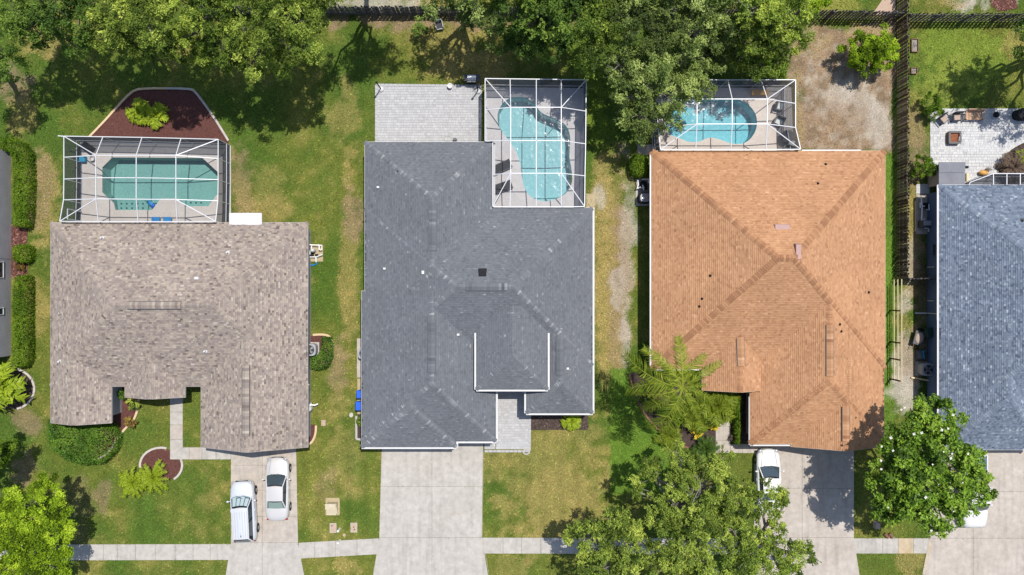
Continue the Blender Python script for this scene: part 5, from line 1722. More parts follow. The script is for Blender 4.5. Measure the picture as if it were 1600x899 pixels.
# the tall queen palm: each frond aimed as it hangs
qp = thing('palm', 'tall queen palm with long feathery fronds overhanging the terracotta roof corner', 'palm', P(1066, 606, 9.2) * 1.0)
qc = P(1066, 606, 9.2)
qp.location = (qc.x, qc.y, 0)
OFF[qp] = Vector((0, 0, 0))
qf = [frond_mesh('frond', M['lf_palm'], 1.0, rz, dr, 56, 0.19, 0.019, 0.05, tn, 1.0, sw, True) for rz, dr, sw, tn in ((0.5, 0.62, 0.12, 0.6), (0.42, 0.7, -0.14, 0.5), (0.6, 0.75, 0.2, 0.65), (0.35, 0.75, -0.08, 0.4), (0.3, 0.8, 0.16, 0.7))]
for tx, ty, kk in ((1015, 538, 0), (1067, 528, 0), (1090, 548, 1), (1118, 560, 1), (972, 578, 3), (985, 596, 3), (1105, 598, 1), (1034, 682, 3), (1050, 690, 1), (1010, 655, 3), (1100, 655, 1), (1085, 672, 3), (1125, 625, 3), (1025, 572, 2), (1040, 560, 2), (1000, 625, 4), (1095, 640, 4), (1066, 580, 2), (1078, 622, 2), (1045, 618, 2), (1050, 592, 2)):
    dx, dy = tx - 1066, 606 - ty
    L = math.hypot(dx, dy) / S * 0.95
    o = link('frond', qf[kk], qp)
    o.location = (0, 0, 9.2)
    o.rotation_euler = (random.gauss(0, 0.3), random.gauss(0, 0.08), math.atan2(dy, dx))
    o.scale = (L, L * random.uniform(0.85, 1.1), L)
part('trunk', MB().tube([(0.15, 0, -0.05), (0.08, 0.05, 3), (0, 0, 6.5), (0, 0, 9.15)], [0.2, 0.15, 0.12, 0.07], 10), M['bark'], qp)

# crotons, flowering and reddish small plants
for nm, lab, x, y, z, r, m_, cat in (
        ('croton', 'yellow flowering shrub at the lower end of the palm bed', 1088, 676, 0.5, 9, 'yellow', 'plant'),
        ('croton', 'small yellow flowering shrub beside the front walk', 1115, 667, 0.4, 5, 'yellow', 'plant'),
        ('croton', 'orange and yellow croton in the middle of the palm bed', 1022, 626, 0.6, 8, 'lf_red', 'plant'),
        ('shrub', 'reddish green shrub by the tan edging near the taupe porch', 205, 660, 0.5, 9, 'lf_red', 'plant'),
        ('shrub', 'bronze shrub beside the tan edging above the reddish one', 208, 632, 0.6, 9, 'lf_oak', 'plant'),
        ('shrub', 'dark shrub tucked under the taupe porch roof', 190, 618, 0.7, 6, 'lf_hedge_dark', 'plant'),
        ('shrub', 'olive shrub in the shade of the queen palm', 1010, 620, 0.8, 15, 'lf_oak', 'plant'),
        ('shrub', 'dark green shrub in the palm bed near the lawn edge', 1035, 640, 0.7, 13, 'lf_hedge_dark', 'plant'),
        ('shrub', 'green shrub at the centre of the palm bed', 1062, 652, 0.8, 14, 'lf_hedge', 'plant'),
        ('shrub', 'pinkish dry shrub beside the strip hedge', 1147, 686, 0.4, 6, 'lf_brown', 'plant'),
        ('shrub', 'dry yellow tuft between two hedges by the stucco wall', 32, 418, 0.3, 7, 'lf_red', 'plant')):
    tree(nm, lab, [(x, y, z, r), (x + r * 0.5, y + r * 0.3, z * 0.8, r * 0.6), (x - r * 0.5, y - r * 0.4, z * 0.9, r * 0.6)], (x, y), m_, style='tuft', dens=16, per=40, leaf=(0.11, 0.06), reach=0.25, trunk_r=0.03, cat=cat, lo=-0.2)

# ------------------------------------------------------------------ planting beds
def mulch_bed(name, poly_px, m, edge=None, edge_m=None, chips=55, ew=0.16):
    root = structure(name)
    PAVED.append(poly_px)
    w = [tuple(P(*p)[:2]) for p in poly_px]
    part('soil', MB().prism(w, -0.05, 0.03, 0.35), m, root)
    xs, ys = [p[0] for p in w], [p[1] for p in w]
    mb = MB()
    for i in range(int((max(xs) - min(xs)) * (max(ys) - min(ys)) * chips)):
        x, y = random.uniform(min(xs), max(xs)), random.uniform(min(ys), max(ys))
        if in_poly((x, y), w):
            a, L, wd = random.random() * 6.28, random.uniform(0.04, 0.11), random.uniform(0.015, 0.035)
            c, s_ = math.cos(a), math.sin(a)
            zz = random.uniform(0.035, 0.07)
            mb.add([(x - c * L - s_ * wd, y - s_ * L + c * wd, zz), (x - c * L + s_ * wd, y - s_ * L - c * wd, zz + random.gauss(0, 0.02)), (x + c * L + s_ * wd, y + s_ * L - c * wd, zz + random.gauss(0, 0.02)), (x + c * L - s_ * wd, y + s_ * L + c * wd, zz)], [(0, 1, 2, 3)], min(max(random.gauss(0.55, 0.28), 0), 1))
    part('mulch_chips', mb, m, root, kind='stuff')
    if edge:
        for e_, em in edge:
            pts = [P(*p, 0.05) for p in e_]
            for a, b in zip(pts[:-1], pts[1:]):
                part('edging', MB().bar(a, b + (b - a).normalized() * 0.012, ew, 0.14 + random.uniform(0, 0.006)), em, root)
    return root


bed1 = smoothed([(140, 214), (165, 188), (190, 160), (208, 143), (225, 139), (260, 138.5), (295, 139.5), (306, 145), (322, 166), (340, 192), (357, 220)], 2, False)
mulch_bed('mulch_bed', bed1 + [(357, 226), (140, 222)], M['mulch_red'], [(bed1[:11], M['kerb_tan']), (bed1[10:], M['kerb'])], 130, 0.15)
ring = [(250 + 33 * math.cos(a) + 2, 727 + 27.5 * math.sin(a)) for a in [math.radians(d) for d in range(-75, -311, -14)]]
ringb = [(250 + 33 * math.cos(math.radians(d)) + 2, 727 + 27.5 * math.sin(math.radians(d))) for d in range(-20, 60, 12)]
mulch_bed('mulch_bed', oval(252, 727, 31, 26, 28), M['mulch_red'], [(ring[:9], M['kerb']), (ringb, M['kerb'])], 130, 0.15)
be = smoothed([(217, 620), (215, 640), (209, 656), (195, 671), (183, 686), (175, 700), (160, 714), (145, 722)], 3, False)
mulch_bed('mulch_bed', be + [(150, 700), (168, 655), (180, 622)], M['mulch_red'], [(be[:13], M['kerb_tan']), (be[12:], M['kerb'])], 90, 0.15)
mulch_bed('mulch_bed', [(482, 525), (505, 524), (516, 528), (519, 540), (516, 562), (512, 575), (482, 577)], M['mulch_red'], [(smoothed([(489, 523.5), (505, 523), (516, 527), (520, 540), (517, 560), (514, 569)], 3, False), M['kerb_tan'])], 60, 0.13)
mulch_bed('mulch_bed', [(478, 664), (493, 664), (491, 684), (482, 695), (476, 695)], M['mulch_red'], [(smoothed([(494, 665), (493, 678), (488, 690), (480, 696)], 3, False), M['kerb_tan'])], 60, 0.13)
mulch_bed('mulch_bed', [(829, 638), (919, 638), (919, 672), (829, 672)], M['mulch_dark'], None, 90)
mulch_bed('mulch_bed', [(557, 648), (569, 648), (569, 686), (557, 686)], M['mulch_dark'], [([(557, 650), (557, 668), (557, 686), (566, 687)], M['fascia_taupe'])], 60, 0.06)
pbed = smoothed([(983, 584), (990, 610), (1003, 640), (1022, 665), (1045, 686), (1075, 700)], 3, False)
mulch_bed('mulch_bed', pbed + [(1118, 700), (1118, 610), (1090, 580), (1018, 576)], M['mulch_dark'], [(pbed, M['brown_wood'])], 40, 0.09)
mulch_bed('mulch_bed', [(1141, 612), (1172, 612), (1172, 693), (1142, 693)], M['mulch_dark'], None, 40)
mulch_bed('mulch_bed', [(18, 352), (44, 352), (42, 384), (44, 432), (18, 434)], M['mulch_red'], None, 50)
ring0 = [(18 + 36 * math.cos(math.radians(d)), 608 + 32 * math.sin(math.radians(d))) for d in range(-75, 80, 10)]
mulch_bed('mulch_bed', ring0 + [(-10, 640), (-10, 580)], M['mulch_dark'], [(ring0, M['kerb'])], 60, 0.12)
mulch_bed('mulch_bed', [(a, b) for a, b in arc] + [(1640, 222), (1640, 292)], M['mulch_dark'], None, 60)

# ------------------------------------------------------------------ fences
def board_mesh(w, h, th=0.02, ear=0.03):
    mb = MB()
    mb.add([(-w / 2, -th / 2, 0), (w / 2, -th / 2, 0), (w / 2, -th / 2, h - ear), (w / 2 - ear, -th / 2, h), (-w / 2 + ear, -th / 2, h), (-w / 2, -th / 2, h - ear),
            (-w / 2, th / 2, 0), (w / 2, th / 2, 0), (w / 2, th / 2, h - ear), (w / 2 - ear, th / 2, h), (-w / 2 + ear, th / 2, h), (-w / 2, th / 2, h - ear)],
           [(0, 1, 2, 3, 4, 5), (11, 10, 9, 8, 7, 6), (0, 6, 7, 1), (1, 7, 8, 2), (2, 8, 9, 3), (3, 9, 10, 4), (4, 10, 11, 5), (5, 11, 6, 0)])
    return mb


def fence(label, a, b, m, h=1.85, pitch=0.15, w=0.14, shadowbox=False, lean=0.02, cat='fence'):
    A, B = P(*a), P(*b)
    d = (B - A).normalized()
    n = Vector((-d.y, d.x, 0))
    L = (B - A).length
    root = thing('wood_fence', label, cat, (A + B) / 2)
    off = OFF[root]
    meshes = []
    for k in range(5):
        mb = board_mesh(w * random.uniform(0.96, 1.02), h + random.uniform(-0.025, 0.025))
        mb.t = [k / 4] * len(mb.t)
        meshes.append(mb.mesh('board', m))
    ang = math.atan2(d.y, d.x)
    i = 0
    x = w / 2
    while x < L:
        o = link('board', random.choice(meshes), root)
        side = (1 if i % 2 else -1) * 0.06 if shadowbox else 0.045
        o.location = A + d * x + n * side - off
        o.rotation_euler = (random.gauss(0, lean), random.gauss(0, 0.012), ang)
        x += pitch
        i += 1
    for z in (0.3, 0.95, 1.6):
        part('rail', MB().bar(A + Vector((0, 0, z)), B + Vector((0, 0, z)), 0.04, 0.09), m, root)
    k = 0
    while k * 2.4 <= L:
        p = A + d * min(k * 2.4 + 0.05, L - 0.05)
        part('post', MB().box((p.x, p.y, h * 0.49), (0.1, 0.1, h * 0.98 + 0.1), ang), m, root)
        k += 1
    return root


fence('weathered grey back fence of close boards above the grey house lawn', (300, 23), (1000, 24), M['fence'], shadowbox=False)
fence('open brown back fence of alternating boards above the sandy yard', (1000, 25), (1399, 31), M['fence'], pitch=0.125, shadowbox=True)
fence('dark fence of spaced boards across the top right lawn', (1405, 34), (1650, 34), M['fence'], pitch=0.15, shadowbox=True)
fence('long brown shadow box fence between the terracotta and blue-grey houses', (1402, -30), (1402, 436), M['fence_brown'], pitch=0.125, shadowbox=True)
fence('short cross fence between the long fence and the slate blue wall', (1404, 436.5), (1452, 436), M['fence'], pitch=0.15)

fr = thing('fence_frame', 'bare pine rails on posts where the long fence is being rebuilt', 'fence frame', P(1396, 515))
for z in (0.35, 0.98, 1.62):
    part('rail', MB().bar(P(1392.5, 437) + Vector((0.05, 0, z)), P(1392.5, 594) + Vector((0.05, 0, z)), 0.05, 0.09), M['new_wood'], fr)
for y in (485, 534, 560, 592):
    p = P(1391, y)
    part('post', MB().box((p.x, p.y, 0.85), (0.1, 0.1, 1.8)), M['brown_wood'], fr)

# ------------------------------------------------------------------ vehicles
def patch(c00, c10, c01, c11, nu, nv, iu=(0, 1), iv=(0, 1), off=0.0, bow_u=0.0, bowdir=Vector((0, 0, 0)), crown=0.0):
    """bilinear patch between four corners; u runs c00->c10, v runs c00->c01"""
    vs, fs = [], []
    nrm = (c01 - c00).cross(c10 - c00).normalized()
    for j in range(nv + 1):
        for i in range(nu + 1):
            u, v = iu[0] + (iu[1] - iu[0]) * i / nu, iv[0] + (iv[1] - iv[0]) * j / nv
            p = c00 * (1 - u) * (1 - v) + c10 * u * (1 - v) + c01 * (1 - u) * v + c11 * u * v
            p = p + bowdir * (bow_u * 4 * u * (1 - u)) + nrm * (off + crown * 16 * u * (1 - u) * v * (1 - v))
            vs.append(p)
    for j in range(nv):
        for i in range(nu):
            a = j * (nu + 1) + i
            fs.append((a, a + 1, a + nu + 2, a + nu + 1))
    return vs, fs


def car(name, label, cat, px, py, rz, L, W, paint, kind, windshield='car_glass', rear='car_glass', group=None, shield_reflection=False):
    loc = P(px, py)
    root = thing(name, label, cat, (loc.x, loc.y, 0.05), rz, group)
    hl, hw = L / 2, W / 2
    if kind == 'sedan':
        st = [(0, .44, .50, .62), (.012, .62, .58, .67), (.04, .80, .65, .735), (.10, .95, .70, .80), (.20, .985, .76, .87), (.30, 1, .84, .93), (.42, 1, .88, .95), (.6, 1, .90, .96), (.74, .99, .92, .99), (.82, .975, .92, 1.0), (.92, .92, .90, 1.0), (.965, .83, .84, .97), (.99, .70, .74, .90), (1, .60, .66, .84)]
        cab = dict(c=.27, f=.43, r=.66, e=.80, zb=.93, zr=1.43, zre=.99, tw=.66)
    elif kind == 'pickup':
        st = [(0, .72, .60, .80), (.015, .86, .72, .95), (.05, .95, .84, 1.03), (.15, 1, .95, 1.08), (.27, 1, 1.0, 1.12), (.5, 1, 1.02, 1.12), (.62, 1, 1.02, 1.1), (.64, 1, 1.02, 1.08), (.97, 1, 1.02, 1.08), (1, .97, 1.0, 1.06)]
        cab = dict(c=.26, f=.37, r=.58, e=.62, zb=1.10, zr=1.80, zre=1.1, tw=.70)
    else:
        st = [(0, .46, .58, .74), (.012, .64, .68, .82), (.035, .80, .76, .90), (.07, .90, .82, .96), (.13, .965, .88, 1.02), (.21, .99, .93, 1.06), (.28, 1, .96, 1.08), (.42, 1, .98, 1.08), (.6, 1, 1.0, 1.1), (.8, .985, 1.0, 1.12), (.91, .94, 1.0, 1.12), (.96, .88, .96, 1.08), (.99, .78, .86, 1.0), (1, .70, .76, .92)]
        cab = dict(c=.245, f=.40, r=.90, e=.975, zb=1.06, zr=1.66, zre=1.1, tw=.66)
    # lower body: one lofted skin
    mb = MB()
    rows = []
    for f, wf, zs, zt in st:
        y = hl - f * L
        w = hw * wf
        half = [(w * .86, .24), (w * .97, .34), (w, .52), (w * .985, zs - .05), (w * .93, zs + .015), (w * .82, zt - .02), (w * .45, zt), (0, zt + .012)]
        rows.append([(-x, y, z) for x, z in half] + [(x, y, z) for x, z in half[-2::-1]])
    m = len(rows[0])
    vs = [p for r in rows for p in r]
    fs = [(i * m + k, i * m + k + 1, (i + 1) * m + k + 1, (i + 1) * m + k) for i in range(len(rows) - 1) for k in range(m - 1)]
    fs += [list(range(m - 1, -1, -1)), list(range((len(rows) - 1) * m, len(rows) * m))]
    fs += [(i * m, (i + 1) * m, (i + 1) * m + m - 1, i * m + m - 1) for i in range(len(rows) - 1)]
    mb.add(vs, fs)
    part('body', mb, M[paint], root, smooth=True)
    Y = lambda f: hl - f * L
    V = Vector
    bw, tw = hw * .86, hw * cab['tw']
    zb, zr = cab['zb'], cab['zr']
    fb = [V((-bw, Y(cab['c']), zb)), V((bw, Y(cab['c']), zb))]
    ft = [V((-tw, Y(cab['f']), zr - .02)), V((tw, Y(cab['f']), zr - .02))]
    rt = [V((-tw * .96, Y(cab['r']), zr - .02)), V((tw * .96, Y(cab['r']), zr - .02))]
    rb = [V((-bw * .93, Y(cab['e']), cab['zre'])), V((bw * .93, Y(cab['e']), cab['zre']))]
    shell, roof = MB(), MB()
    up = V((0, 1, 0))
    shell.add(*patch(fb[0], fb[1], ft[0], ft[1], 8, 4, bow_u=.10, bowdir=up, off=-.08))
    shell.add(*patch(rb[1], rb[0], rt[1], rt[0], 8, 4, bow_u=.05, bowdir=-up, off=-.03))
    for s in (0, 1):
        q = (fb[s], rb[s], ft[s], rt[s])
        shell.add(*patch(*q, 6, 3))
    part('cabin', shell, M['black'], root)
    rf, rr = ft, rt
    roof.add(*patch(ft[0] + up * .0, ft[1], rt[0], rt[1], 8, 8, bow_u=.035, bowdir=V((0, 0, 1)), crown=0.02))
    part('roof', roof, M[paint], root, smooth=True)
    # painted pillars between the panes
    pil = MB()
    for s in (0, 1):
        pil.bar(fb[s], ft[s], .07, .05)
        pil.bar(rb[s], rt[s], .10, .05)
        pil.bar(ft[s], rt[s], .06, .05)
        mid = .47
        a, b = fb[s].lerp(rb[s], mid), ft[s].lerp(rt[s], mid)
        part('pillar', MB().bar(a, b, .05, .04), M['black'], root)
    part('pillar_frame', pil, M[paint], root)
    part('windshield', MB().add(*patch(fb[0], fb[1], ft[0], ft[1], 10, 4, (.05, .95), (.04, .95), .012, .10, up)), M[windshield], root, smooth=True)
    part('rear_window', MB().add(*patch(rb[1], rb[0], rt[1], rt[0], 8, 4, (.08, .92), (.12 if kind == 'sedan' else .3, .94), .012, .05, -up)), M[rear], root, smooth=True)
    for s in (0, 1):
        q = (fb[s], rb[s], ft[s], rt[s]) if s == 1 else (rb[s], fb[s], rt[s], ft[s])
        for a, b in ((.10, .45), (.50, .88)):
            iu = (a, b) if s == 1 else (1 - b, 1 - a)
            part('side_window', MB().add(*patch(*q, 4, 2, iu, (.12, .92), .014)), M['car_glass'], root)
    for sx in (-.55, .15):
        a_, b_ = fb[0].lerp(fb[1], .5 + sx * .5), fb[0].lerp(fb[1], .5 + sx * .5 + .28)
        part('wiper', MB().bar(a_ + V((0, .10, .035)), b_.lerp(ft[1], .25) + V((0, .07, .03)), .02, .015), M['black'], root)
    if shield_reflection:  # white panels under the glass imitate a reflection in the windshield
        for i in range(4):
            a = .07 + i * .222
            part('reflection_panel', MB().add(*patch(fb[0], fb[1], ft[0], ft[1], 2, 2, (a, a + .19), (.12 + .1 * (i % 2), .88), -.02 - .012 * (i % 2), .10, up)), M['white_plastic'], root)
    for sx in (-1, 1):
        for f in (.185, .80 if kind != 'pickup' else .78):
            r = .33 if kind == 'sedan' else .36
            x = sx * (hw - .10)
            wm = MB()
            prof = [(r * .62, -.11), (r * .96, -.11), (r, -.07), (r, .07), (r * .96, .11), (r * .62, .11)]
            wm.lathe((0, 0, 0), prof, 20)
            wm.v = [(x + z, Y(f) + a, r - .05 + b) for a, b, z in wm.v]
            wh = part('wheel', wm, M['tyre'], root)
            rm = MB().lathe((0, 0, 0), [(r * .6, -.09), (r * .6, .10), (r * .2, .115)], 14)
            rm.v = [(x + z * sx * 1.03, Y(f) + a, r - .05 + b) for a, b, z in rm.v]
            part('rim', rm, M['rim'], wh)
        hz = .68 if kind == 'sedan' else .80 if kind == 'suv' else .84
        part('headlight', MB().ell((sx * hw * .66, hl - .17, hz), .17, .15, .07, 10, 6), M['clear_lens'], root, smooth=True)
        part('taillight', MB().ell((sx * hw * .76, -hl + .12, hz + .12), .12, .08, .09, 10, 6), M['red_lens'], root, smooth=True)
        my = Y(cab['c'] + .065)
        mr = MB().ell((sx * (hw + .10), my, zb + .10), .12, .08, .085, 10, 6)
        mr.bar((sx * (hw * .86), my, zb + .03), (sx * (hw + .03), my, zb + .08), .06, .05)
        part('mirror', mr, M[paint], root, smooth=True)
        for a, b in ((.33, .50), (.52, .70)):
            dh = MB().box((sx * (hw + .008), Y((a + b) / 2 + .06), zb - .16), (.03, .2, .035))
            part('door_handle', dh, M[paint], root)
    part('grille', MB().box((0, hl - .005 - .03, .58 if kind == 'sedan' else .7), (hw * 1.0, .06, .14 if kind == 'sedan' else .24)), M['black'], root)
    part('number_plate', MB().box((0, -hl - .012, .62 if kind == 'sedan' else .8), (.31, .02, .15)), M['white'], root)
    if kind == 'sedan':
        sm = MB()
        for sx in (-1, 1):
            sm.bar((sx * hw * .5, Y(.04), .775), (sx * hw * .66, Y(.255), .925), .012, .012)
        part('bonnet_seam', sm, M['dark_metal'], root)
    if kind == 'suv':
        for sx in (-1, 1):
            part('roof_rail', MB().tube([(sx * tw * .9, Y(.44), zr + .0), (sx * tw * .9, Y(.47), zr + .05), (sx * tw * .88, Y(.86), zr + .05), (sx * tw * .88, Y(.89), zr)], .022, 6), M[paint], root)
        for k in range(5):
            x = (-.5 + .25 * k) * tw * 1.25
            part('roof_groove', MB().bar((x, Y(.46), zr + .03), (x, Y(.88), zr + .02), .018, .012), M['grey_metal'], root)
        part('antenna', MB().box((0.02, Y(.85), zr + .06), (.045, .16, .07), 0, .5, .5), M['black'], root)
    if kind == 'pickup':
        part('bed_liner', MB().box2(-hw * .82, hw * .82, Y(.975), Y(.655), 1.085, 1.10), M['stucco_blue'], root)
    return root


CARS = 'cars parked on the driveways'
car('parked_suv', 'silver sport utility vehicle with a white windshield reflection, parked slightly askew by the lawn', 'car', 385.5, 795, math.radians(3.2), 4.75, 1.86, 'silver', 'suv', 'car_glass_clear', group=CARS, shield_reflection=True)
car('parked_sedan', 'silver four door sedan parked nearer the garage than the silver sport utility vehicle', 'car', 437.5, 760.5, math.radians(0.3), 4.85, 1.83, 'silver_warm', 'sedan', 'car_glass', 'car_glass_green', group=CARS)
car('parked_sedan', 'white car nosed up to the terracotta garage with its tail under the oak', 'car', 1196.5, 748, math.radians(0.5), 4.9, 1.85, 'white_car', 'sedan', group=CARS)
car('pickup_truck', 'white pickup truck mostly hidden beneath the magnolia', 'truck', 1513, 763, math.radians(180), 5.7, 1.98, 'white_car', 'pickup', group=CARS)

# ------------------------------------------------------------------ yard equipment
def air_conditioner(label, px, py, z=0.85, s=0.82, pad=True):
    c = P(px, py)
    root = thing('air_conditioner', label, 'air conditioner', c)
    e = 0.55
    pts = lambda k: [(c.x + x, c.y + y) for x, y in oval(0, 0, s / 2 * k, s / 2 * k, 20, 0, e)]
    if pad:
        part('pad', MB().box((c.x, c.y, 0.05), (s + 0.15, s + 0.15, 0.1)), M['concrete'], root)
    part('casing', MB().prism(pts(1), 0.1, z - 0.05), M['grey_metal'], root)
    part('lid', MB().prism(pts(1.02), z - 0.05, z), M['grey_metal'], root)
    part('fan_well', MB().cyl((c.x, c.y, z - 0.02), s * .38, 0.026, 24), M['black'], root)
    for k in range(4):
        a = k * math.pi / 2 + .4
        part('fan_blade', MB().add([(c.x, c.y, z + .012), (c.x + s * .34 * math.cos(a), c.y + s * .34 * math.sin(a), z + .012), (c.x + s * .34 * math.cos(a + .6), c.y + s * .34 * math.sin(a + .6), z + .03)], [(0, 1, 2)]), M['grey_metal'], root)
    g = MB()
    for k in range(16):
        a = k * math.pi / 8
        g.bar((c.x + s * .06 * math.cos(a), c.y + s * .06 * math.sin(a), z + .05), (c.x + s * .39 * math.cos(a), c.y + s * .39 * math.sin(a), z + .03), .012)
    for r in (.39, .30, .2, .1):
        for k in range(20):
            a, b = k * math.pi / 10, (k + 1) * math.pi / 10
            g.bar((c.x + s * r * math.cos(a), c.y + s * r * math.sin(a), z + .04), (c.x + s * r * math.cos(b), c.y + s * r * math.sin(b), z + .04), .012)
    part('fan_grille', g, M['chrome'], root, kind='stuff')
    return root


air_conditioner('grey air conditioner beside the L shaped hedge at the taupe house', 488.5, 545.5, 0.95, 0.92)
air_conditioner('grey air conditioner half hidden under the left eave of the grey roof', 571, 551, 0.85, 0.85)
air_conditioner('grey air conditioner by the slate blue wall near the magnolia', 1441, 576, 0.95, 0.95)


def pipes(root, runs, r=0.035, m='white_plastic'):
    for run in runs:
        part('pipe', MB().tube([P(x, y) + Vector((0, 0, z)) for x, y, z in run], r, 8), M[m], root)


pe = thing('pool_pump', 'white pool filter with plumbing by the right wall of the taupe house', 'pool equipment', P(494, 395))
part('pad', MB().box((*P(493, 396)[:2], 0.04), (1.2, 1.3, 0.09)), M['pad'], pe)
part('filter_tank', MB().lathe((*P(492, 392)[:2], 0.08), [(0.14, 0), (0.15, 0.1), (0.15, 0.75), (0.12, 0.86), (0.05, 0.9)], 16), M['white'], pe, smooth=True)
part('pump', MB().ell((*P(488, 399)[:2], 0.28), .2, .13, .14, 12, 8).box((*P(496, 399)[:2], 0.24), (.22, .16, .18)), M['black'], pe)
pipes(pe, [[(484, 383, .5), (505, 384, .5), (505, 391, .5), (502, 391, .5)], [(489, 384, .4), (489, 392, .6)], [(483, 402, .3), (496, 402, .3), (506, 398, .45)], [(495, 402, .3), (495, 410, .25)], [(486, 392, .45), (486, 399, .35)], [(501, 384, .5), (501, 391, .5)], [(482, 385, .6), (484, 388, .3)]], 0.045)
tagit(single('hose', MB().tube([P(x, y, 0.08) for x, y in ((495, 410), (494, 413), (489, 415), (484, 414), (481, 410), (482, 417), (481, 421))], 0.06, 8), M['blue_hose'], 'blue hose curling out from under the taupe roof edge', 'hose', P(487, 414)))
tk = thing('water_softener', 'white round water tank with a pipe against the taupe house', 'tank', P(485, 634))
part('tank', MB().lathe((*P(485.5, 637)[:2], 0), [(.22, 0), (.24, .05), (.24, .8), (.2, .9), (.1, .93)], 20), M['white'], tk, smooth=True)
part('lid', MB().cyl((*P(485.5, 637)[:2], .93), .16, .03, 18), M['white_plastic'], tk)
pipes(tk, [[(485, 632, .7), (488, 631, .6), (494, 632, .5), (499, 630, .45)], [(487, 630, .2), (487, 633, .7)]], 0.06)
pg = thing('pool_heater', 'black pool heater and pump with white pipes at the left wall of the terracotta house', 'pool equipment', P(1003, 300))
part('heater', MB().prism([tuple(P(x, y)[:2]) for x, y in oval(1005.5, 311, 10, 8, 20, 0, .6)], 0.05, 0.95), M['black'], pg)
part('heater_rim', MB().prism([tuple(P(x, y)[:2]) for x, y in oval(1005.5, 311, 8, 6.5, 20, 0, .7)], 0.95, 0.98), M['grey_metal'], pg)
part('exhaust', MB().cyl((*P(1002, 312)[:2], .97), .1, .08, 14).cyl((*P(1008, 310)[:2], .97), .12, .05, 14), M['chrome'], pg)
part('pump', MB().ell((*P(1004, 289)[:2], .35), .3, .28, .28, 14, 8).box((*P(1006, 293)[:2], .3), (.4, .4, .5)), M['black'], pg)
pipes(pg, [[(995, 283, .5), (996, 290, .5), (994, 296, .5)], [(1001, 282, .7), (1011, 282, .7), (1011, 288, .7)], [(998, 294, .6), (1003, 296, .6), (1006, 294, .5)], [(1002, 291, .75), (1004, 299, .6)], [(994, 296, .4), (999, 294, .4)]], 0.045)
part('pad', MB().box2(P(993, 0).x, P(1014, 0).x, P(0, 322).y, P(0, 280).y, -0.02, 0.06), M['concrete'], pg)
pw = thing('pool_filter', 'dark pool filter and pump with white plumbing by the slate blue wall', 'pool equipment', P(1440, 330))
part('pad', MB().box2(P(1431, 0).x, P(1451, 0).x, P(0, 366).y, P(0, 304).y, -0.02, 0.05), M['concrete_warm'], pw)
part('filter_tank', MB().box((*P(1441, 351)[:2], .42), (.8, .5, .75), 0, .5, .92), M['dark_metal'], pw)
part('tank_lid', MB().box((*P(1441, 350)[:2], .82), (.6, .36, .05)), M['grey_metal'], pw)
part('pump', MB().ell((*P(1443, 322)[:2], .3), .32, .24, .24, 14, 8), M['black'], pw)
pipes(pw, [[(1433, 318, .5), (1433, 326, .5)], [(1435, 308, .4), (1436, 324, .5)], [(1436, 324, .5), (1435, 345, .5)], [(1446, 320, .5), (1447, 329, .5), (1443, 329, .5)], [(1436, 323, .5), (1444, 324, .4)], [(1441, 357, .4), (1447, 358, .4), (1447, 363, .4)], [(1435, 345, .5), (1441, 343, .5)]], 0.05)
part('border', MB().bar(P(1430, 314, .06), P(1430, 362, .06), .06, .1), M['new_wood'], pw)


def wheelie_bin(label, px, py, rz, m, group=None, w=.6, d=.7, h=1.05):
    c = P(px, py)
    root = thing('wheeled_bin', label, 'bin', c, rz, group)
    part('bin_body', MB().box((0, 0, h * .46), (w * .86, d * .86, h * .86), 0, .5, 1.12), M[m], root)
    part('lid', MB().box((0, .02, h * .93), (w * 1.02, d * 1.04, .07), 0, .5, .9), M[m], root)
    part('handle', MB().tube([(-w * .35, -d * .56, h * .88), (w * .35, -d * .56, h * .88)], .022, 8), M[m], root)
    for s in (-1, 1):
        part('wheel', MB().box((s * w * .42, -d * .42, .1), (.06, .2, .2)), M['black'], root)
    return root


wheelie_bin('blue wheeled bin with a pale label, upper one of two under the grey eave', 568, 614, math.radians(90), 'blue_bin', 'blue bins')
wheelie_bin('larger blue wheeled bin, lower one of two under the grey eave', 568, 632, math.radians(90), 'blue_bin', 'blue bins', .68, .85)
tagit(single('label_sheet', MB().box((*P(566.8, 613.5, 1.02)[:2], 1.022), (.16, .2, .012)), M['white'], 'small white sheet lying on the upper blue bin', 'label', P(566.8, 613.5, 1.02)))
wheelie_bin('dark green wheeled bin against the slate blue wall', 1447, 519, math.radians(-85), 'green_bin', None, .75, .9)
structure('side_slab', MB().box2(P(558, 0).x, P(574, 0).x, P(0, 590).y, P(0, 529).y, -.05, .05), M['concrete_warm'])
structure('side_slab', MB().box2(P(558.5, 0).x, P(574, 0).x, P(0, 647).y, P(0, 592).y, -.05, .046), M['pad'])
wb = thing('wheelbarrow', 'tan wheelbarrow heaped with earth beside the dark green bin', 'wheelbarrow', P(1431, 528), math.radians(-15))
part('tray', MB().box((0, 0, .42), (.62, .85, .3), 0, .5, 1.25), M['dark_metal'], wb)
part('earth', MB().ell((0, 0, .56), .34, .46, .16, 14, 8), M['cushion'], wb)
for s in (-1, 1):
    part('handle', MB().tube([(s * .2, .3, .4), (s * .3, -.95, .55)], .025, 6), M['brown_wood'], wb)
    part('leg', MB().tube([(s * .24, -.3, .35), (s * .26, -.35, 0)], .02, 6), M['dark_metal'], wb)
wmb = MB().lathe((0, 0, 0), [(.1, -.04), (.19, -.04), (.19, .04), (.1, .04)], 14)
wmb.v = [(z, .62 + a, .19 + b) for a, b, z in wmb.v]
part('wheel', wmb, M['tyre'], wb)
cr = thing('crate', 'dark plastic crate holding a blue tool on the ground below the green bin', 'crate', P(1437, 553))
c = P(1436, 554)
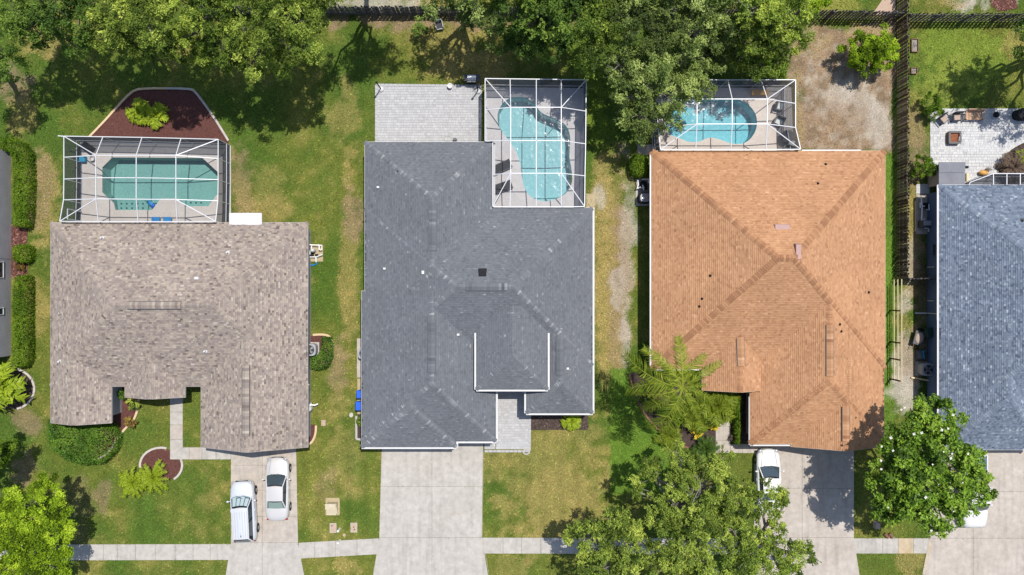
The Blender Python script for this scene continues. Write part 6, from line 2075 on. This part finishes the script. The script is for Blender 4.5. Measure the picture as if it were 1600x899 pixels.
for dx, dy, sx, sy in ((0, .35, .6, .04), (0, -.35, .6, .04), (.3, 0, .04, .7), (-.3, 0, .04, .7)):
    part('side', MB().box((c.x + dx, c.y + dy, .18), (sx, sy, .34)), M['dark_metal'], cr)
part('base', MB().box((c.x, c.y, .02), (.58, .68, .04)), M['grey_metal'], cr)
tagit(single('tool', MB().bar(P(1442, 548, .45), P(1444, 561, .45), .1, .06).bar(P(1440, 549, .45), P(1446, 548, .45), .06, .05), M['turquoise'], 'turquoise garden tool lying across the dark crate', 'tool', P(1443, 554, .4)))
tagit(single('plank', MB().bar(P(1424, 590, .12), P(1452, 595, .3), .12, .05), M['new_wood'], 'long pale plank leaning toward the slate blue wall, upper of the two', 'plank', P(1438, 592)))
tagit(single('plank', MB().bar(P(1433, 588, .06), P(1432, 601, .06), .08, .04), M['teak'], 'short plank lying on the sand beneath the long pale plank', 'plank', P(1432, 595)))

# utility boxes on the lawn between the first two houses
ub = thing('utility_box', 'beige utility cabinet on a tan pad in the front lawn', 'utility box', P(519, 793))
part('pad', MB().box2(P(509, 0).x, P(531, 0).x, P(0, 805).y, P(0, 778).y, -.02, .05), M['pad'], ub)
part('cabinet', MB().box2(P(513, 0).x, P(528, 0).x, P(0, 802).y, P(0, 784).y, .05, .62), M['beige_box'], ub)
part('lid', MB().add([P(510.5, 803, .62), P(527.5, 803, .62), P(526, 793, .72), P(511, 793, .72)], [(0, 1, 2, 3)]).box2(P(511, 0).x, P(527, 0).x, P(0, 793).y, P(0, 784).y, .62, .72), M['beige_box'], ub)
part('lock', MB().box((*P(520, 786)[:2], .73), (.1, .1, .05)), M['white'], ub)
for x, y, holes, lab in ((520.5, 825, [(519, 821.5)], 'pinkish ground box lid with one hole, left of the white posts'), (553, 824.5, [(553, 823.5), (554, 827)], 'pinkish ground box lid with two holes, right of the white posts')):
    u = thing('meter_box', lab, 'ground box', P(x, y), 0, 'ground boxes in the lawn')
    part('lid', MB().box((*P(x, y)[:2], .03), (.43, .66, .08)), M['meter_lid'], u)
    for hx, hy in holes:
        part('hole', MB().cyl((*P(hx, hy)[:2], .065), .05, .012, 10), M['black'], u)
    part('frame', MB().box((*P(x, y)[:2], .012), (.52, .75, .05)), M['stone'], u)
for x, y, hgt, lab in ((531, 826, .75, 'white marker post standing in the lawn between two ground boxes'), (531, 844, .8, 'white marker post at the upper edge of the pavement')):
    q = P(x, y)
    tagit(single('marker_post', MB().lathe((q.x, q.y, 0), [(.09, 0), (.09, hgt), (.06, hgt + .06)], 12), M['white_plastic'], lab, 'post', q, group='white marker posts'))
q = P(538, 836)
tagit(single('valve_lid', MB().cyl((q.x, q.y, 0), .12, .06, 14), M['pad'], 'small round tan valve lid in the lawn below the white post', 'lid', q))
q = P(549, 648.5)
tagit(single('stepping_stone', MB().prism([tuple(P(a, b)[:2]) for a, b in oval(549, 648.5, 3.2, 4, 9, .3)], -.02, .06), M['stone'], 'pale round stepping stone in the lawn by the blue bins', 'stone', q))
q = P(505.5, 661)
tagit(single('drain_lid', MB().box((q.x, q.y, .02), (.34, .46, .06)), M['meter_lid'], 'small square lid in the grass beside the taupe house wall', 'lid', q))

# ------------------------------------------------------------------ on the grey house patio
def lamp_post(label, px, py):
    c = P(px, py)
    root = thing('patio_torch', label, 'torch', c, 0, 'patio torches')
    part('base', MB().lathe((c.x, c.y, .06), [(.24, 0), (.24, .05), (.2, .16), (.05, .2)], 22), M['white'], root, smooth=True)
    part('pole', MB().cyl((c.x, c.y, .2), .045, 1.9, 10), M['black'], root)
    part('torch_head', MB().lathe((c.x, c.y, 2.05), [(.05, 0), (.09, .08), (.09, .2), (.03, .26)], 12), M['black'], root)


lamp_post('black pole torch in a round white base at the left patio corner', 595.5, 140)
lamp_post('black pole torch in a round pale base between the grill and the pool cage', 747, 143)
c = P(703.5, 136)
pt = thing('planter', 'round white ringed pot at the top edge of the paver patio', 'pot', c)
part('pot', MB().lathe((c.x, c.y, .05), [(.17, 0), (.2, .3), (.2, .36), (.13, .36), (.12, .3)], 20), M['white'], pt, smooth=False)
part('soil', MB().cyl((c.x, c.y, .28), .13, .05, 16), M['black'], pt)
c = P(738, 126)
gr = thing('barbecue_grill', 'black gas barbecue with a bright steel lid at the patio edge', 'grill', c)
part('cart', MB().box((c.x, c.y - .02, .45), (.75, .5, .8)), M['black'], gr)
for s in (-1, 1):
    part('side_shelf', MB().box((c.x + s * .5, c.y, .87), (.34, .48, .04)), M['dark_metal'], gr)
    part('leg', MB().box((c.x + s * .34, c.y - .2, .05), (.06, .06, .12)), M['black'], gr)
hood = MB()
for i in range(7):
    a0, a1 = math.pi * i / 7, math.pi * (i + 1) / 7
    hood.add([(c.x - .33, c.y - .24 * math.cos(a0), .88 + .24 * math.sin(a0)), (c.x + .33, c.y - .24 * math.cos(a0), .88 + .24 * math.sin(a0)), (c.x + .33, c.y - .24 * math.cos(a1), .88 + .24 * math.sin(a1)), (c.x - .33, c.y - .24 * math.cos(a1), .88 + .24 * math.sin(a1))], [(0, 1, 2, 3)])
for s in (-1, 1):
    hood.add([(c.x + s * .33, c.y - .24 * math.cos(math.pi * i / 7), .88 + .24 * math.sin(math.pi * i / 7)) for i in range(8)], [list(range(8))])
part('hood', hood, M['chrome'], gr)
part('handle', MB().tube([(c.x - .25, c.y - .3, 1.0), (c.x + .25, c.y - .3, 1.0)], .018, 8), M['chrome'], gr)
part('control_panel', MB().box((c.x, c.y - .3, .8), (.7, .06, .14)), M['grey_metal'], gr)
for k in range(4):
    part('knob', MB().box((c.x - .24 + .16 * k, c.y - .35, .8), (.05, .04, .05)), M['black'], gr)
rg = MB()
for k in range(20):
    a, b = k * math.pi / 10, (k + 1) * math.pi / 10
    q = P(700, 217)
    rg.bar((q.x + .3 * math.cos(a), q.y + .2 * math.sin(a), .09), (q.x + .3 * math.cos(b), q.y + .2 * math.sin(b), .09), .02)
tagit(single('hose', rg, M['stone'], 'thin pale hose coiled on the pavers by the grey roof edge', 'hose', P(700, 217)))
q = P(711, 219)
tagit(single('hose_reel', MB().cyl((q.x, q.y, .05), .12, .35, 12).box((q.x + .1, q.y, .3), (.16, .1, .1)), M['dark_metal'], 'dark hose reel at the foot of the grey roof eave on the patio', 'hose reel', q))
c = P(687, 42)
ch = thing('lawn_chair', 'small grey lawn chair in the shade below the back fence', 'chair', c, math.radians(12))
part('seat', MB().box((0, 0, .4), (.5, .5, .05)), M['charcoal'], ch)
for s in (-1, 1):
    part('arm', MB().box((s * .27, 0, .6), (.06, .55, .04)), M['grey_metal'], ch)
    for t_ in (-1, 1):
        part('leg', MB().box((s * .26, t_ * .24, .3), (.05, .05, .6)), M['grey_metal'], ch)
part('backrest', MB().box((0, .27, .65), (.5, .05, .5)), M['grey_metal'], ch)
part('footrest', MB().box((0, -.3, .38), (.5, .06, .05)), M['grey_metal'], ch)


def lounge(label, px, py, rz, group=None, L=1.9):
    c = P(px, py)
    root = thing('sun_lounger', label, 'lounger', (c.x, c.y, .055), rz, group)
    part('bed', MB().box((.25, 0, .34), (1.25, .62, .05)), M['charcoal'], root)
    part('backrest', MB().add([(-.37, -.31, .36), (-.37, .31, .36), (-.98, .31, .72), (-.98, -.31, .72), (-.37, -.31, .31), (-.37, .31, .31), (-.98, .31, .67), (-.98, -.31, .67)], [(0, 1, 2, 3), (7, 6, 5, 4), (0, 4, 5, 1), (1, 5, 6, 2), (2, 6, 7, 3), (3, 7, 4, 0)]), M['charcoal'], root)
    for s in (-1, 1):
        part('side_rail', MB().bar((-.45, s * .33, .32), (.9, s * .33, .32), .05, .05), M['dark_metal'], root)
        for x in (-.4, .8):
            part('leg', MB().box((x, s * .32, .15), (.05, .05, .32)), M['dark_metal'], root)
    return root


lounge('charcoal sun lounger on the grey pool deck, upper one of two by the grey roof', 782, 263, math.radians(24), 'charcoal loungers')
lounge('charcoal sun lounger on the grey pool deck, lower one of two by the grey roof', 783, 294, math.radians(19), 'charcoal loungers')
c = P(822.5, 705.5)
rn = MB()
for k in range(14):
    a, b = k * math.pi / 7, (k + 1) * math.pi / 7
    rn.bar((c.x + .24 * math.cos(a), c.y + .2 * math.sin(a), .08), (c.x + .24 * math.cos(b), c.y + .2 * math.sin(b), .08), .1, .12)
so = thing('planter', 'small stone ring planter at the lower corner of the paver walk', 'planter', c)
part('ring', rn, M['stone'], so)
part('soil', MB().cyl((c.x, c.y, 0), .2, .06, 14), M['mulch_dark'], so)

# ------------------------------------------------------------------ around the angular pool
c = P(139, 232)
sc_ = thing('folded_lounger', 'stack of folded black loungers in the upper left corner of the angular pool deck', 'lounger', (c.x, c.y, .06), math.radians(-35))
for k in range(2):
    part('slab', MB().box((.05 * k, .03 * k, .16 + .13 * k), (.95, .6, .1)), M['black'], sc_)
part('frame', MB().box((0, 0, .06), (1.0, .62, .08)), M['dark_metal'], sc_)
c = P(131, 250)
tb = thing('toy_bin', 'turquoise storage bin beside the left screen wall of the angular pool', 'storage bin', (c.x, c.y, .06))
OFF[tb] = Vector((0, 0, 0))
part('tub', MB().box((0, 0, .2), (.62, .4, .4), 0, .5, 1.08), M['turquoise'], tb)
part('lid', MB().box((0, 0, .43), (.72, .47, .06), 0, .5, .92), M['turquoise'], tb)
c = P(147, 249)
tagit(single('bucket', MB().lathe((c.x, c.y, .06), [(.16, 0), (.2, .34), (.18, .34), (.15, .1)], 16), M['white'], 'white bucket next to the turquoise bin by the angular pool', 'bucket', c))
c = P(235, 318, 0)
fl_ = thing('pool_float', 'deep blue pool float by the steps of the angular pool', 'pool float', (c.x, c.y, -.07), math.radians(-40))
part('cushion', MB().ell((0, 0, .05), .34, .17, .10, 14, 8), M['blue_hose'], fl_, smooth=True)
part('headrest', MB().ell((.3, 0, .12), .12, .2, .1, 12, 8), M['blue_bin'], fl_, smooth=True)
for i, (x, lab) in enumerate(((247, 'left of two blue pool chairs under the top edge of the taupe roof'), (265, 'right of two blue pool chairs under the top edge of the taupe roof'))):
    c = P(x, 345)
    k = thing('pool_chair', lab, 'chair', (c.x, c.y, .06), 0, 'blue pool chairs')
    OFF[k] = Vector((0, 0, 0))
    part('seat', MB().box((0, 0, .4), (.62, .5, .05)), M['blue_hose'], k)
    part('backrest', MB().box((0, -.26, .68), (.62, .06, .55)), M['blue_hose'], k)
    for sx in (-1, 1):
        for sy in (-1, 1):
            part('leg', MB().box((sx * .28, sy * .22, .2), (.04, .04, .4)), M['white'], k)
c = P(112, 335)
sd2 = thing('door', 'screen door frame in the lower left corner of the angular pool cage', 'door', P(131, 337))
for a in ((128.5, 331), (128.5, 346)):
    q = P(*a)
    part('jamb', MB().box((q.x, q.y, 1.1), (.07, .07, 2.1)), M['alu'], sd2)
part('head', MB().bar(P(128.5, 331) + Vector((0, 0, 2.15)), P(128.5, 346) + Vector((0, 0, 2.15)), .07, .07), M['alu'], sd2)
q = P(98, 213.5, 2.68)
tagit(single('downspout', MB().tube([P(91, 212.5, 2.6), P(100, 213.5, 2.62)], .05, 8), M['alu'], 'short white spout sticking out of the upper left corner of the angular pool cage', 'spout', q))

# ------------------------------------------------------------------ around the round ended pool
def patio_chair(label, px, py, rz, cush='cushion_pale', group='patio chairs by the round ended pool', frame='dark_metal'):
    c = P(px, py)
    k = thing('patio_chair', label, 'chair', (c.x, c.y, .05), rz, group)
    part('cushion', MB().box((0, 0, .44), (.52, .52, .12), 0, .5, .9), M[cush], k)
    part('seat', MB().box((0, 0, .36), (.6, .6, .05)), M[frame], k)
    part('backrest', MB().box((0, .3, .7), (.6, .07, .6)), M[frame], k)
    for sx in (-1, 1):
        part('arm', MB().box((sx * .33, .0, .6), (.07, .6, .05)), M[frame], k)
        for sy in (-1, 1):
            part('leg', MB().box((sx * .3, sy * .26, .18), (.05, .05, .36)), M[frame], k)
    return k


patio_chair('dark patio chair with a pale cushion at the upper right of the round ended pool', 1215, 168, math.radians(75))
patio_chair('dark patio chair with a pale cushion tilted toward the round table', 1214, 192, math.radians(-30))
patio_chair('dark patio chair below the round table in the pool cage corner', 1233, 226, math.radians(160))
c = P(1226, 216)
tbl = thing('patio_table', 'round glass topped patio table in the lower right corner of the pool cage', 'table', (c.x, c.y, .05))
OFF[tbl] = Vector((0, 0, 0))
part('tabletop', MB().cyl((0, 0, .7), .5, .03, 24), M['dark_metal'], tbl)
part('pedestal', MB().lathe((0, 0, 0), [(.25, 0), (.22, .04), (.05, .1), (.05, .7)], 14), M['dark_metal'], tbl)
c = P(1227, 231)
tagit(single('side_table', MB().cyl((c.x, c.y, .05), .2, .45, 14), M['cushion_pale'], 'small pale side table at the bottom of the round ended pool cage', 'table', c))
c = P(1185, 147)
tagit(single('bench', MB().box((c.x, c.y, .42), (1.3, .4, .06)).box((c.x - .5, c.y, .2), (.08, .36, .4)).box((c.x + .5, c.y, .2), (.08, .36, .4)), M['clay'], 'tan bench at the top edge of the round ended pool deck', 'bench', c))

# ------------------------------------------------------------------ white paver patio at the right
c = P(1517, 182)
bn = thing('garden_bench', 'slatted teak garden bench at the top of the white paver patio', 'bench', c)
for k in range(12):
    x = c.x - .6 + k * .11
    part('slat', MB().box((x, c.y - .05, .42), (.085, .62, .03)), M['teak'], bn)
    part('back_slat', MB().bar((x, c.y + .26, .44), (x, c.y + .36, .92), .07, .025), M['teak'], bn)
for sy, z in ((.26, .38), (-.34, .38)):
    part('apron', MB().box((c.x, c.y + sy, z), (1.36, .05, .08)), M['brown_wood'], bn)
part('top_rail', MB().bar((c.x - .68, c.y + .37, .93), (c.x + .68, c.y + .37, .93), .06, .06), M['teak'], bn)
for s in (-1, 1):
    part('arm', MB().box((c.x + s * .68, c.y, .64), (.08, .75, .04)), M['teak'], bn)
    for y in (-.34, .28):
        part('leg', MB().box((c.x + s * .66, c.y + y, .3), (.06, .06, .62)), M['brown_wood'], bn)
patio_chair('dark patio chair with a tan cushion left of the teak bench', 1490, 185, 0.05, 'cushion', 'chairs on the white paver patio', 'charcoal')
patio_chair('dark patio chair with a tan cushion turned beneath the corner bush', 1470, 188, math.radians(40), 'cushion', 'chairs on the white paver patio', 'charcoal')
c = P(1487.5, 216.5)
fp = thing('fire_pit', 'square brown fire pit with a rusty ash bed on the white pavers', 'fire pit', c)
for dx, dy, sx, sy in ((0, .4, .9, .12), (0, -.4, .9, .12), (.4, 0, .12, .68), (-.4, 0, .12, .68)):
    part('side', MB().box((c.x + dx, c.y + dy, .24), (sx, sy, .42)), M['brown_wood'], fp)
    part('ledge', MB().box((c.x + dx * 1.05, c.y + dy * 1.05, .46), (sx + .03, sy + .03, .03)), M['dark_metal'], fp)
part('ash_bed', MB().box((c.x, c.y, .17), (.68, .68, .3)), M['rust'], fp)
part('poker', MB().bar((c.x + .27, c.y - .3, .5), (c.x + .3, c.y + .05, .5), .03), M['white'], fp)
c = P(1551, 181.5)
kg = thing('kettle_grill', 'small black kettle grill with a grey cover beside it on white pavers', 'grill', c)
part('bowl', MB().ell((c.x, c.y, .5), .24, .24, .2, 16, 10), M['black'], kg, smooth=True)
for k in range(3):
    a = k * 2.1
    part('leg', MB().tube([(c.x + .12 * math.cos(a), c.y + .12 * math.sin(a), .4), (c.x + .22 * math.cos(a), c.y + .22 * math.sin(a), .04)], .015, 6), M['chrome'], kg)
part('lid', MB().ell((c.x + .32, c.y + .12, .62), .25, .25, .08, 16, 8), M['grey_metal'], kg, smooth=True)
c = P(1592, 181)
gc = thing('covered_grill', 'large grill under a black cover at the right picture edge', 'grill', c)
part('cover', MB().prism([tuple(P(a, b)[:2]) for a, b in oval(1594, 181, 14, 8.5, 22, 0, .7)], .04, .95), M['black'], gc)
part('lid_hump', MB().ell((c.x + .2, c.y + .03, .95), .5, .32, .2, 16, 8), M['charcoal'], gc, smooth=True)
c = P(1487, 270)
sh = thing('shed', 'small shed with a flat grey sheet roof beside the blue-grey house', 'shed', c)
for i, (ya, yb) in enumerate(((253.5, 270), (270.4, 289))):
    a, b = P(1467, yb, 2.1), P(1508, ya, 2.1)
    part('roof_sheet', MB().box2(a.x, b.x, a.y, b.y, 2.06 - .02 * i, 2.12 - .02 * i), M['slate_roofing'], sh)
a, b = P(1470, 288, 2), P(1506, 256, 2)
part('wall', MB().box2(a.x, b.x, a.y, b.y, 0, 2.03), M['stucco_tan'], sh)
part('door', MB().box2(b.x - .01, b.x + .04, a.y + .3, a.y + 1.1, .05, 1.9), M['brown_wood'], sh)
part('lamp_box', MB().box((*P(1510.5, 261.5, 1.9)[:2], 1.9), (.2, .18, .2)), M['black'], sh)
c = P(1460, 281)
pl = thing('planter_box', 'tall brown timber planter squeezed between the shed and the patio edge', 'planter', c)
for dx, dy, sx, sy in ((0, .58, .5, .05), (0, -.58, .5, .05), (.25, 0, .05, 1.2), (-.25, 0, .05, 1.2)):
    part('side', MB().box((c.x + dx, c.y + dy, .3), (sx, sy, .6)), M['brown_wood'], pl)
part('soil', MB().box((c.x, c.y, .26), (.46, 1.1, .5)), M['brown_wood'], pl)
c = P(1533.5, 271)
op = thing('planter', 'round orange clay pot with a dry plant beside the screen enclosure on white pavers', 'pot', c)
part('pot', MB().ell((c.x, c.y, .3), .36, .22, .26, 18, 10), M['clay'], op, smooth=True)
part('soil', MB().ell((c.x + .22, c.y + .2, .35), .18, .14, .1, 10, 6), M['brown_wood'], op)
for k in range(9):
    a = k * .7
    part('stem', MB().bar((c.x + .22, c.y + .2, .4), (c.x + .22 + .28 * math.cos(a), c.y + .22 + .2 * math.sin(a), .6), .05, .012), M['lf_brown'], op)
c = P(1512, 281)
tagit(single('board', MB().bar(P(1510.5, 271, .1), P(1510.5, 288, .1), .16, .3), M['new_wood'], 'pale upright board standing along the right side of the shed', 'board', c))


def bed_frame(label, px, py, w, h):
    c = P(px, py)
    root = thing('raised_bed', label, 'raised bed', c, 0, 'timber frames beside the long fence')
    for dx, dy, sx, sy in ((0, h / 2, w, .06), (0, -h / 2, w, .06), (w / 2, 0, .06, h), (-w / 2, 0, .06, h)):
        part('side', MB().box((c.x + dx, c.y + dy, .1), (sx, sy, .2)), M['brown_wood'], root)
    part('soil', MB().box((c.x, c.y, .04), (w - .07, h - .07, .09)), M['bark_pale'], root)
    for k in range(3):
        part('stick', MB().bar((c.x - w * .25 + k * .12, c.y - h * .2 + k * .05, .12), (c.x - w * .1 + k * .1, c.y + h * (.25 - .1 * k), .14), .03), M['dark_metal'], root)


bed_frame('larger rectangular timber garden frame beside the long fence on the top right lawn', 1428, 72, .5, 1.0)
bed_frame('smaller square timber garden frame beside the long fence on the top right lawn', 1427, 111.5, .45, .46)
# by the magnolia
c = P(1367, 819)
tagit(single('utility_pedestal', MB().box((c.x, c.y, .3), (.36, .5, .6), 0, .5, .9), M['cushion'], 'grey-brown utility pedestal in the shaded grass left of the magnolia', 'utility box', c))
c = P(1387, 838)
lg = thing('log', 'pair of cut brown logs with a pale end at the edge of the pavement', 'logs', c)
for k in range(2):
    part('log_piece', MB().tube([P(1382 + 7 * k, 834, .12), P(1388 + 7 * k, 840, .12)], .13, 10), M['brown_wood'], lg)
    part('cut_end', MB().tube([P(1388 + 7 * k, 840, .12), P(1388.4 + 7 * k, 840.4, .12)], .125, 10), M['clay'] if k == 0 else M['stone'], lg)
# beyond the back fence
structure('brick_path', MB().prism([tuple(P(x, y)[:2]) for x, y in ((1362, 24), (1384, -8), (1400, -8), (1398, 26))], -.05, .03), M['meter_lid'])
mulch_bed('mulch_bed', [(1545, -10), (1585, -10), (1590, 14), (1560, 18), (1548, 8)], M['mulch_red'], None, 40)
# small slab and curb by the left rounded end of the pool cage of the terracotta house
structure('side_slab', MB().box2(P(996, 0).x, P(1022, 0).x, P(0, 242).y, P(0, 226).y, -.05, .03), M['concrete_warm'])
structure('side_slab', MB().box2(P(916, 0).x, P(930, 0).x, P(0, 326).y, P(0, 303).y, -.05, .03), M['pad'])


# ------------------------------------------------------------------ grass tufts, one mass over every lawn
def sow_grass(per_m2=75):
    xs, ys, C = TURF
    n = int(82 * 47 * per_m2)
    xy = RNG.uniform((-41, -23.5), (41, 23.5), (n, 2))
    px, py = xy[:, 0] * S + 800, 449.5 - xy[:, 1] * S
    free = np.ones(n, bool)
    polys = list(PAVED) + [[(120, 220), (363, 220), (363, 356), (120, 356)], [(758, 134), (914, 134), (914, 334), (758, 334)], [(1020, 134), (1244, 134), (1244, 244), (1020, 244)],
                           [(556, 528), (574, 528), (574, 648), (556, 648)], [(1350, 20), (1400, 20), (1400, 0), (1380, 0)], [(993, 226), (1022, 226), (1022, 244), (993, 244)]]
    for b in (b1, b2, b3, b4, b0):
        for k in b:
            q = [(k.x0 + .45, k.y0 + .45), (k.x1 - .45, k.y0 + .45), (k.x1 - .45, k.y1 - .45), (k.x0 + .45, k.y1 - .45)]
            polys.append([(x * S + 800, 449.5 - y * S) for x, y in q])
    for pl in polys:
        A = np.array([(p[0], p[1]) for p in pl], float)
        c = A.mean(0)
        A = c + (A - c) * (1 - 0.8 / (np.abs(A - c) + 4))          # a finger's breadth creeps over the edges
        cand = np.nonzero(free & (px > A[:, 0].min()) & (px < A[:, 0].max()) & (py > A[:, 1].min()) & (py < A[:, 1].max()))[0]
        if not len(cand):
            continue
        ins = np.zeros(len(cand), bool)
        for a, b in zip(A, np.roll(A, -1, 0)):
            cond = (a[1] > py[cand]) != (b[1] > py[cand])
            xi = (b[0] - a[0]) * (py[cand] - a[1]) / (b[1] - a[1] + 1e-12) + a[0]
            ins ^= cond & (px[cand] < xi)
        free[cand[ins]] = False
    ix = np.clip(np.searchsorted(xs, xy[:, 0]), 0, len(xs) - 1)
    iy = np.clip(np.searchsorted(ys, xy[:, 1]), 0, len(ys) - 1)
    col = C[iy, ix]
    green = np.clip((col[:, 1] - col[:, 2] * 1.25 - 0.02) / 0.07, 0.03, 1)
    free &= RNG.random(n) < green
    xy, col = xy[free], col[free]
    n = len(xy)
    ang = RNG.uniform(0, 2 * np.pi, n)
    ln = RNG.uniform(0.05, 0.13, n)
    wd = RNG.uniform(0.02, 0.05, n)
    hg = RNG.uniform(0.02, 0.075, n)
    d = np.stack([np.cos(ang), np.sin(ang)], 1)
    sd_ = np.stack([-d[:, 1], d[:, 0]], 1)
    v = np.zeros((n, 4, 3))
    v[:, 0, :2], v[:, 1, :2] = xy - sd_ * wd[:, None], xy + sd_ * wd[:, None]
    v[:, 2, :2], v[:, 3, :2] = xy + d * ln[:, None] + sd_ * wd[:, None] * 0.6, xy + d * ln[:, None] - sd_ * wd[:, None] * 0.6
    v[:, :2, 2] = 0.004
    v[:, 2:, 2] = hg[:, None]
    me = bpy.data.meshes.new('lawn_grass')
    me.vertices.add(4 * n)
    me.vertices.foreach_set('co', v.astype(np.float32).reshape(-1))
    me.loops.add(4 * n)
    me.loops.foreach_set('vertex_index', np.arange(4 * n, dtype=np.int32))
    me.polygons.add(n)
    me.polygons.foreach_set('loop_start', np.arange(0, 4 * n, 4, dtype=np.int32))
    k = np.exp(RNG.normal(0.06, 0.24, (n, 1))) * (1 + RNG.normal(0, 0.06, (n, 3)))
    a = me.attributes.new('turf', 'FLOAT_COLOR', 'FACE')
    a.data.foreach_set('color', np.concatenate([col * k, np.ones((n, 1))], 1).astype(np.float32).reshape(-1))
    m, nt, b = nodes_of('grass_blades')
    at = N(nt, 'ShaderNodeAttribute')
    at.attribute_name = 'turf'
    nt.links.new(at.outputs['Color'], b.inputs['Base Color'])
    b.inputs['Roughness'].default_value = 0.8
    b.inputs['Specular IOR Level'].default_value = 0.12
    me.materials.append(m)
    me.update(calc_edges=True)
    o = link('lawn_grass', me)
    o['kind'] = 'stuff'
    o['label'] = 'short patchy lawn grass around the houses'


sow_grass()
